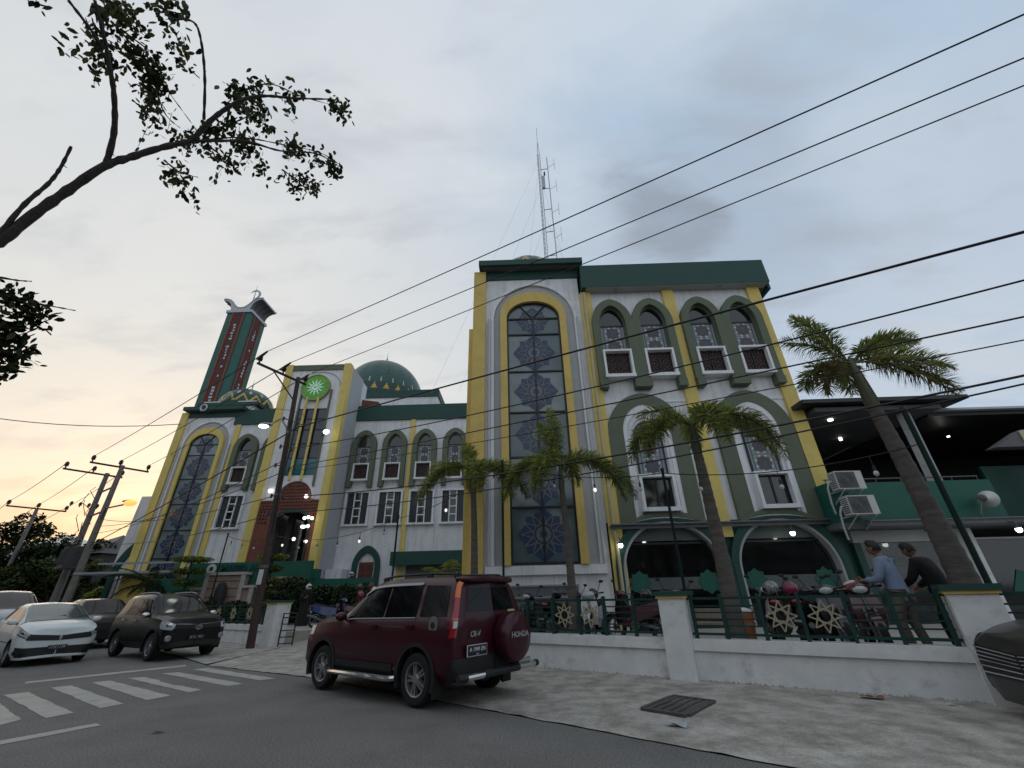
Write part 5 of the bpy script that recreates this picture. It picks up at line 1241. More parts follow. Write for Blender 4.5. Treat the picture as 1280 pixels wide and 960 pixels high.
def blob_points(c, rx, ry, rz, n, rnd, shell=.55):
    out = []
    while len(out) < n:
        v = Vector((rnd.gauss(0,1), rnd.gauss(0,1), rnd.gauss(0,1))).normalized()*(shell+(1-shell)*rnd.random()**.6)
        out.append((c[0]+v.x*rx, c[1]+v.y*ry, c[2]+v.z*rz))
    return out
def catmull(P, k=6):
    P = [Vector(p) for p in P]; out = []
    for i in range(len(P)-1):
        p0, p1, p2, p3 = P[max(i-1,0)], P[i], P[i+1], P[min(i+2,len(P)-1)]
        for j in range(k):
            t = j/k; out.append(.5*((2*p1)+(p2-p0)*t+(2*p0-5*p1+4*p2-p3)*t*t+(3*p1-p0-3*p2+p3)*t**3))
    return out+[P[-1]]

# ------------------------------------------------------------------ street tree whose branch hangs into the top left
ft = thing('street_tree', 'near street tree reaching a bare limb with leafy twigs into the upper left sky', 'tree', (-9.1,2.2,0))
rnd = random.Random(11)
mainp = [Vector(p) for p in BR['main']]
b = MB()
tr = catmull([(-9.1,2.2,0),(-9.0,2.4,1.6),(-8.9,2.8,3.2),(-8.75,3.3,4.6)]+[tuple(mainp[0])], 5)
mp_ = catmull(mainp, 7); al = tr[:-1]+mp_; n0 = len(tr)-1; b.tube(al, [.22-.150*i/n0 if i < n0 else .070-.030*(i-n0)/(len(mp_)-1)+.005*sin(i*1.7)+.004*sin(i*4.1) for i in range(len(al))], 10, 'bark')
part('trunk', b, ft, True)
b = MB()
end = mp_[-1]
def limb(pts, r0, r1, k=6, nodes=True):
    q = catmull(pts, k); b.tube(q, [r0+(r1-r0)*i/(len(q)-1)+.004*sin(i*2.3) for i in range(len(q))], 6, 'bark')
    if nodes:
        for i in range(3,len(q)-1,4):
            t = q[i]; v = Vector((rnd.uniform(-1,1),rnd.uniform(-1,1),rnd.uniform(-1,1))).normalized(); b.tube([t,t+v*r0*2.2],[r0*.35,r0*.1],4,'bark')
    return q
limb([end]+BR['up'][1:], .044, .012); limb([end]+BR['low'][1:], .028, .009)
limb(BR['stem'], .044, .020); limb(BR['stemL'], .025, .018); limb(BR['hook'], .022, .014); limb(BR['dead'], .032, .018)
for p in LT: limb(p, .018, .006, nodes=False)
for p in LE: limb(p, .03, .008)
for p in TW: limb(p, .016, .005, nodes=False)
part('limbs', b, ft, True)
b = MB()
pts = []
for p in TW:
    q = catmull(p, 8); n = int(26*sum((q[i+1]-q[i]).length for i in range(len(q)-1)))+8
    ls = []
    cl_ = [Vector(rnd.choice(q))+Vector((rnd.gauss(0,.10),rnd.gauss(0,.14),rnd.gauss(-.03,.09))) for _ in range(max(3, n//6))]
    for _ in range(int(n*4.4)):
        t = rnd.choice(cl_)
        ls.append((t+Vector((rnd.gauss(0,.085),rnd.gauss(0,.12),rnd.gauss(-.04,.085))), rnd.choice(('leaf_olive','leaf_olive','leaf_dark'))))
    pts += ls
    for _ in range(max(2, n//9)):                      # short hanging sprays
        t = Vector(rnd.choice(q))+Vector((rnd.gauss(0,.12),rnd.gauss(0,.15),0)); v = Vector((rnd.uniform(-.5,.5),rnd.uniform(-.4,.4),-1)).normalized(); l_ = rnd.uniform(.2,.45)
        b.tube([t,t+v*l_], .004, 3, 'bark')
        for j in range(9): pts.append((t+v*l_*j/8+Vector((rnd.gauss(0,.04),rnd.gauss(0,.04),0)), 'leaf_olive'))
leaf_quads(b, pts, .105, None, rnd, droop=.75, aspect=.56, oval=True)
pts = []
for p in LE:
    for q in catmull(p,6): pts += [((q.x+rnd.gauss(-.06,.08),q.y+rnd.gauss(0,.08),q.z+rnd.gauss(0,.11)), rnd.choice(('leaf_dark','leaf_dark','leaf_olive'))) for _ in range(12)]
leaf_quads(b, pts, .12, None, rnd, droop=.4, aspect=.58, oval=True)
part('leaves', b, ft, True, smooth=0)

# ------------------------------------------------------------------ foxtail palms
def frond(az, el, L_, droop, rnd, dense=1.0, mats=('palm_leaf','palm_leaf','palm_leaf_bright'), lw=.40, plume=True):
    b = MB(); n = 26; P = []; p = Vector((0,0,0)); h = Vector((cos(az),sin(az),0)); side = Vector((-sin(az),cos(az),0))
    tw = rnd.uniform(-.15,.15)
    for i in range(n+1):
        t = i/n; P.append(p.copy()); e = el - droop*t**.75
        p = p + (h*cos(e)+Vector((0,0,1))*sin(e)+side*tw*t)*(L_/n)
    b.tube(P, [.022*(1-.8*i/n)+.003 for i in range(n+1)], 5, mats[0], caps=False)
    m = int(60*dense*L_/1.8)
    for i in range(m):
        t = .14+.86*i/m; k = min(n-1, int(t*n)); f = t*n-k; c = P[k].lerp(P[k+1], f); d = (P[k+1]-P[k]).normalized(); up_ = side.cross(d).normalized()
        ll = lw*(sin(pi*min(1,t*.93+.05))**.55)*rnd.uniform(.8,1.15)
        for q in (range(4) if plume else (0,2)):
            a = (q*pi/2+pi/4+rnd.uniform(-.5,.5)) if plume else (q*pi/2+rnd.uniform(-.15,.15)+.25*(1 if q == 0 else -1))
            o = (side*cos(a)+up_*sin(a)*(.8 if plume else 1)); v = (o*1.0+d*rnd.uniform(.15,.55)).normalized(); w_ = v.cross(d).normalized()
            if w_.length < .1: continue
            wd = ll*.050; mid = c+v*ll*.55+Vector((0,0,-.03*ll)); tip = c+v*ll+Vector((0,0,-.17*ll))
            b.add([c-w_*wd*.4, c+w_*wd*.4, mid+w_*wd, mid-w_*wd], [(0,1,2,3)], rnd.choice(mats)); b.add([mid-w_*wd, mid+w_*wd, tip], [(0,1,2)], rnd.choice(mats))
    return b
def palm(base, crown, r0, r1, fronds, label, seed, shaft=.8):
    t = thing('palm_tree', label, 'palm tree', tuple(base), 0, 'palms behind the white wall')
    rnd = random.Random(seed); a, c = Vector(base), Vector(crown); cs = c-(c-a).normalized()*shaft; k = 40; b = MB()
    mid = a.lerp(cs,.5)+Vector((.04,0,0))
    pts = [a.lerp(cs,i/k)+(mid-a.lerp(cs,.5))*4*(i/k)*(1-i/k) for i in range(k+1)]
    b.tube(pts, [(r0+(r1-r0)*(i/k)**.8)*(1+.035*(1 if i%2 else -1)) + (.07*max(0,1-i/4)) for i in range(k+1)], 14, 'palm_trunk'); part('trunk', b, t, True, smooth=50)
    b = MB(); b.tube([cs, cs.lerp(c,.2), cs.lerp(c,.6), c, c+Vector((0,0,.08))], [r1*.95, r1*1.12, r1*.85, r1*.4, r1*.05], 10, 'crownshaft'); part('crownshaft', b, t, True)
    for f in fronds:
        az, el, L_, dr = f[:4]; kind = f[4] if len(f) > 4 else 0
        mats = (('palm_leaf','palm_leaf','palm_leaf_bright'),('palm_leaf_bright','palm_leaf_bright','palm_leaf'),('palm_dry','palm_dry','palm_leaf'))[kind]
        fb = frond(R(az), R(el), L_, dr, rnd, mats=mats, dense=1.4, lw=.36 if len(f) < 6 else f[5])
        o = part('frond', fb, t, smooth=0, clean=False); lp = c-Vector(base)+Vector((cos(R(az))*.05, sin(R(az))*.05, -.08)); o.location = lp
    return t
palm((-1.40,12.98,PZ), (-1.48,13.05,5.10), .125, .085, [(175,45,1.6,1.3,1),(182,34,2.3,2.0),(-75,25,2.2,1.8),(-12,32,2.3,2.0),(-40,28,2.3,1.95),(22,45,1.5,1.2,1),(100,55,1.6,2.2,1),(215,28,2.1,1.9),(120,80,1.3,.6,1)], 'leftmost palm, in front of the left edge of the star window tower', 21)
palm((1.16,11.29,PZ), (1.12,11.32,4.72), .125, .075, [(100,88,1.9,.15,1),(150,82,1.5,.4,1),(172,52,1.8,2.2,1),(-112,30,2.5,2.0),(10,62,1.9,2.3,1),(-12,34,2.5,2.0),(-35,28,2.4,2.0),(60,55,1.6,2.2),(200,30,2.2,2.0)], 'palm with an upright new frond, in front of the tall star window', 22)
palm((4.05,9.37,PZ), (4.12,9.32,5.05), .185, .10, [(15,72,2.0,2.3,1),(180,36,2.1,2.1),(170,76,1.4,1.9,1),(0,36,2.3,2.0),(-20,30,2.3,1.95),(-50,26,2.2,1.8),(-95,28,2.1,1.9),(70,58,1.7,2.2,1),(205,30,2.0,2.0)], 'palm between the two shop arches, beside the middle white pier', 23)
palm((7.00,7.42,PZ), (6.84,7.52,5.62), .23, .11, [(105,82,1.9,.5),(140,74,1.5,1.0),(165,30,1.2,1.8),(190,12,1.2,1.8,2),(12,50,2.2,.95),(0,22,2.0,.9),(-12,2,1.8,1.0),(-25,-5,1.7,1.1,2),(60,40,1.4,1.6)], 'thickest palm at the right end pier with sky behind its fronds', 24, shaft=1.15)
# small feather palm at the far left tower and low plants
def clump_palm(loc, n, L_, label, seed, mats=('leaf_dark','leaf_dark','leaf_mid'), trunk_h=1.0, name='feather_palm', cat='palm tree', plume=False, lw=.34):
    t = thing(name, label, cat, loc); rnd = random.Random(seed); b = MB(); b.tube([(0,0,0),(0,0,trunk_h)], [.22,.16], 10, 'bark'); part('trunk', b, t)
    for k in range(n):
        fb = frond(2*pi*k/n+rnd.uniform(-.2,.2), R(rnd.uniform(15,75)), L_*rnd.uniform(.8,1.15), rnd.uniform(1.1,1.9), rnd, mats=mats, plume=plume, dense=.6, lw=lw)
        o = part('frond', fb, t, smooth=0, clean=False); o.location = (0,0,trunk_h)
clump_palm((-20.8,25.2,PZ), 18, 2.4, 'dark feather palm in front of the far left star window', 31, trunk_h=1.9)
clump_palm((-12.3,20.0,PZ), 14, .9, 'dark spiky cycad behind the left green railing', 32, trunk_h=.35, name='cycad', cat='shrub')
clump_palm((-13.6,20.3,PZ), 14, .8, 'smaller dark cycad left of the spiky one behind the railing', 33, trunk_h=.25, name='cycad', cat='shrub')
clump_palm((-2.7,16.2,PZ), 16, 1.35, 'bright green leafy clump under the garage canopy, left of the first palm', 34, mats=('palm_leaf_bright','palm_leaf_bright','palm_leaf'), trunk_h=1.5, name='areca_palm', cat='shrub', lw=.45)
# clipped shrubs
def tiers(loc, specs, label, seed):
    t = thing('tiered_shrub', label, 'shrub', loc); rnd = random.Random(seed); b = MB(); H = specs[-1][0]
    b.tube([(0,0,0),(.05,0,H*.5),(0,0,H)], [.07,.055,.04], 7, 'bark')
    for z, r in specs:
        for k in range(5): a = 2*pi*k/5+rnd.random(); b.tube([(0,0,z-.12),(r*.6*cos(a),r*.6*sin(a),z-.02)], .018, 4, 'bark')
    part('trunk', b, t)
    for z, r in specs:
        b = MB(); pts = [(p, rnd.choice(('leaf_bright','leaf_bright','leaf_mid'))) for p in blob_points((0,0,z), r, r, .17, int(900*r*r)+220, rnd, .2)]
        leaf_quads(b, pts, .13, None, rnd, flat=.3); part('foliage_tier', b, t, smooth=0)
tiers((-17.35,23.2,PZ), [(1.45,.62),(1.95,.68),(2.5,.85),(3.05,1.0)], 'tiered clipped shrub left of the green sign wall', 41)
tiers((-11.6,20.6,PZ), [(.95,.42),(1.4,.45),(1.85,.52),(2.35,.60),(2.85,.72)], 'tiered clipped shrub behind the rusty pole', 42)
def clipped(name, c, rx, ry, rz, n, label, seed, size=.10, mats=('hedge_leaf','hedge_leaf','leaf_mid')):
    t = thing(name, label, 'shrub', (c[0],c[1],PZ)); rnd = random.Random(seed); b = MB(); b.tube([(0,0,0),(0,0,c[2]-PZ)], .09, 6, 'bark')
    for k in range(14): a = 2*pi*k/14; b.tube([(0,0,.1),(rx*.7*cos(a),ry*.7*sin(a),(c[2]-PZ)*rnd.uniform(.6,1.3))], .03, 4, 'bark')
    part('stems', b, t)
    b = MB(); pts = [(p, rnd.choice(mats)) for p in blob_points((0,0,c[2]-PZ), rx, ry, rz, n, rnd, .70)]+[(p, 'hedge_leaf') for p in blob_points((0,0,c[2]-PZ), rx*.72, ry*.72, rz*.72, n//2, rnd, .9)]
    pts = [(p,m_) for p,m_ in pts if p[2] > .02]; leaf_quads(b, pts, size, None, rnd); part('foliage', b, t, smooth=0)
clipped('round_bush', (-11.6,22.9,1.45), 1.25,1.2,1.15, 5200, 'large rounded dark bush in front of the entrance stair', 51, .15)
for k,(x_,l_) in enumerate(((-10.5,'clipped hedge shrub nearest the big rounded bush'),(-9.4,'middle clipped hedge shrub along the green wall'),(-8.3,'clipped hedge shrub nearest the parked motorbikes'))): clipped('hedge_shrub', (x_,24.3,1.3), .8,.7,.95, 2300, l_, 52+k, .15)
for k,(x_,y_,l_) in enumerate(((-13.0,20.9,'low dark shrub right of the spiky cycad'),(-14.9,21.9,'low dark shrub in front of the stepped stone feature'),(-18.6,24.6,'low shrub below the small feather palm'),(-21.5,26.2,'low leafy shrub near the flat awning'))): clipped('low_shrub', (x_,y_,.95), .7,.55,.6, 1500, l_, 61+k, .16, ('leaf_mid','hedge_leaf','leaf_dark'))
# ------------------------------------------------------------------ far trees and houses at the left
def tree(loc, h, r, label, seed, mats=('leaf_dark','leaf_dark','leaf_mid'), clumps=20, leaf=.46, per=330, squash=.75, base=.3, group='trees at the left end of the street'):
    t = thing('broadleaf_tree', label, 'tree', loc, 0, group); rnd = random.Random(seed); b = MB(); b.tube([(0,0,0),(.1,0,h*.35),(0,.1,h*.7)], [.32,.24,.1], 8, 'bark'); cs = []
    for k in range(clumps):
        a = rnd.uniform(0,2*pi); z = h*(base+.08+(.92-base)*rnd.random()); q = r*sqrt(rnd.random())*(1.05-.55*abs(z/h-.55)); cs.append((q*cos(a),q*sin(a),z)); b.tube([(0,0,h*.3),(q*.5*cos(a),q*.5*sin(a),z*.75),(q*cos(a),q*sin(a),z)], [.10,.07,.03], 5, 'bark')
    part('trunk', b, t); b = MB(); pts = []
    for c in cs:
        rr = r*rnd.uniform(.26,.45); mt = rnd.choice(mats)
        pts += [(p, mt if rnd.random() < .75 else rnd.choice(mats)) for p in blob_points(c, rr, rr, rr*squash, per, rnd, .3)]
    leaf_quads(b, pts, leaf, None, rnd, flat=.2); part('crown', b, t, smooth=0)
tree((-60,50,0), 10.6, 4.2, 'tallest dark tree at the left picture edge, in front of the far pole', 71)
tree((-66,47,0), 8.5, 4.0, 'dark tree at the far left, left of the tallest dark one', 72)
tree((-51,47,0), 7.9, 4.4, 'flat topped dark tree between the far pole and the paired poles', 73, squash=.5)
tree((-45,44,0), 6.6, 3.2, 'dark tree just left of the paired concrete poles', 74)
tree((-41.5,40,0), 5.2, 2.7, 'light yellowish green tree below the paired poles', 75, ('leaf_mid','leaf_mid','palm_leaf'), leaf=.36)
tree((-45.5,40.5,0), 4.4, 2.2, 'small light green tree left of the yellowish one', 76, ('leaf_mid','palm_leaf','leaf_mid'), leaf=.36)
tree((-36,42,0), 4.6, 2.2, 'dark small tree under the street lamp between the poles and the awning', 77)
tree((-55,43,0), 5.0, 3.0, 'dark low tree above the silver van', 78)
tree((-30.2,31.5,0), 2.5, 1.5, 'low bright shrub tree at the foot of the paired poles', 79, ('leaf_mid','palm_leaf_bright','leaf_mid'), leaf=.25, base=.1)
for k, (s_, o_, h_) in enumerate(((-12,-21.5,14),(-22,-21,15),(-33,-20.5,14),(-42,-20.8,15),(-52,-20.5,14),(-63,-21,15))):  # unseen tree row, added so windows and paintwork mirror something dark
    p_ = F(s_, o_); tree((p_.x,p_.y,0), h_, 5.6, ('nearest','second','third','fourth','fifth','farthest')[k]+' unseen tree added in the row along the opposite pavement', 90+k, per=150, leaf=.6, base=.12, group='unseen trees added along the opposite pavement')
tree((-80,66,0), 9, 5, 'far dark tree past the end of the street', 80); tree((-90,62,0), 8, 5, 'second far dark tree past the end of the street', 81)
def house(loc, w, d, h, rh, label, wall_='interior', roof_='roof_metal', rz=-.3):
    t = thing('house', label, 'house', loc, rz)
    b = MB(); b.box(-w/2,w/2,-d/2,d/2,0,h,wall_); part('wall', b, t)
    b = MB(); o = .5; b.add([(-w/2-o,-d/2-o,h+.005),(w/2+o,-d/2-o,h+.005),(w/2+o,d/2+o,h+.005),(-w/2-o,d/2+o,h+.005),(0,0,h+rh)], [(0,1,4),(1,2,4),(2,3,4),(3,0,4),(3,2,1,0)], roof_); part('roof', b, t)
    for k in range(3): b = MB(); b.box(-w/2+w*(.15+.3*k),-w/2+w*(.30+.3*k),-d/2-.03,-d/2-.002,h*.45,h*.75,'glass_dark'); part('window', b, t)
house((-43.2,46.5,0), 6, 6, 6.0, 2.2, 'dark house with a pyramid roof behind the paired poles')
house((-70,66,0), 12, 8, 9.0, 2.2, 'pale roofed house showing above the dark trees at the left', 'fence_white', 'cap_white')
house((-33.5,45,0), 7, 6, 4.2, .6, 'low pale house behind the flat awning', 'fence_white', 'awning_tin')
# ------------------------------------------------------------------ vehicles
class Shell:
    """car skin S(u,v): u runs nose -> tail through the stations, v runs sill -> roof centre"""
    def __init__(s, st):
        s.rows = []
        for (x, zb, wl, zt, wt, xr, zr, wr) in st:
            bw, rf = Vector((x, wt, zt)), Vector((xr, wr, zr)); k = min(1, wl/.3)
            L_ = lambda f: bw.lerp(rf, f)
            s.rows.append([Vector((x,0,zb)), Vector((x,max(0,wl-.10*k),zb)), Vector((x,wl,zb+.15)), Vector((x,wl+.012*k,(zb+.15)*.4+zt*.6)), bw,
                           L_(.07)+Vector((0,-.012*k,0)), L_(.86)+Vector((0,.012*k,0)), Vector((xr,max(0,wr-.07*k),zr+.025)), Vector((xr,0,zr+.055))])
        s.n = len(st)
    def P(s, u, v):
        u = min(max(u,0),s.n-1-1e-6); v = min(max(v,0),8-1e-6); i = int(u); f = u-i; j = int(v); g_ = v-j
        def col(j_):
            r = s.rows; p0, p1, p2, p3 = r[max(i-1,0)][j_], r[i][j_], r[i+1][j_], r[min(i+2,s.n-1)][j_]
            if i in (0, s.n-2): return p1.lerp(p2, f)
            m1 = (p2-p0)*.5*.55; m2 = (p3-p1)*.5*.55
            return p1*(2*f**3-3*f**2+1)+m1*(f**3-2*f**2+f)+p2*(-2*f**3+3*f**2)+m2*(f**3-f**2)
        p = col(j).lerp(col(j+1), g_); p.y = max(p.y, 0); return p
    def N(s, u, v):
        e = .02; a = s.P(u+e,v)-s.P(u-e,v); b = s.P(u,v+e)-s.P(u,v-e); n = a.cross(b)
        if n.length < 1e-9: return Vector((0,0,1))
        n.normalize(); c = s.P(u,v); o = Vector((0,0,.8))
        return n if n.dot(c-o) > 0 else -n
    def patch(s, mb, u0, u1, v0, v1, mat_, off=.006, nu=8, nv=6, sides=(1,-1), r=0.0):
        for sd in sides:
            def f(a, b):
                vv = v0+(v1-v0)*b; m = r*(abs(2*b-1)**4); uu = u0+(u1-u0)*(a*(1-2*m)+m)
                p = s.P(uu,vv)+s.N(uu,vv)*off; return (p.x, p.y*sd, p.z)
            mb.grid(f, nu, nv, mat_)
    def body(s, name, mat_, root, axles, r, wy):
        mb = MB(); us = []
        for i in range(s.n-1): us += [i+k/5 for k in range(5)]
        us.append(s.n-1-1e-5); vs_ = [0,1,1.5,2,2.5,3,3.5,4,5,5.5,6,6.5,7,7.5,7.9999]
        for sd in (1,-1):
            pts = [[s.P(u,v) for v in vs_] for u in us]
            mb.add([(p.x,p.y*sd,p.z) for row in pts for p in row], [(i*len(vs_)+j,i*len(vs_)+j+1,(i+1)*len(vs_)+j+1,(i+1)*len(vs_)+j) for i in range(len(us)-1) for j in range(len(vs_)-1)], mat_)
        me = bpy.data.meshes.new(name); me.from_pydata(mb.v, [], mb.f); me.materials.append(M[mat_]); me.materials.append(M['plastic_black'])
        bm = bmesh.new(); bm.from_mesh(me); bmesh.ops.remove_doubles(bm, verts=bm.verts, dist=.002); bmesh.ops.dissolve_degenerate(bm, edges=bm.edges, dist=.0005)
        bmesh.ops.holes_fill(bm, edges=bm.edges, sides=0); bmesh.ops.recalc_face_normals(bm, faces=bm.faces); bm.to_mesh(me); bm.free()
        o = bpy.data.objects.new(name, me); C.objects.link(o)
        cut = MB()
        for ax in axles:
            for sd in (1,-1):
                y0, y1 = sd*(wy-.27), sd*(wy+.3)
                if y0 > y1: y0, y1 = y1, y0
                cut.lathe([(r,y0),(r,y1)], 36, 'plastic_black', (ax,0,r*.93), axis='Y')
        cme = _mesh('cutter', cut, smooth=0); co_ = bpy.data.objects.new('cutter', cme); C.objects.link(co_)
        md = o.modifiers.new('b','BOOLEAN'); md.operation = 'DIFFERENCE'; md.object = co_; md.solver = 'EXACT'
        me2 = evaluated(o); o.modifiers.clear(); bpy.data.objects.remove(co_)
        if len(me2.polygons) > 100: o.data = me2
        me = o.data
        if len(me.materials) < 2: me.materials.append(M['plastic_black'])
        for p in me.polygons:
            c = p.center
            for ax in axles:
                d = hypot(c.x-ax, c.z-r*.93)
                if (d < r*1.02 and abs(c.y) < wy+.2 and abs(c.y) > wy-.3 and (abs(d-r) < .03*r and abs(p.normal.y) < .5 or abs(abs(c.y)-(wy-.27)) < .01)): p.material_index = 1
        bm = bmesh.new(); bm.from_mesh(me)
        for f in bm.faces: f.smooth = True
        for e in bm.edges:
            if len(e.link_faces) == 2 and e.calc_face_angle(0) > R(38): e.smooth = False
        bm.to_mesh(me); bm.free()
        o.parent = root; return o
def wheel(root, x, y, r, w, spokes=5, alloy='alloy', rim=.66, label=None):
    sd = 1 if y > 0 else -1
    t = MB(); t.lathe([(.07,-.03*sd),(.07,.05*sd)], 12, 'steel_grey', (0,0,0), axis='Y'); hub = part('wheel', t, root, label=label); hub.location = (x,y,r)
    b = MB(); b.lathe([(r*rim,-w/2),(r*.90,-w/2),(r*.985,-w*.36),(r,-w*.2),(r,w*.2),(r*.985,w*.36),(r*.90,w/2),(r*rim,w/2*.94),(r*rim,-w/2)], 40, 'rubber', axis='Y'); part('tyre', b, hub)
    b = MB(); ro = r*rim
    b.lathe([(ro,-w*.3*sd),(ro*.985,w*.46*sd),(ro*.90,w*.42*sd),(ro*.88,.0),(ro*.88,-w*.3*sd)], 40, alloy, axis='Y'); b.lathe([(ro*.88,-w*.1*sd),(.001,-w*.1*sd)], 24, 'dark', axis='Y')
    for k in range(spokes):
        for q in (-.16,.16):
            t_ = 2*pi*k/spokes; a0 = t_+q*2.0; a1 = t_+q*.95
            p0 = Vector((.05*cos(a0),0,.05*sin(a0))); p1 = Vector((ro*.92*cos(a1),0,ro*.92*sin(a1))); n_ = Vector((-sin(t_),0,cos(t_)))*ro*.075
            y0, y1 = w*.30*sd, w*.40*sd
            b.add([p0-n_+Vector((0,y1,0)),p0+n_+Vector((0,y1,0)),p1+n_*.9+Vector((0,y0,0)),p1-n_*.9+Vector((0,y0,0)),p0-n_,p0+n_,p1+n_,p1-n_], [(0,1,2,3),(0,4,5,1),(1,5,6,2),(2,6,7,3),(3,7,4,0)], alloy)
    b.lathe([(.001,w*.44*sd),(.06,w*.43*sd),(.075,w*.34*sd),(.08,.0)], 16, alloy, axis='Y'); part('rim', b, hub)
SUV = [(2.14,.34,.012,.84,.012,2.11,.95,.012),(2.12,.31,.64,.87,.62,2.07,.97,.55),(1.97,.27,.84,.93,.80,1.92,1.02,.66),(1.42,.26,.88,1.0,.84,1.36,1.085,.70),(.98,.26,.888,1.03,.86,.94,1.10,.76),
       (.55,.26,.89,1.04,.868,.14,1.59,.68),(-.32,.26,.89,1.05,.868,-.36,1.645,.675),(-1.2,.26,.89,1.065,.864,-1.2,1.645,.66),(-1.95,.31,.885,1.08,.850,-1.85,1.615,.63),(-2.10,.36,.80,1.085,.770,-1.98,1.575,.57),(-2.135,.38,.012,1.085,.012,-2.04,1.575,.012)]
HATCH = [(2.05,.20,.012,.69,.012,2.03,.80,.012),(2.02,.18,.62,.74,.60,1.97,.85,.52),(1.84,.18,.81,.84,.77,1.78,.925,.62),(1.55,.18,.843,.915,.80,1.50,.985,.68),(1.25,.18,.846,.955,.815,1.22,1.015,.73),
         (.72,.18,.846,.975,.82,.08,1.435,.60),(-.3,.18,.846,.99,.82,-.40,1.475,.585),(-1.1,.18,.844,1.02,.81,-1.1,1.465,.57),(-1.65,.22,.83,1.05,.79,-1.5,1.42,.54),(-1.80,.26,.76,1.05,.72,-1.62,1.38,.48),(-1.84,.28,.012,1.05,.012,-1.64,1.38,.012)]
def scaled(st, sx=1, sy=1, sz=1): return [(a*sx,b*sz,c*sy,d*sz,e*sy,f*sx,g*sz,h*sy) for a,b,c,d,e,f,g,h in st]
def car(label, cat, loc, rz, st, mat_, wb, r, glass='car_glass', ws_mat=None, arch_mat=None, alloy='alloy', spokes=5, handles=None, mirrors=None, seams=True, side=True):
    root = thing('parked_car', label, cat, loc, rz); S = Shell(st); W = max(q[2] for q in st); ax = (wb/2, -wb/2)
    S.body('body', mat_, root, ax, r*1.16, W)
    b = MB(); S.patch(b, 4.10, 4.95, 6.3, 7.999, ws_mat or glass, .006, 8, 8); part('windscreen', b, root)
    b = MB(); S.patch(b, 9.18, 10-1e-3, 5.15, 6.0, glass, .006, 8, 5); part('rear_window', b, root)
    for sd in (1,-1):
        for (a, c) in ((4.50,6.02),(6.10,6.98),(7.14,7.86)):
            b = MB(); S.patch(b, a, c, 5.02, 5.98, glass, .006, 10, 5, (sd,)); part('side_window', b, root)
    b = MB()
    if seams:
        for u in (4.55,6.06,7.03):
            S.patch(b, u-.012, u+.012, 1.9, 4.98, 'dark', .004, 1, 8)
        S.patch(b, 3.95, 4.06, 4.4, 7.999, 'plastic_black', .006, 2, 8)
    part('door_seams', b, root)
    b = MB()
    if seams:
        S.patch(b, 2.0, 3.95, 4.22, 4.34, 'dark', .004, 10, 1)
        for u in (6.5,): S.patch(b, 4.4, 6.6, 2.55, 2.60, 'dark', .004, 12, 1)
    part('panel_lines', b, root)
    b = MB()
    for y_ in (-.35,.25): p = S.P(4.15,7.0); b.tube([(p.x-.02,y_,p.z+.015),(p.x-.16,y_+.5,p.z+.10)], .010, 4, 'plastic_black')
    part('wipers', b, root)
    for x in ax:
        for sd in (1,-1): wheel(root, x, sd*(W-.115), r, .215, spokes, alloy)
    if arch_mat:
        for x in ax:
            for sd in (1,-1):
                b = MB(); o = [(x+(r*1.32)*cos(t), r*1.08+(r*1.32)*sin(t)) for t in [R(-22+k*224/20) for k in range(21)]]; i = [(x+(r*1.155)*cos(t), r*1.08+(r*1.155)*sin(t)) for t in [R(-22+k*224/20) for k in range(21)]]
                y = sd*(W+.018); b.band(o, i, *sorted((y, y-sd*.10)), arch_mat); part('wheel_arch', b, root)
    for sd in (1,-1):
        for u in ((5.78,6.86) if handles else ()):
            p = S.P(u, 3.72); b = MB(); b.box(p.x-.10,p.x+.08,p.y+.012,p.y+.045,p.z-.018,p.z+.018,handles) if sd > 0 else b.box(p.x-.10,p.x+.08,-p.y-.045,-p.y-.012,p.z-.018,p.z+.018,handles); part('door_handle', b, root)
        p = S.P(4.62, 4.6); b = MB(); b.ball((p.x+.02, sd*(p.y+.12), p.z+.06), .075,.115,.075, mirrors or mat_, 12, 8); b.tube([(p.x,sd*(p.y-.02),p.z+.0),(p.x+.01,sd*(p.y+.08),p.z+.03)], .025, 5, 'plastic_black'); part('wing_mirror', b, root)
    return root, S
def strokes(b, x0, x1, y, z0, z1, mt, n, seed):      # illegible characters on far plates
    rr = random.Random(seed); w = (x1-x0)/n
    for k in range(n):
        if rr.random() < .18: continue
        xa = x0+k*w
        b.box(xa+.1*w,xa+.32*w,y-.003,y,z0,z1,mt); b.box(xa+.33*w,xa+.78*w,y-.003,y,z1-(z1-z0)*rr.choice((.15,.55)),z1-(z1-z0)*.0 if rr.random()<.5 else z1-(z1-z0)*.1,mt)
def facing(root, name, mb, x, z, back=False, tilt=0.0, y=0, sub=None):
    """mount a mesh drawn in XZ (facing -Y) on the nose or tail"""
    o = part(name, mb, sub or root); o.location = (x, y, z); o.rotation_euler = (tilt, 0, -pi/2 if back else pi/2); return o

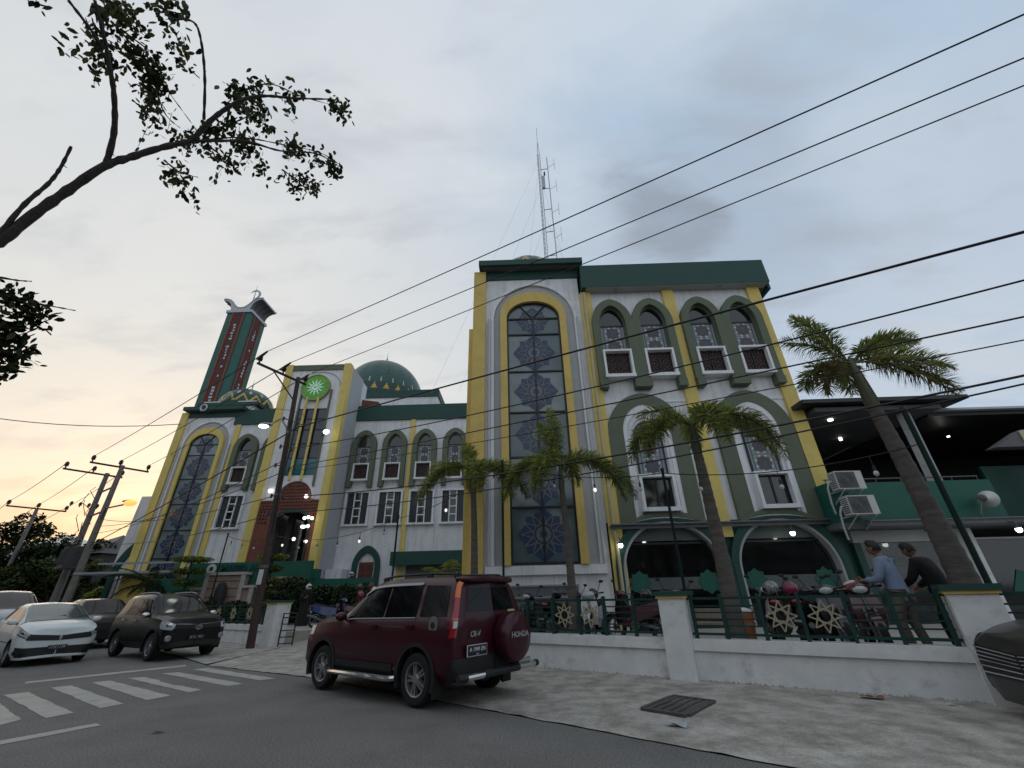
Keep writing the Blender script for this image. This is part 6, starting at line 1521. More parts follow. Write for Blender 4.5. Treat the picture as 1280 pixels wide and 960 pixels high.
# maroon estate SUV with the spare wheel on its tail
HD = R(143.4); cr, S = car('dark maroon SUV with a spare wheel cover on its back, parked half on the apron', 'car', (-2.21,9.04,.012), HD, scaled(SUV,1.0,1.0,1.045), 'car_maroon', 2.62, .343, arch_mat='plastic_black', handles='car_maroon', mirrors='car_maroon', spokes=5)
for sd in (1,-1):
    b = MB(); S.patch(b, 4.35, 6.50, 1.55, 2.22, 'plastic_black', .014, 16, 3, (sd,)); part('sill_cladding', b, cr)
    b = MB(); b.tube([(.92,sd*.93,.34),(.82,sd*1.0,.33),(-.80,sd*1.0,.33),(-.9,sd*.93,.34)], .04, 8, 'chrome'); b.box(-.78,.80,min(sd*.86,sd*.98),max(sd*.86,sd*.98),.30,.335,'plastic_black'); part('side_step', b, cr)
    b = MB(); pts = [S.P(u,6.9)+Vector((0,-.06,.075)) for u in [5.2,5.6,6,6.5,7,7.5,7.9]]; b.tube([(p.x,p.y*sd,p.z) for p in pts], .022, 6, 'plastic_black')
    for u in (5.25,6.9,7.85): p = S.P(u,6.9); b.cbox((p.x,sd*(p.y-.06),p.z+.045), .13,.05,.07, 'plastic_black')
    part('roof_rail', b, cr)
    b = MB(); S.patch(b, 8.30, 8.92, 3.05, 4.3, 'lens_red', .014, 6, 6, (sd,)); S.patch(b, 8.32, 8.86, 4.3, 5.62, 'lens_red', .012, 6, 6, (sd,)); tl = part('tail_light', b, cr)
    b = MB(); S.patch(b, 8.32, 8.85, 5.62, 6.6, 'lens_orange', .013, 5, 4, (sd,)); S.patch(b, 8.55, 8.91, 3.98, 4.25, 'lens_orange', .018, 4, 3, (sd,)); part('indicator', b, tl)
    b = MB(); S.patch(b, 8.58, 8.90, 3.55, 3.93, 'plate_white', .018, 4, 3, (sd,)); part('reversing_lamp', b, tl)
    b = MB(); S.patch(b, 1.25, 2.4, 3.35, 4.25, 'lens_clear', .010, 6, 4, (sd,)); part('headlight', b, cr)
    b = MB(); pts = [S.P(u,6.15)+Vector((0,.03,0)) for u in [4.75,5.2,5.6,6.0,6.5,6.98]]; 
    b.add([(p.x,sd*(p.y+d_),p.z+e_) for p in pts for d_, e_ in ((-.012,.02),(.018,-.02))], [(2*i,2*i+1,2*i+3,2*i+2) for i in range(5)], 'tin'); part('rain_visor', b, cr)
    b = MB(); p0 = S.P(4.55,4.92); pts = [S.P(u,4.9)+Vector((0,.012,0)) for u in [4.5,5,5.5,6,6.5,6.98]]; b.tube([(p.x,sd*p.y,p.z) for p in pts], .011, 5, 'tin'); part('window_trim', b, cr)
p = S.P(7.55,3.75); b = MB(); b.extr([(p.x+.10*cos(t)*(1 if abs(cos(t))<.8 else .95), p.z+.125*sin(t)) for t in [2*pi*k/20 for k in range(20)]], p.y-.010, p.y+.010, 'alloy'); b.lathe([(.050,.010),(.045,.018)], 16, 'plastic_black', (p.x,p.y,p.z), axis='Y'); fc_ = part('fuel_cap', b, cr)
b = MB(); S.patch(b, 8.65, 10-1e-3, 1.2, 2.3, 'plastic_black', .02, 10, 4); S.patch(b, 8.15, 8.7, 1.2, 2.05, 'plastic_black', .016, 4, 3); part('rear_bumper', b, cr)
b = MB(); b.tube([(-1.84,-.60,1.70),(-2.07,-.52,1.69),(-2.12,0,1.705),(-2.07,.52,1.69),(-1.84,.60,1.70)], [.03,.045,.05,.045,.03], 8, 'car_maroon'); b.box(-2.04,-1.82,-.50,.50,1.68,1.725,'car_maroon'); part('spoiler', b, cr)
b = MB(); cy = -.30
b.lathe([(.001,-.235),(.20,-.232),(.325,-.215),(.352,-.18),(.358,-.08),(.34,.02),(.22,.08)], 40, 'car_maroon', (-2.20,cy,.86), axis='X'); sw = part('spare_wheel_cover', b, cr, smooth=50)
tm = text_mb('HONDA', .105, 'chrome', .004, bold=.004, sx=1.15); facing(cr, 'lettering', tm, -2.442, .885, True, y=cy, sub=sw)
tm = text_mb('CR-V', .10, 'chrome', .004, bold=.004, shear=.25); facing(cr, 'badge', tm, -2.150, .93, True, y=.46)
b = MB(); b.box(-.22,.22,-.012,.0,-.075,.075,'plate_white'); b.box(-.21,.21,-.016,-.0125,-.065,.065,'plate_black'); pl = facing(cr, 'number_plate', b, -2.165, .72, True, y=.43)
tm = text_mb('A 1949 ZN', .076, 'plate_white', .002, bold=.001); tm2 = MB(); merge(tm2, tm, Matrix.Translation((0,-.019,.012))); strokes(tm2, -.06,.06,-.0165,-.058,-.038,'plate_white',5,1); o = part('characters', tm2, pl)
b = MB(); b.tube([(-2.30,.78,.42),(-2.30,.42,.42)], .045, 10, 'chrome'); b.tube([(-2.30,-.42,.42),(-2.30,-.85,.42)], .045, 10, 'chrome'); b.tube([(-2.30,-.40,.50),(-2.30,-.72,.50)], .035, 10, 'chrome')
b.tube([(-2.30,.42,.42),(-2.30,-.42,.42)], .05, 10, 'plastic_black'); b.tube([(-2.30,.78,.42),(-2.27,.92,.42)], .05, 10, 'plastic_black'); b.tube([(-2.30,-.85,.42),(-2.27,-.97,.42)], .05, 10, 'plastic_black')
for y_ in (-.5,.5): b.tube([(-2.30,y_,.42),(-1.95,y_,.42)], .035, 6, 'plastic_black')
part('bumper_bar', b, cr)
b = MB(); b.box(-.09,.09,-.004,0,-.035,.035,'sticker'); facing(cr, 'sticker', b, -2.105, 1.20, True, y=-.50, tilt=-.22)
for sd in (1,-1): b = MB(); b.box(-1.76,-1.72,min(sd*.68,sd*.9),max(sd*.68,sd*.9),.14,.42,'rubber'); part('mud_flap', b, cr)

# white hatchback coming towards the crossing
RZ = R(-33.5)
HT = Vector((-13.24,13.5,0)) - Vector((cos(RZ),sin(RZ),0))*2.02
fit, S = car('white hatchback at the far left facing the crossing, mesh black grille', 'car', (HT.x,HT.y,.004), RZ, scaled(HATCH,1,1,1.03), 'car_white', 2.5, .30, ws_mat='car_glass_light', mirrors='car_white')
for sd in (1,-1):
    b = MB(); S.patch(b, 1.12, 2.75, 3.45, 4.9, 'lens_clear', .010, 10, 6, (sd,), r=.25); S.patch(b, 1.5, 2.3, 3.65, 4.4, 'chrome', .014, 5, 3, (sd,), r=.2); S.patch(b, 1.10, 2.8, 3.36, 3.45, 'plastic_black', .009, 8, 1, (sd,)); part('headlight', b, fit)
    b = MB(); S.patch(b, 1.0, 2.0, 1.75, 2.15, 'plastic_black', .012, 6, 3, (sd,)); part('fog_lamp', b, fit)
b = MB(); S.patch(b, .0, 1.22, 3.2, 4.35, 'plastic_black', .010, 10, 4); gr = part('grille', b, fit)
tm = text_mb('H', .085, 'galv', .005, bold=.004); facing(fit, 'emblem', tm, 2.064, .665, sub=gr)
b = MB(); S.patch(b, .0, 1.85, 1.25, 2.45, 'plastic_black', .010, 10, 4); part('lower_grille', b, fit)
b = MB(); b.box(-.20,.20,-.012,0,-.055,.055,'plate_black'); strokes(b,-.17,.17,-.013,-.03,.035,'galv',8,4); facing(fit, 'number_plate', b, 2.085, .43)
b = MB(); S.patch(b, .0, 2.4, 1.02, 1.4, 'car_white', .03, 12, 3); part('front_lip', b, fit)

# black compact SUV parked at the verge, nose towards us
SB = scaled(SUV, .97, .955, 1.03)
rush, S = car('black compact SUV with silver wheels parked beside the rusty pole', 'car', (-11.50,15.18,.016), RZ+R(2), SB, 'car_black', 2.62, .345, arch_mat='car_black', handles='chrome', mirrors='chrome')
for sd in (1,-1):
    b = MB(); S.patch(b, 1.05, 2.6, 3.15, 4.4, 'lens_clear', .010, 8, 4, (sd,), r=.12); S.patch(b, 1.35, 2.0, 3.5, 4.1, 'chrome', .014, 5, 3, (sd,), r=.2); part('headlight', b, rush)
    b = MB(); q = S.P(1.35,2.35); b.lathe([(.001,.02),(.045,.02),(.05,.035),(.075,.03),(.085,.0)], 16, 'alloy', (q.x-.0,sd*q.y,q.z), axis='X'); part('fog_lamp', b, rush)
    b = MB(); pts = [S.P(u,6.9)+Vector((0,-.06,.06)) for u in [5.1,5.6,6,6.5,7,7.6]]; b.tube([(p.x,p.y*sd,p.z) for p in pts], .022, 6, 'tin'); part('roof_rail', b, rush)
    b = MB(); S.patch(b, 4.35, 6.50, 1.55, 2.1, 'plastic_black', .012, 16, 3, (sd,)); part('sill_cladding', b, rush)
b = MB(); S.patch(b, 0, 1.0, 3.35, 4.2, 'plastic_black', .012, 10, 4); gr = part('grille', b, rush)
b = MB(); S.patch(b, 0, 1.0, 4.2, 5.0, 'chrome', .02, 10, 2); part('grille_bar', b, gr)
b = MB(); b.band([(.09*cos(2*pi*k/20),.06*sin(2*pi*k/20)) for k in range(20)], [(.07*cos(2*pi*k/20),.043*sin(2*pi*k/20)) for k in range(20)], -.012,0,'chrome',closed=True); b.band([(.03*cos(2*pi*k/16),.052*sin(2*pi*k/16)) for k in range(16)], [(.018*cos(2*pi*k/16),.04*sin(2*pi*k/16)) for k in range(16)], -.014,-.002,'chrome',closed=True); facing(rush, 'emblem', b, 2.105, .80, sub=gr)
b = MB(); b.box(-.22,.22,-.012,0,-.055,.055,'plate_black'); strokes(b,-.18,.18,-.013,-.03,.035,'galv',8,9); facing(rush, 'number_plate', b, 2.115, .55)
b = MB(); S.patch(b, 0, 2.2, 1.1, 1.9, 'plastic_black', .014, 10, 4); part('front_bumper', b, rush)

# dark people carrier and silver van behind
dk, S = car('dark people carrier partly hidden between the white hatchback and the black SUV', 'car', (-17.6,19.2,.016), RZ, scaled(SUV,.98,.94,1.0), 'car_dark', 2.6, .32, mirrors='car_dark')
for sd in (1,-1): b = MB(); S.patch(b, 1.35, 2.5, 3.5, 4.4, 'lens_clear', .008, 8, 4, (sd,)); part('headlight', b, dk)
b = MB(); S.patch(b, 0, 1.25, 2.6, 4.0, 'plastic_black', .012, 10, 4); part('grille', b, dk)
vn, S = car('silver white van behind the white hatchback at the left picture edge', 'van', (-19.6,17.3,.004), RZ, scaled(HATCH,1.08,1.02,1.34), 'car_silver', 2.7, .33, mirrors='car_silver')
for sd in (1,-1): b = MB(); S.patch(b, 1.35, 2.6, 3.5, 4.5, 'lens_clear', .008, 8, 4, (sd,)); part('headlight', b, vn)
b = MB(); S.patch(b, 0, 1.3, 3.3, 4.3, 'plastic_black', .012, 10, 4); part('grille', b, vn)

# dark saloon nosing into the right edge
SD2 = scaled(HATCH, 1.13, 1.06, 1.0)
NH = R(170); nose = Vector((5.62,5.74,0)); cpos = nose - Vector((cos(NH),sin(NH),0))*2.30
sal, S = car('dark grey car with a slatted chrome grille, cut by the right picture edge', 'car', (cpos.x,cpos.y,.03), NH, SD2, 'car_olive', 2.75, .335, mirrors='car_olive')
b = MB(); S.patch(b, 0, 1.45, 2.35, 4.2, 'plastic_black', .010, 12, 6); gr = part('grille', b, sal)
b = MB()
for k in range(6): S.patch(b, 0, 1.42, 2.5+k*.28, 2.56+k*.28, 'chrome', .028, 12, 1)
part('grille_slats', b, gr)
b = MB(); S.patch(b, 0, 1.5, 4.2, 4.5, 'plastic_black', .012, 10, 2); part('grille_edge', b, gr)
for sd in (1,-1):
    b = MB(); S.patch(b, 1.55, 2.9, 3.5, 4.4, 'lens_clear', .010, 8, 4, (sd,), r=.2); S.patch(b, 1.7, 2.2, 3.75, 4.1, 'chrome', .014, 4, 3, (sd,)); part('headlight', b, sal)
    b = MB(); S.patch(b, 1.3, 2.2, 1.7, 2.3, 'plastic_black', .012, 6, 3, (sd,)); part('fog_lamp', b, sal)
# ------------------------------------------------------------------ motorbikes
def make_bike(col):
    t = thing('motorbike', 'tmp', 'motorbike', (0,0,0), 0, 'motorbikes parked on the forecourt')
    r = .285
    for x in (.62,-.62):
        b = MB(); b.lathe([(.05,-.05),(.05,.05)], 10, 'steel_grey', axis='Y'); h = part('wheel', b, t); h.location = (x,0,r)
        b = MB(); b.lathe([(r*.76,-.045),(r*.93,-.055),(r,-.025),(r,.025),(r*.93,.055),(r*.76,.045),(r*.76,-.045)], 24, 'rubber', axis='Y'); part('tyre', b, h)
        b = MB(); b.lathe([(r*.77,-.03),(r*.77,.03),(r*.70,.03),(r*.70,-.03),(r*.77,-.03)], 24, 'alloy', axis='Y')
        for k in range(5): a = 2*pi*k/5; b.tube([(.03*cos(a),0,.03*sin(a)),(r*.74*cos(a),0,r*.74*sin(a))], .016, 4, 'alloy')
        part('rim', b, h)
    b = MB()   # leg shield, floor, tail fairing
    b.grid(lambda u, v: (.34+.16*u*(1-u)+.10*(1-u)+.03, (v-.5)*(.30+.12*sin(pi*u)), .36+.62*u), 8, 6, col)
    b.grid(lambda u, v: (.30+.10*(1-u)+.0, (v-.5)*(.28+.10*sin(pi*u)), .36+.60*u), 8, 6, 'plastic_black')
    for sd in (-1,1):
        b.grid(lambda u, v: (-.78+.98*u, sd*(.06+.10*sin(pi*min(1,u*.9+.1))**.6*(1-.25*v)), .50+.20*v+.16*(1-u)**1.5*(.6+.4*v)-.16*u*(1-v)), 10, 4, col)
        b.grid(lambda u, v: (-.15+.50*u, sd*.12, .30+.14*v), 4, 2, col)
    b.grid(lambda u, v: (.62+.26*cos(.5+2.1*u), (v-.5)*.14, r+.33*sin(.5+2.1*u)-.01), 8, 3, col)
    b.grid(lambda u, v: (-.62+.30*cos(1.3+1.5*u), (v-.5)*.16, r+.34*sin(1.3+1.5*u)), 8, 3, 'plastic_black')
    part('fairing', b, t)
    b = MB(); b.grid(lambda u, v: (-.72+.80*u, (v-.5)*(.20+.07*sin(pi*u)), .80+.05*(1-u)-.10*sin(pi*u)*u+.045*(1-(2*v-1)**2)), 10, 6, 'rubber'); b.box(-.70,.06,-.10,.10,.70,.80,'plastic_black'); part('seat', b, t)
    b = MB(); b.box(-.35,.16,-.11,.11,.24,.46,'plastic_black'); b.lathe([(.11,-.15),(.13,-.10),(.13,.10),(.11,.15)], 16, 'steel_grey', (-.02,0,.34), axis='Y'); b.tube([(.0,0,.5),(.38,0,.9)], .04, 6, 'plastic_black'); b.tube([(-.62,.10,r),(-.2,.10,.36)], .04, 6, 'steel_grey'); part('engine', b, t)
    b = MB(); b.tube([(.05,-.12,.26),(-.35,-.16,.26),(-.55,-.17,.36),(-.90,-.17,.44)], [.022,.03,.055,.05], 8, 'steel_grey'); part('exhaust', b, t)
    b = MB()
    for sd in (-1,1): b.tube([(.62,sd*.075,r),(.50,sd*.075,.70)], .025, 6, 'steel_grey')
    b.tube([(.48,0,.66),(.40,0,.98)], .03, 6, 'steel_grey'); part('front_fork', b, t)
    b = MB(); b.tube([(.28,-.34,1.0),(.38,-.12,1.0),(.40,0,.98),(.38,.12,1.0),(.28,.34,1.0)], .016, 6, 'steel_grey'); b.ball((.42,0,.98), .11,.17,.09, col, 12, 8)
    for sd in (-1,1): b.tube([(.27,sd*.36,.998),(.31,sd*.25,1.0)], .022, 6, 'rubber')
    hb = part('handlebar', b, t)
    for sd in (-1,1):
        b = MB(); b.tube([(.34,sd*.22,1.0),(.38,sd*.30,1.14),(.36,sd*.34,1.22)], .008, 5, 'plastic_black'); b.ball((.35,sd*.36,1.24), .02,.06,.035, 'plastic_black', 10, 6); part('mirror', b, hb)
    b = MB(); b.ball((.50,0,.97), .04,.11,.06, 'lens_clear', 12, 8); part('headlight', b, t)
    b = MB(); b.ball((-.82,0,.80), .05,.09,.04, 'lens_red', 10, 6); part('tail_light', b, t)
    b = MB(); b.box(-.93,-.925,-.10,.10,.42,.56,'plate_black'); b.box(-.932,-.931,-.08,.08,.47,.51,'galv'); b.box(-.92,-.88,-.02,.02,.5,.7,'plastic_black'); part('number_plate', b, t)
    return t
BIKES = [((-4.2,1.75),-FA+R(95),'bike_black','dark motorbike in front of the grey stepped bench'),
 ((-3.15,1.65),-FA+R(78),'bike_black','black motorbike behind the left gold star, black helmet on its mirror'),
 ((-2.15,1.45),-FA+R(100),'bike_white','black and white motorbike behind the second gold star'),
 ((-1.15,1.35),-FA+R(165),'bike_maroon','dark maroon motorbike standing sideways left of the middle pier'),
 ((-.45,1.9),-FA+R(110),'bike_black','black motorbike just behind the middle pier'),
 ((1.55,1.6),-FA+R(100),'bike_white','white and black motorbike behind the third gold star, patterned helmet on it'),
 ((2.10,1.75),-FA+R(85),'bike_black','black motorbike between the third and fourth gold stars, pink helmet on it'),
 ((2.55,1.35),-FA+R(105),'bike_black','black motorbike behind the fourth gold star'),
 ((3.10,1.25),-FA+R(98),'bike_red','dark red motorbike beside the man in the blue shirt')]
proto = None
for (s_, o_), rz, col, lab in BIKES:
    if proto is None: proto = make_bike('bike_black'); t = proto
    else: t = copy_tree(proto)
    if col != 'bike_black': swap_mat(t, 'bike_black', col)
    t.location = F(s_, o_, PZ); t.rotation_euler = (R(6 if int(s_*10)%2 else -6)*.8, 0, rz+R(180 if int(s_*7)%2 else 0)); t['label'] = lab
for p, rz, col, lab in (((-7.95,19.35,PZ), R(5), 'bike_blue', 'blue and black motorbike parked side on at the green wall beyond the drive'),
                        ((-7.2,19.95,PZ), R(15), 'bike_red', 'motorbike with a red helmet, behind the blue one'), ((-6.5,20.5,PZ), R(12), 'bike_black', 'rearmost motorbike by the women near the red door')):
    t = copy_tree(proto); swap_mat(t, 'bike_black', col); t.location = p; t.rotation_euler = (R(-6),0,rz); t['label'] = lab
def helmet(p, mt, label, rz=0.0, tilt=0.3, top=None, s=1.0):
    t = thing('helmet', label, 'helmet', p, rz, 'helmets left on the motorbikes'); t.rotation_euler = (0, tilt, rz)
    b = MB(); vs = []
    b.grid(lambda u, v: (.150*sin(.02+2.35*u)*cos(2*pi*v), .125*sin(.02+2.35*u)*sin(2*pi*v), .135*cos(.02+2.35*u)), 12, 20, mt)
    if top:
        k_ = b.m(top)
        for q in range(len(b.f)):
            if q//20 < 4: b.mi[q] = k_
    t.scale = (s,s,s); part('shell', b, t)
    b = MB(); b.grid(lambda u, v: (.158*sin(1.2+.75*u)*cos((v-.5)*2.0), .134*sin(1.2+.75*u)*sin((v-.5)*2.0)*1.0, .142*cos(1.2+.75*u)), 6, 10, 'visor'); part('visor', b, t)
helmet(tuple(F(-3.27,1.5,1.47)), 'helmet_black', 'glossy black helmet above the left gold star', 2.0)
helmet(tuple(F(-2.24,1.5,1.44)), 'helmet_black', 'glossy black helmet above the second gold star', 1.2)
helmet(tuple(F(-.88,1.5,1.40)), 'helmet_black', 'dull black helmet left of the middle pier', .5)
helmet(tuple(F(1.68,1.5,1.48)), 'helmet_pattern', 'black and white patterned helmet above the third gold star', 2.6)
helmet(tuple(F(2.02,1.5,1.45)), 'helmet_pink', 'pink red helmet beside the patterned one', 1.8)
helmet(tuple(F(3.02,1.3,1.42)), 'helmet_red', 'big red and white helmet beside the man in the blue shirt', 2.4, .3, 'helmet_white', 1.15)
q = F(3.02,1.3,1.47); 
helmet((-7.0,19.9,1.62), 'helmet_pink', 'red pink helmet on the bikes beyond the drive', 1.0)
helmet((-6.55,20.2,1.80), 'helmet_white', 'white helmet among the bikes beyond the drive', 2.0)
# small things on the forecourt
t = thing('bin', 'orange bin with a pale top behind the railing right of the middle palm', 'bin', tuple(F(1.05,1.6,PZ)))
b = MB(); b.lathe([(.13,0),(.17,.55),(.175,.58)], 16, 'cone_orange'); part('body', b, t)
b = MB(); b.lathe([(.18,.58),(.16,.64),(.05,.68),(.001,.68)], 16, 'fence_white'); part('lid', b, t)
t = thing('bench', 'low tan bench with a slatted back behind the railing beside the middle pier', 'bench', tuple(F(.45,1.9,PZ)), -FA)
b = MB(); b.box(-.75,.75,-.02,.03,.45,.66,'carton'); b.box(-.75,.75,-.45,-.05,.36,.41,'carton'); part('seat', b, t)
for x_ in (-.6,.6): b = MB(); b.box(x_-.03,x_+.03,-.42,-.36,0,.36,'steel_grey'); b.box(x_-.03,x_+.03,-.02,.03,0,.449,'steel_grey'); part('leg', b, t)

# ------------------------------------------------------------------ people
def skin_mesh(name, verts, edges, rad, mt, root=0, sub=2):
    me = bpy.data.meshes.new(name); me.from_pydata([tuple(v) for v in verts], edges, []); me.materials.append(M[mt])
    o = bpy.data.objects.new(name, me); C.objects.link(o)
    md = o.modifiers.new('skin','SKIN'); md.use_smooth_shade = True
    for i, r in enumerate(rad): d = me.skin_vertices[0].data[i]; d.radius = (r if isinstance(r, tuple) else (r, r)); d.use_root = (i == root)
    ms = o.modifiers.new('sub','SUBSURF'); ms.levels = sub; ms.render_levels = sub
    m2 = evaluated(o); o.modifiers.clear(); o.data = m2
    for p in m2.polygons: p.use_smooth = True
    return o
def attach_mesh(o, mb):
    """join an MB into an existing mesh object"""
    me = o.data; bm = bmesh.new(); bm.from_mesh(me); t = _mesh('tmp', mb, smooth=60)
    k0 = len(me.materials); remap = []
    for m_ in t.materials:
        if m_.name in [q.name for q in me.materials if q]: remap.append([q.name for q in me.materials].index(m_.name))
        else: me.materials.append(m_); remap.append(len(me.materials)-1)
    n0 = len(bm.faces); bm.from_mesh(t); bm.faces.ensure_lookup_table()
    for f in bm.faces[n0:]: f.material_index = remap[f.material_index] if f.material_index < len(remap) else 0
    bm.to_mesh(me); bm.free()
def person(label, loc, rz, lean=0.0, top='cloth_blue', legs='cloth_khaki', arms='down', scale=1.0, head='hair', robe=None, bend=0.0):
    t = thing('person', label, 'person', loc, rz); t.scale = (scale,)*3
    cl, sl_ = cos(lean), sin(lean); hip = Vector((-.10*sl_, 0, .92))
    up = lambda h, y=0, f=0: hip+Vector((sl_*h+cl*f, y, cl*h-sl_*f))
    nk = up(.54); hd = nk+Vector((.05+.10*sl_,0,.17-.05*sl_))
    J = {'hip':hip,'wst':up(.20),'chs':up(.40),'nk':nk,'hd0':nk+(hd-nk)*.55}
    for s_, k in ((1,'l'),(-1,'r')):
        J['sh'+k] = up(.46,s_*.19,-.01); J['hp'+k] = hip+Vector((0,s_*.095,-.05)); J['kn'+k] = Vector((.04+.05*s_,s_*.105,.49)); J['an'+k] = Vector((-.03+.07*s_,s_*.11,.08)); J['to'+k] = Vector((.14+.07*s_,s_*.13,.035))
        if arms == 'down': J['el'+k] = J['sh'+k]+Vector((.02,s_*.06,-.29)); J['wr'+k] = J['el'+k]+Vector((.10,-s_*.0,-.24))
        elif arms == 'fwd': J['el'+k] = J['sh'+k]+Vector((.08,s_*.06,-.27)); J['wr'+k] = J['el'+k]+Vector((.23,-s_*.03,.0))
        elif arms == 'bag': J['el'+k] = J['sh'+k]+Vector((-.03,s_*.08,-.28)); J['wr'+k] = J['el'+k]+Vector((.05,s_*.02,-.24)) if s_ > 0 else J['el'+k]+Vector((.2,.08,.10))
        elif arms == 'reach': J['el'+k] = J['sh'+k]+Vector((.12,s_*.05,-.25)); J['wr'+k] = J['el'+k]+Vector((.22,0,-.12))
        J['ha'+k] = J['wr'+k]+(J['wr'+k]-J['el'+k]).normalized()*.07
    names = list(J); ix = {n_: i for i, n_ in enumerate(names)}
    E_ = [('hip','wst'),('wst','chs'),('chs','nk'),('nk','hd0')]
    for k in 'lr': E_ += [('chs','sh'+k),('sh'+k,'el'+k),('el'+k,'wr'+k),('wr'+k,'ha'+k),('hip','hp'+k),('hp'+k,'kn'+k),('kn'+k,'an'+k),('an'+k,'to'+k)]
    rd = dict(hip=(.115,.09),wst=(.10,.075),chs=(.105,.075),nk=.052,hd0=.06)
    for k in 'lr': rd.update({'sh'+k:.050,'el'+k:.042,'wr'+k:.030,'ha'+k:(.036,.02),'hp'+k:.085,'kn'+k:.058,'an'+k:.042,'to'+k:.04})
    o = skin_mesh('body', [J[n_] for n_ in names], [(ix[a],ix[b_]) for a,b_ in E_], [rd[n_] for n_ in names], 'skin'); o.parent = t
    hb = MB(); T = Matrix.Translation(hd)@Matrix.Rotation(lean*.55+bend,4,'Y'); hb.T = T
    hb.grid(lambda u, v: ((.095+.006*sin(pi*u))*sin(pi*u)*cos(2*pi*v)+.012*(1-u)*0, .076*sin(pi*u)*sin(2*pi*v), .122*cos(pi*u)-.012*cos(2*pi*v)*sin(pi*u)*(u>.5)), 14, 20, 'skin')
    hb.tube([(.088,0,.022),(.112,0,-.022),(.092,0,-.034)], [.010,.016,.010], 6, 'skin')
    for s_ in (1,-1):
        hb.ball((.0,s_*.080,-.01), .022,.011,.034, 'skin', 8, 6); hb.ball((.080,s_*.032,.012), .012,.014,.008, 'hair', 8, 6); hb.tube([(.086,s_*.018,.032),(.080,s_*.05,.034)], .005, 4, 'hair')
    hb.tube([(.086,-.024,-.062),(.094,0,-.062),(.086,.024,-.062)], .006, 5, 'red_door')
    for k in 'lr':                                       # five curled fingers a hand
        d = (J['ha'+k]-J['wr'+k]).normalized(); s_ = 1 if k == 'l' else -1; sdv = Vector((1,0,0)) if abs(d.x) < .8 else Vector((0,0,1)); sdv = (sdv-d*sdv.dot(d)).normalized(); cu = d.cross(sdv)*s_*-1
        hb.T = None
        for f in range(4):
            b0 = J['ha'+k]+sdv*(.030-.020*f); L_ = (.066,.076,.070,.054)[f]; hb.tube([b0, b0+d*L_*.45, b0+d*L_*.8+cu*.018, b0+d*L_*.95+cu*.038], [.0095,.009,.0085,.007], 6, 'skin')
        b0 = J['wr'+k]+d*.03+sdv*.03; hb.tube([b0, b0+sdv*.022+d*.025, b0+sdv*.028+d*.055+cu*.012], [.012,.011,.008], 6, 'skin')
        hb.T = T
    hb.T = None; attach_mesh(o, hb)
    tn = ['hip','wst','chs','nk']+[q+k for k in 'lr' for q in ('sh','el','wr')]; ti = {n_: i for i, n_ in enumerate(tn)}
    tr = dict(hip=(.205,.165),wst=(.180,.145),chs=(.215,.165),nk=.09); TV = {n_: Vector(J[n_]) for n_ in tn}; TV['hip'] = hip-Vector((0,0,.20)); TV['nk'] = J['chs'].lerp(nk,.93)
    for k in 'lr': tr.update({'sh'+k:.098,'el'+k:.068,'wr'+k:.050}); TV['wr'+k] = J['el'+k].lerp(J['wr'+k],.93)
    te = [('hip','wst'),('wst','chs'),('chs','nk')]+[e for k in 'lr' for e in (('chs','sh'+k),('sh'+k,'el'+k),('el'+k,'wr'+k))]
    s_ = skin_mesh('shirt', [TV[n_] for n_ in tn], [(ti[a],ti[b_]) for a,b_ in te], [tr[n_] for n_ in tn], top); s_.parent = t
    cb = MB(); cc_ = J['chs'].lerp(nk,.66); cb.ball(tuple(cc_), .105,.135,.085, top, 14, 8); cb.ball(tuple(J['chs'].lerp(nk,.9)), .072,.078,.05, top, 14, 8); attach_mesh(s_, cb)
    if robe:
        b = MB(); b.lathe([(.30,.04),(.28,.3),(.235,.6),(.20,.9),(.175,1.05)], 22, robe); b.v = [(p[0]*.85+.02*sin(p[2]*9+p[1]*20), p[1]*1.0+.015*sin(p[2]*7+p[0]*25), p[2]) for p in b.v]; part('robe', b, t, smooth=60)
    else:
        ln = ['hip']+[q+k for k in 'lr' for q in ('hp','kn','an')]; li = {n_: i for i, n_ in enumerate(ln)}; LV = {n_: Vector(J[n_]) for n_ in ln}
        le = [e for k in 'lr' for e in (('hip','hp'+k),('hp'+k,'kn'+k),('kn'+k,'an'+k))]; lrad = dict(hip=(.150,.120)); 
        for k in 'lr': lrad.update({'hp'+k:.108,'kn'+k:.080,'an'+k:.068})
        g_ = skin_mesh('trousers', [LV[n_] for n_ in ln], [(li[a],li[b_]) for a,b_ in le], [lrad[n_] for n_ in ln], legs); g_.parent = t
    sh = MB()
    for k in 'lr': a = J['an'+k]; sh.ball((a.x+.06,a.y,.045), .135,.052,.048, 'rubber', 12, 6)
    part('shoes', sh, t)
    b = MB(); b.T = T
    if head == 'hair':
        b.grid(lambda u, v: ((.104)*sin(2.05*u)*cos(2*pi*v)-.014, .088*sin(2.05*u)*sin(2*pi*v), .128*cos(2.05*u)+.008+(.105*max(0,cos(2*pi*v))*u)), 10, 20, 'hair'); part('hair', b, t)
    elif head == 'scarf':
        b.grid(lambda u, v: ((.115+.03*u)*sin(.05+2.5*u)*cos(2*pi*v)-.03, (.10+.05*u)*sin(.05+2.5*u)*sin(2*pi*v), .14*cos(.05+2.5*u)-.02*u), 12, 18, top); part('headscarf', b, t)
    else:
        b.grid(lambda u, v: (.150*sin(2.2*u)*cos(2*pi*v)-.01, .128*sin(2.2*u)*sin(2*pi*v), .150*cos(2.2*u)+.01), 12, 20, head); part('helmet_shell', b, t); b = MB(); b.T = T
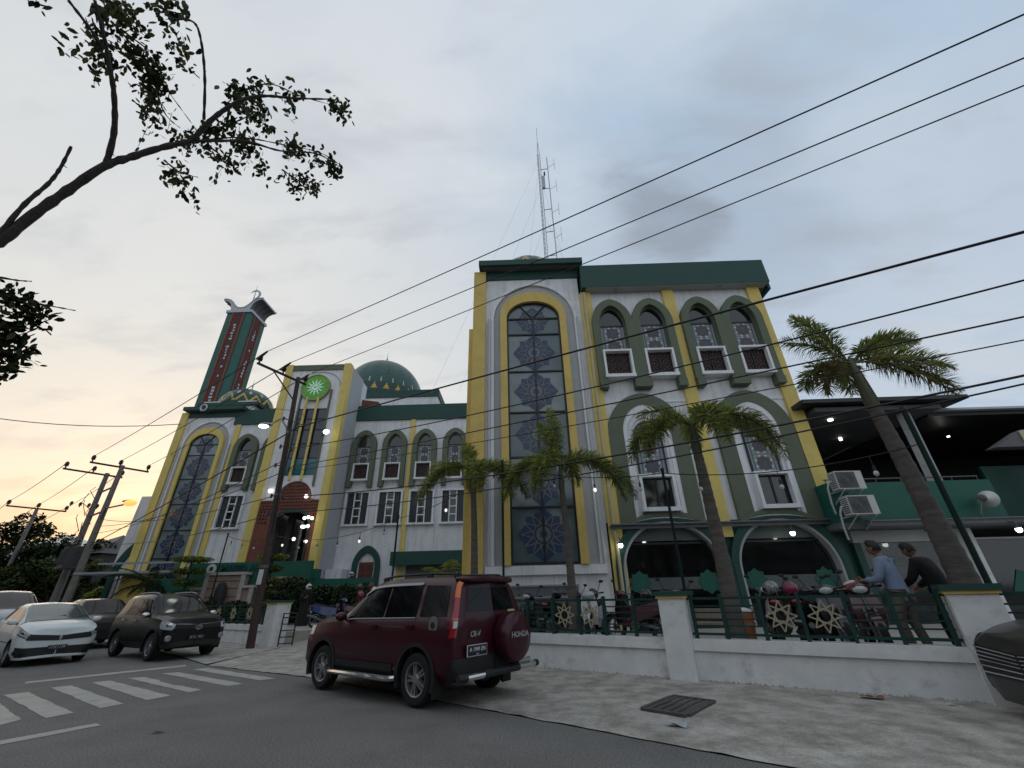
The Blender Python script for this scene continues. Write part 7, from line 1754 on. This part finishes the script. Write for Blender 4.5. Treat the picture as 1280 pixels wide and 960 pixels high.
        b.grid(lambda u, v: (.158*sin(1.15+.6*u)*cos((v-.5)*2.1)-.01, .134*sin(1.15+.6*u)*sin((v-.5)*2.1), .155*cos(1.15+.6*u)+.01), 6, 10, 'visor'); part('visor', b, t)
    return t, J
FW = pi - FA
person('man in a light blue shirt and khaki trousers behind the right railing', tuple(F(3.60,.95,PZ)), FW-R(24), lean=.13, top='cloth_blue', legs='cloth_khaki', arms='fwd', scale=1.0)
person('man in a black jacket stooping beside the leaning palm trunk', tuple(F(4.20,1.30,PZ)), FW-R(34), lean=.36, top='cloth_charcoal', legs='cloth_charcoal', arms='reach', scale=1.0, bend=.15)
lady, J = person('woman in a long black robe and white helmet holding a plastic bag', (-9.95,21.1,.40), R(-25), lean=.06, top='cloth_black', legs='cloth_black', arms='bag', scale=.98, head='helmet_white', robe='cloth_black')
b = MB(); b.lathe([(.02,0),(.05,-.10),(.13,-.22),(.15,-.34),(.10,-.42),(.001,-.43)], 12, 'plastic_lilac'); b.v = [(p[0]+.02*sin(p[2]*30), p[1]*.6, p[2]) for p in b.v]
bg = solo('plastic_bag', b, 'pale lilac plastic bag hanging from the hand of the woman in black', 'bag', world=False); hp_ = Matrix.Rotation(R(-25),4,'Z') @ (J['hal']*.98); bg.location = (-9.95+hp_.x, 21.1+hp_.y, .40+hp_.z)
b = MB(); b.box(-11.55,-8.2,25.25,26.9,PZ-.1,1.22,'teal_green'); solo('stair_podium', b, 'low green podium behind the hedge at the foot of the entrance stair', 'podium', (-9.9,26,PZ))
person('person in dark clothes and white cap above the hedge by the entrance stair', (-9.75,25.8,1.22), R(-80), lean=.05, top='cloth_black', legs='cloth_black', scale=.92, head='helmet_white')
person('woman in a rust red dress and scarf by the parked motorbikes', (-6.95,21.2,PZ), R(200), lean=.1, top='cloth_rust', legs='cloth_rust', scale=.96, head='scarf', robe='cloth_rust')
person('woman in a darker red scarf, farther from the street than the one in rust red', (-7.75,22.0,PZ), R(190), lean=.1, top='bike_maroon', legs='bike_maroon', scale=.95, head='scarf', robe='bike_maroon')
# ------------------------------------------------------------------ unseen shop houses added behind the camera, dark for cars and glass to reflect
def unseen_shophouse(s_, w, h, label, wall_):
    c = F(s_, -26.5); t = thing('unseen_shophouse', label, 'shop house', (c.x,c.y,0), -FA, 'unseen shop houses added across the street')
    b = MB(); b.box(-w/2,w/2,-10,0,0,h,wall_); part('wall', b, t)
    b = MB(); b.box(-w/2-.2,w/2+.2,-10.2,.9,h+.002,h+.25,'roof_metal'); b.box(-w/2,w/2,.02,2.4,3.2,3.32,'awning_tin'); part('roof', b, t)
    for k in range(max(2,int(w/2.4))):
        x = -w/2+1.2+k*2.4
        for z in (4.2,7.2):
            if z+1.5 < h: b = MB(); b.box(x-.6,x+.6,.004,.05,z,z+1.4,'glass_dark'); part('window', b, t)
    b = MB(); b.box(-w/2+.5,w/2-.5,.004,.06,0,2.9,'dark_soffit'); part('shutter', b, t)
for s_, w, h, l_, wl in ((29,12,9.0,'unseen tan shop house added across the street, third from the right end','interior'),(42,13,8.2,'unseen grey shop house added across the street, second from the right end','interior_dark'),(56,14,10.5,'unseen shop house added across the street, third from the far right end','interior'),(72,16,12,'unseen shop house added across the street, second from the far right end','interior_dark'),(90,18,13,'unseen rightmost shop house added across the street','interior'),(16,12,8.5,'unseen grey shop house added across the street, fourth from the right end','interior'),(4,11,9.2,'unseen brown shop house added across the street, fifth from the right end','interior'),(-8,12,8.0,'unseen brown shop house added across the street, second from the left','interior'),(-21,13,9.0,'unseen grey shop house added across the street facing the crossing','interior'),(-35,14,8.0,'unseen tan shop house added across the street, left of the grey one','interior_dark'),(-50,15,9.5,'unseen grey shop house added across the street, second from the left end','interior'),(-67,16,8.5,'unseen leftmost shop house added across the street','interior')):
    unseen_shophouse(s_, w, h, l_, wl)
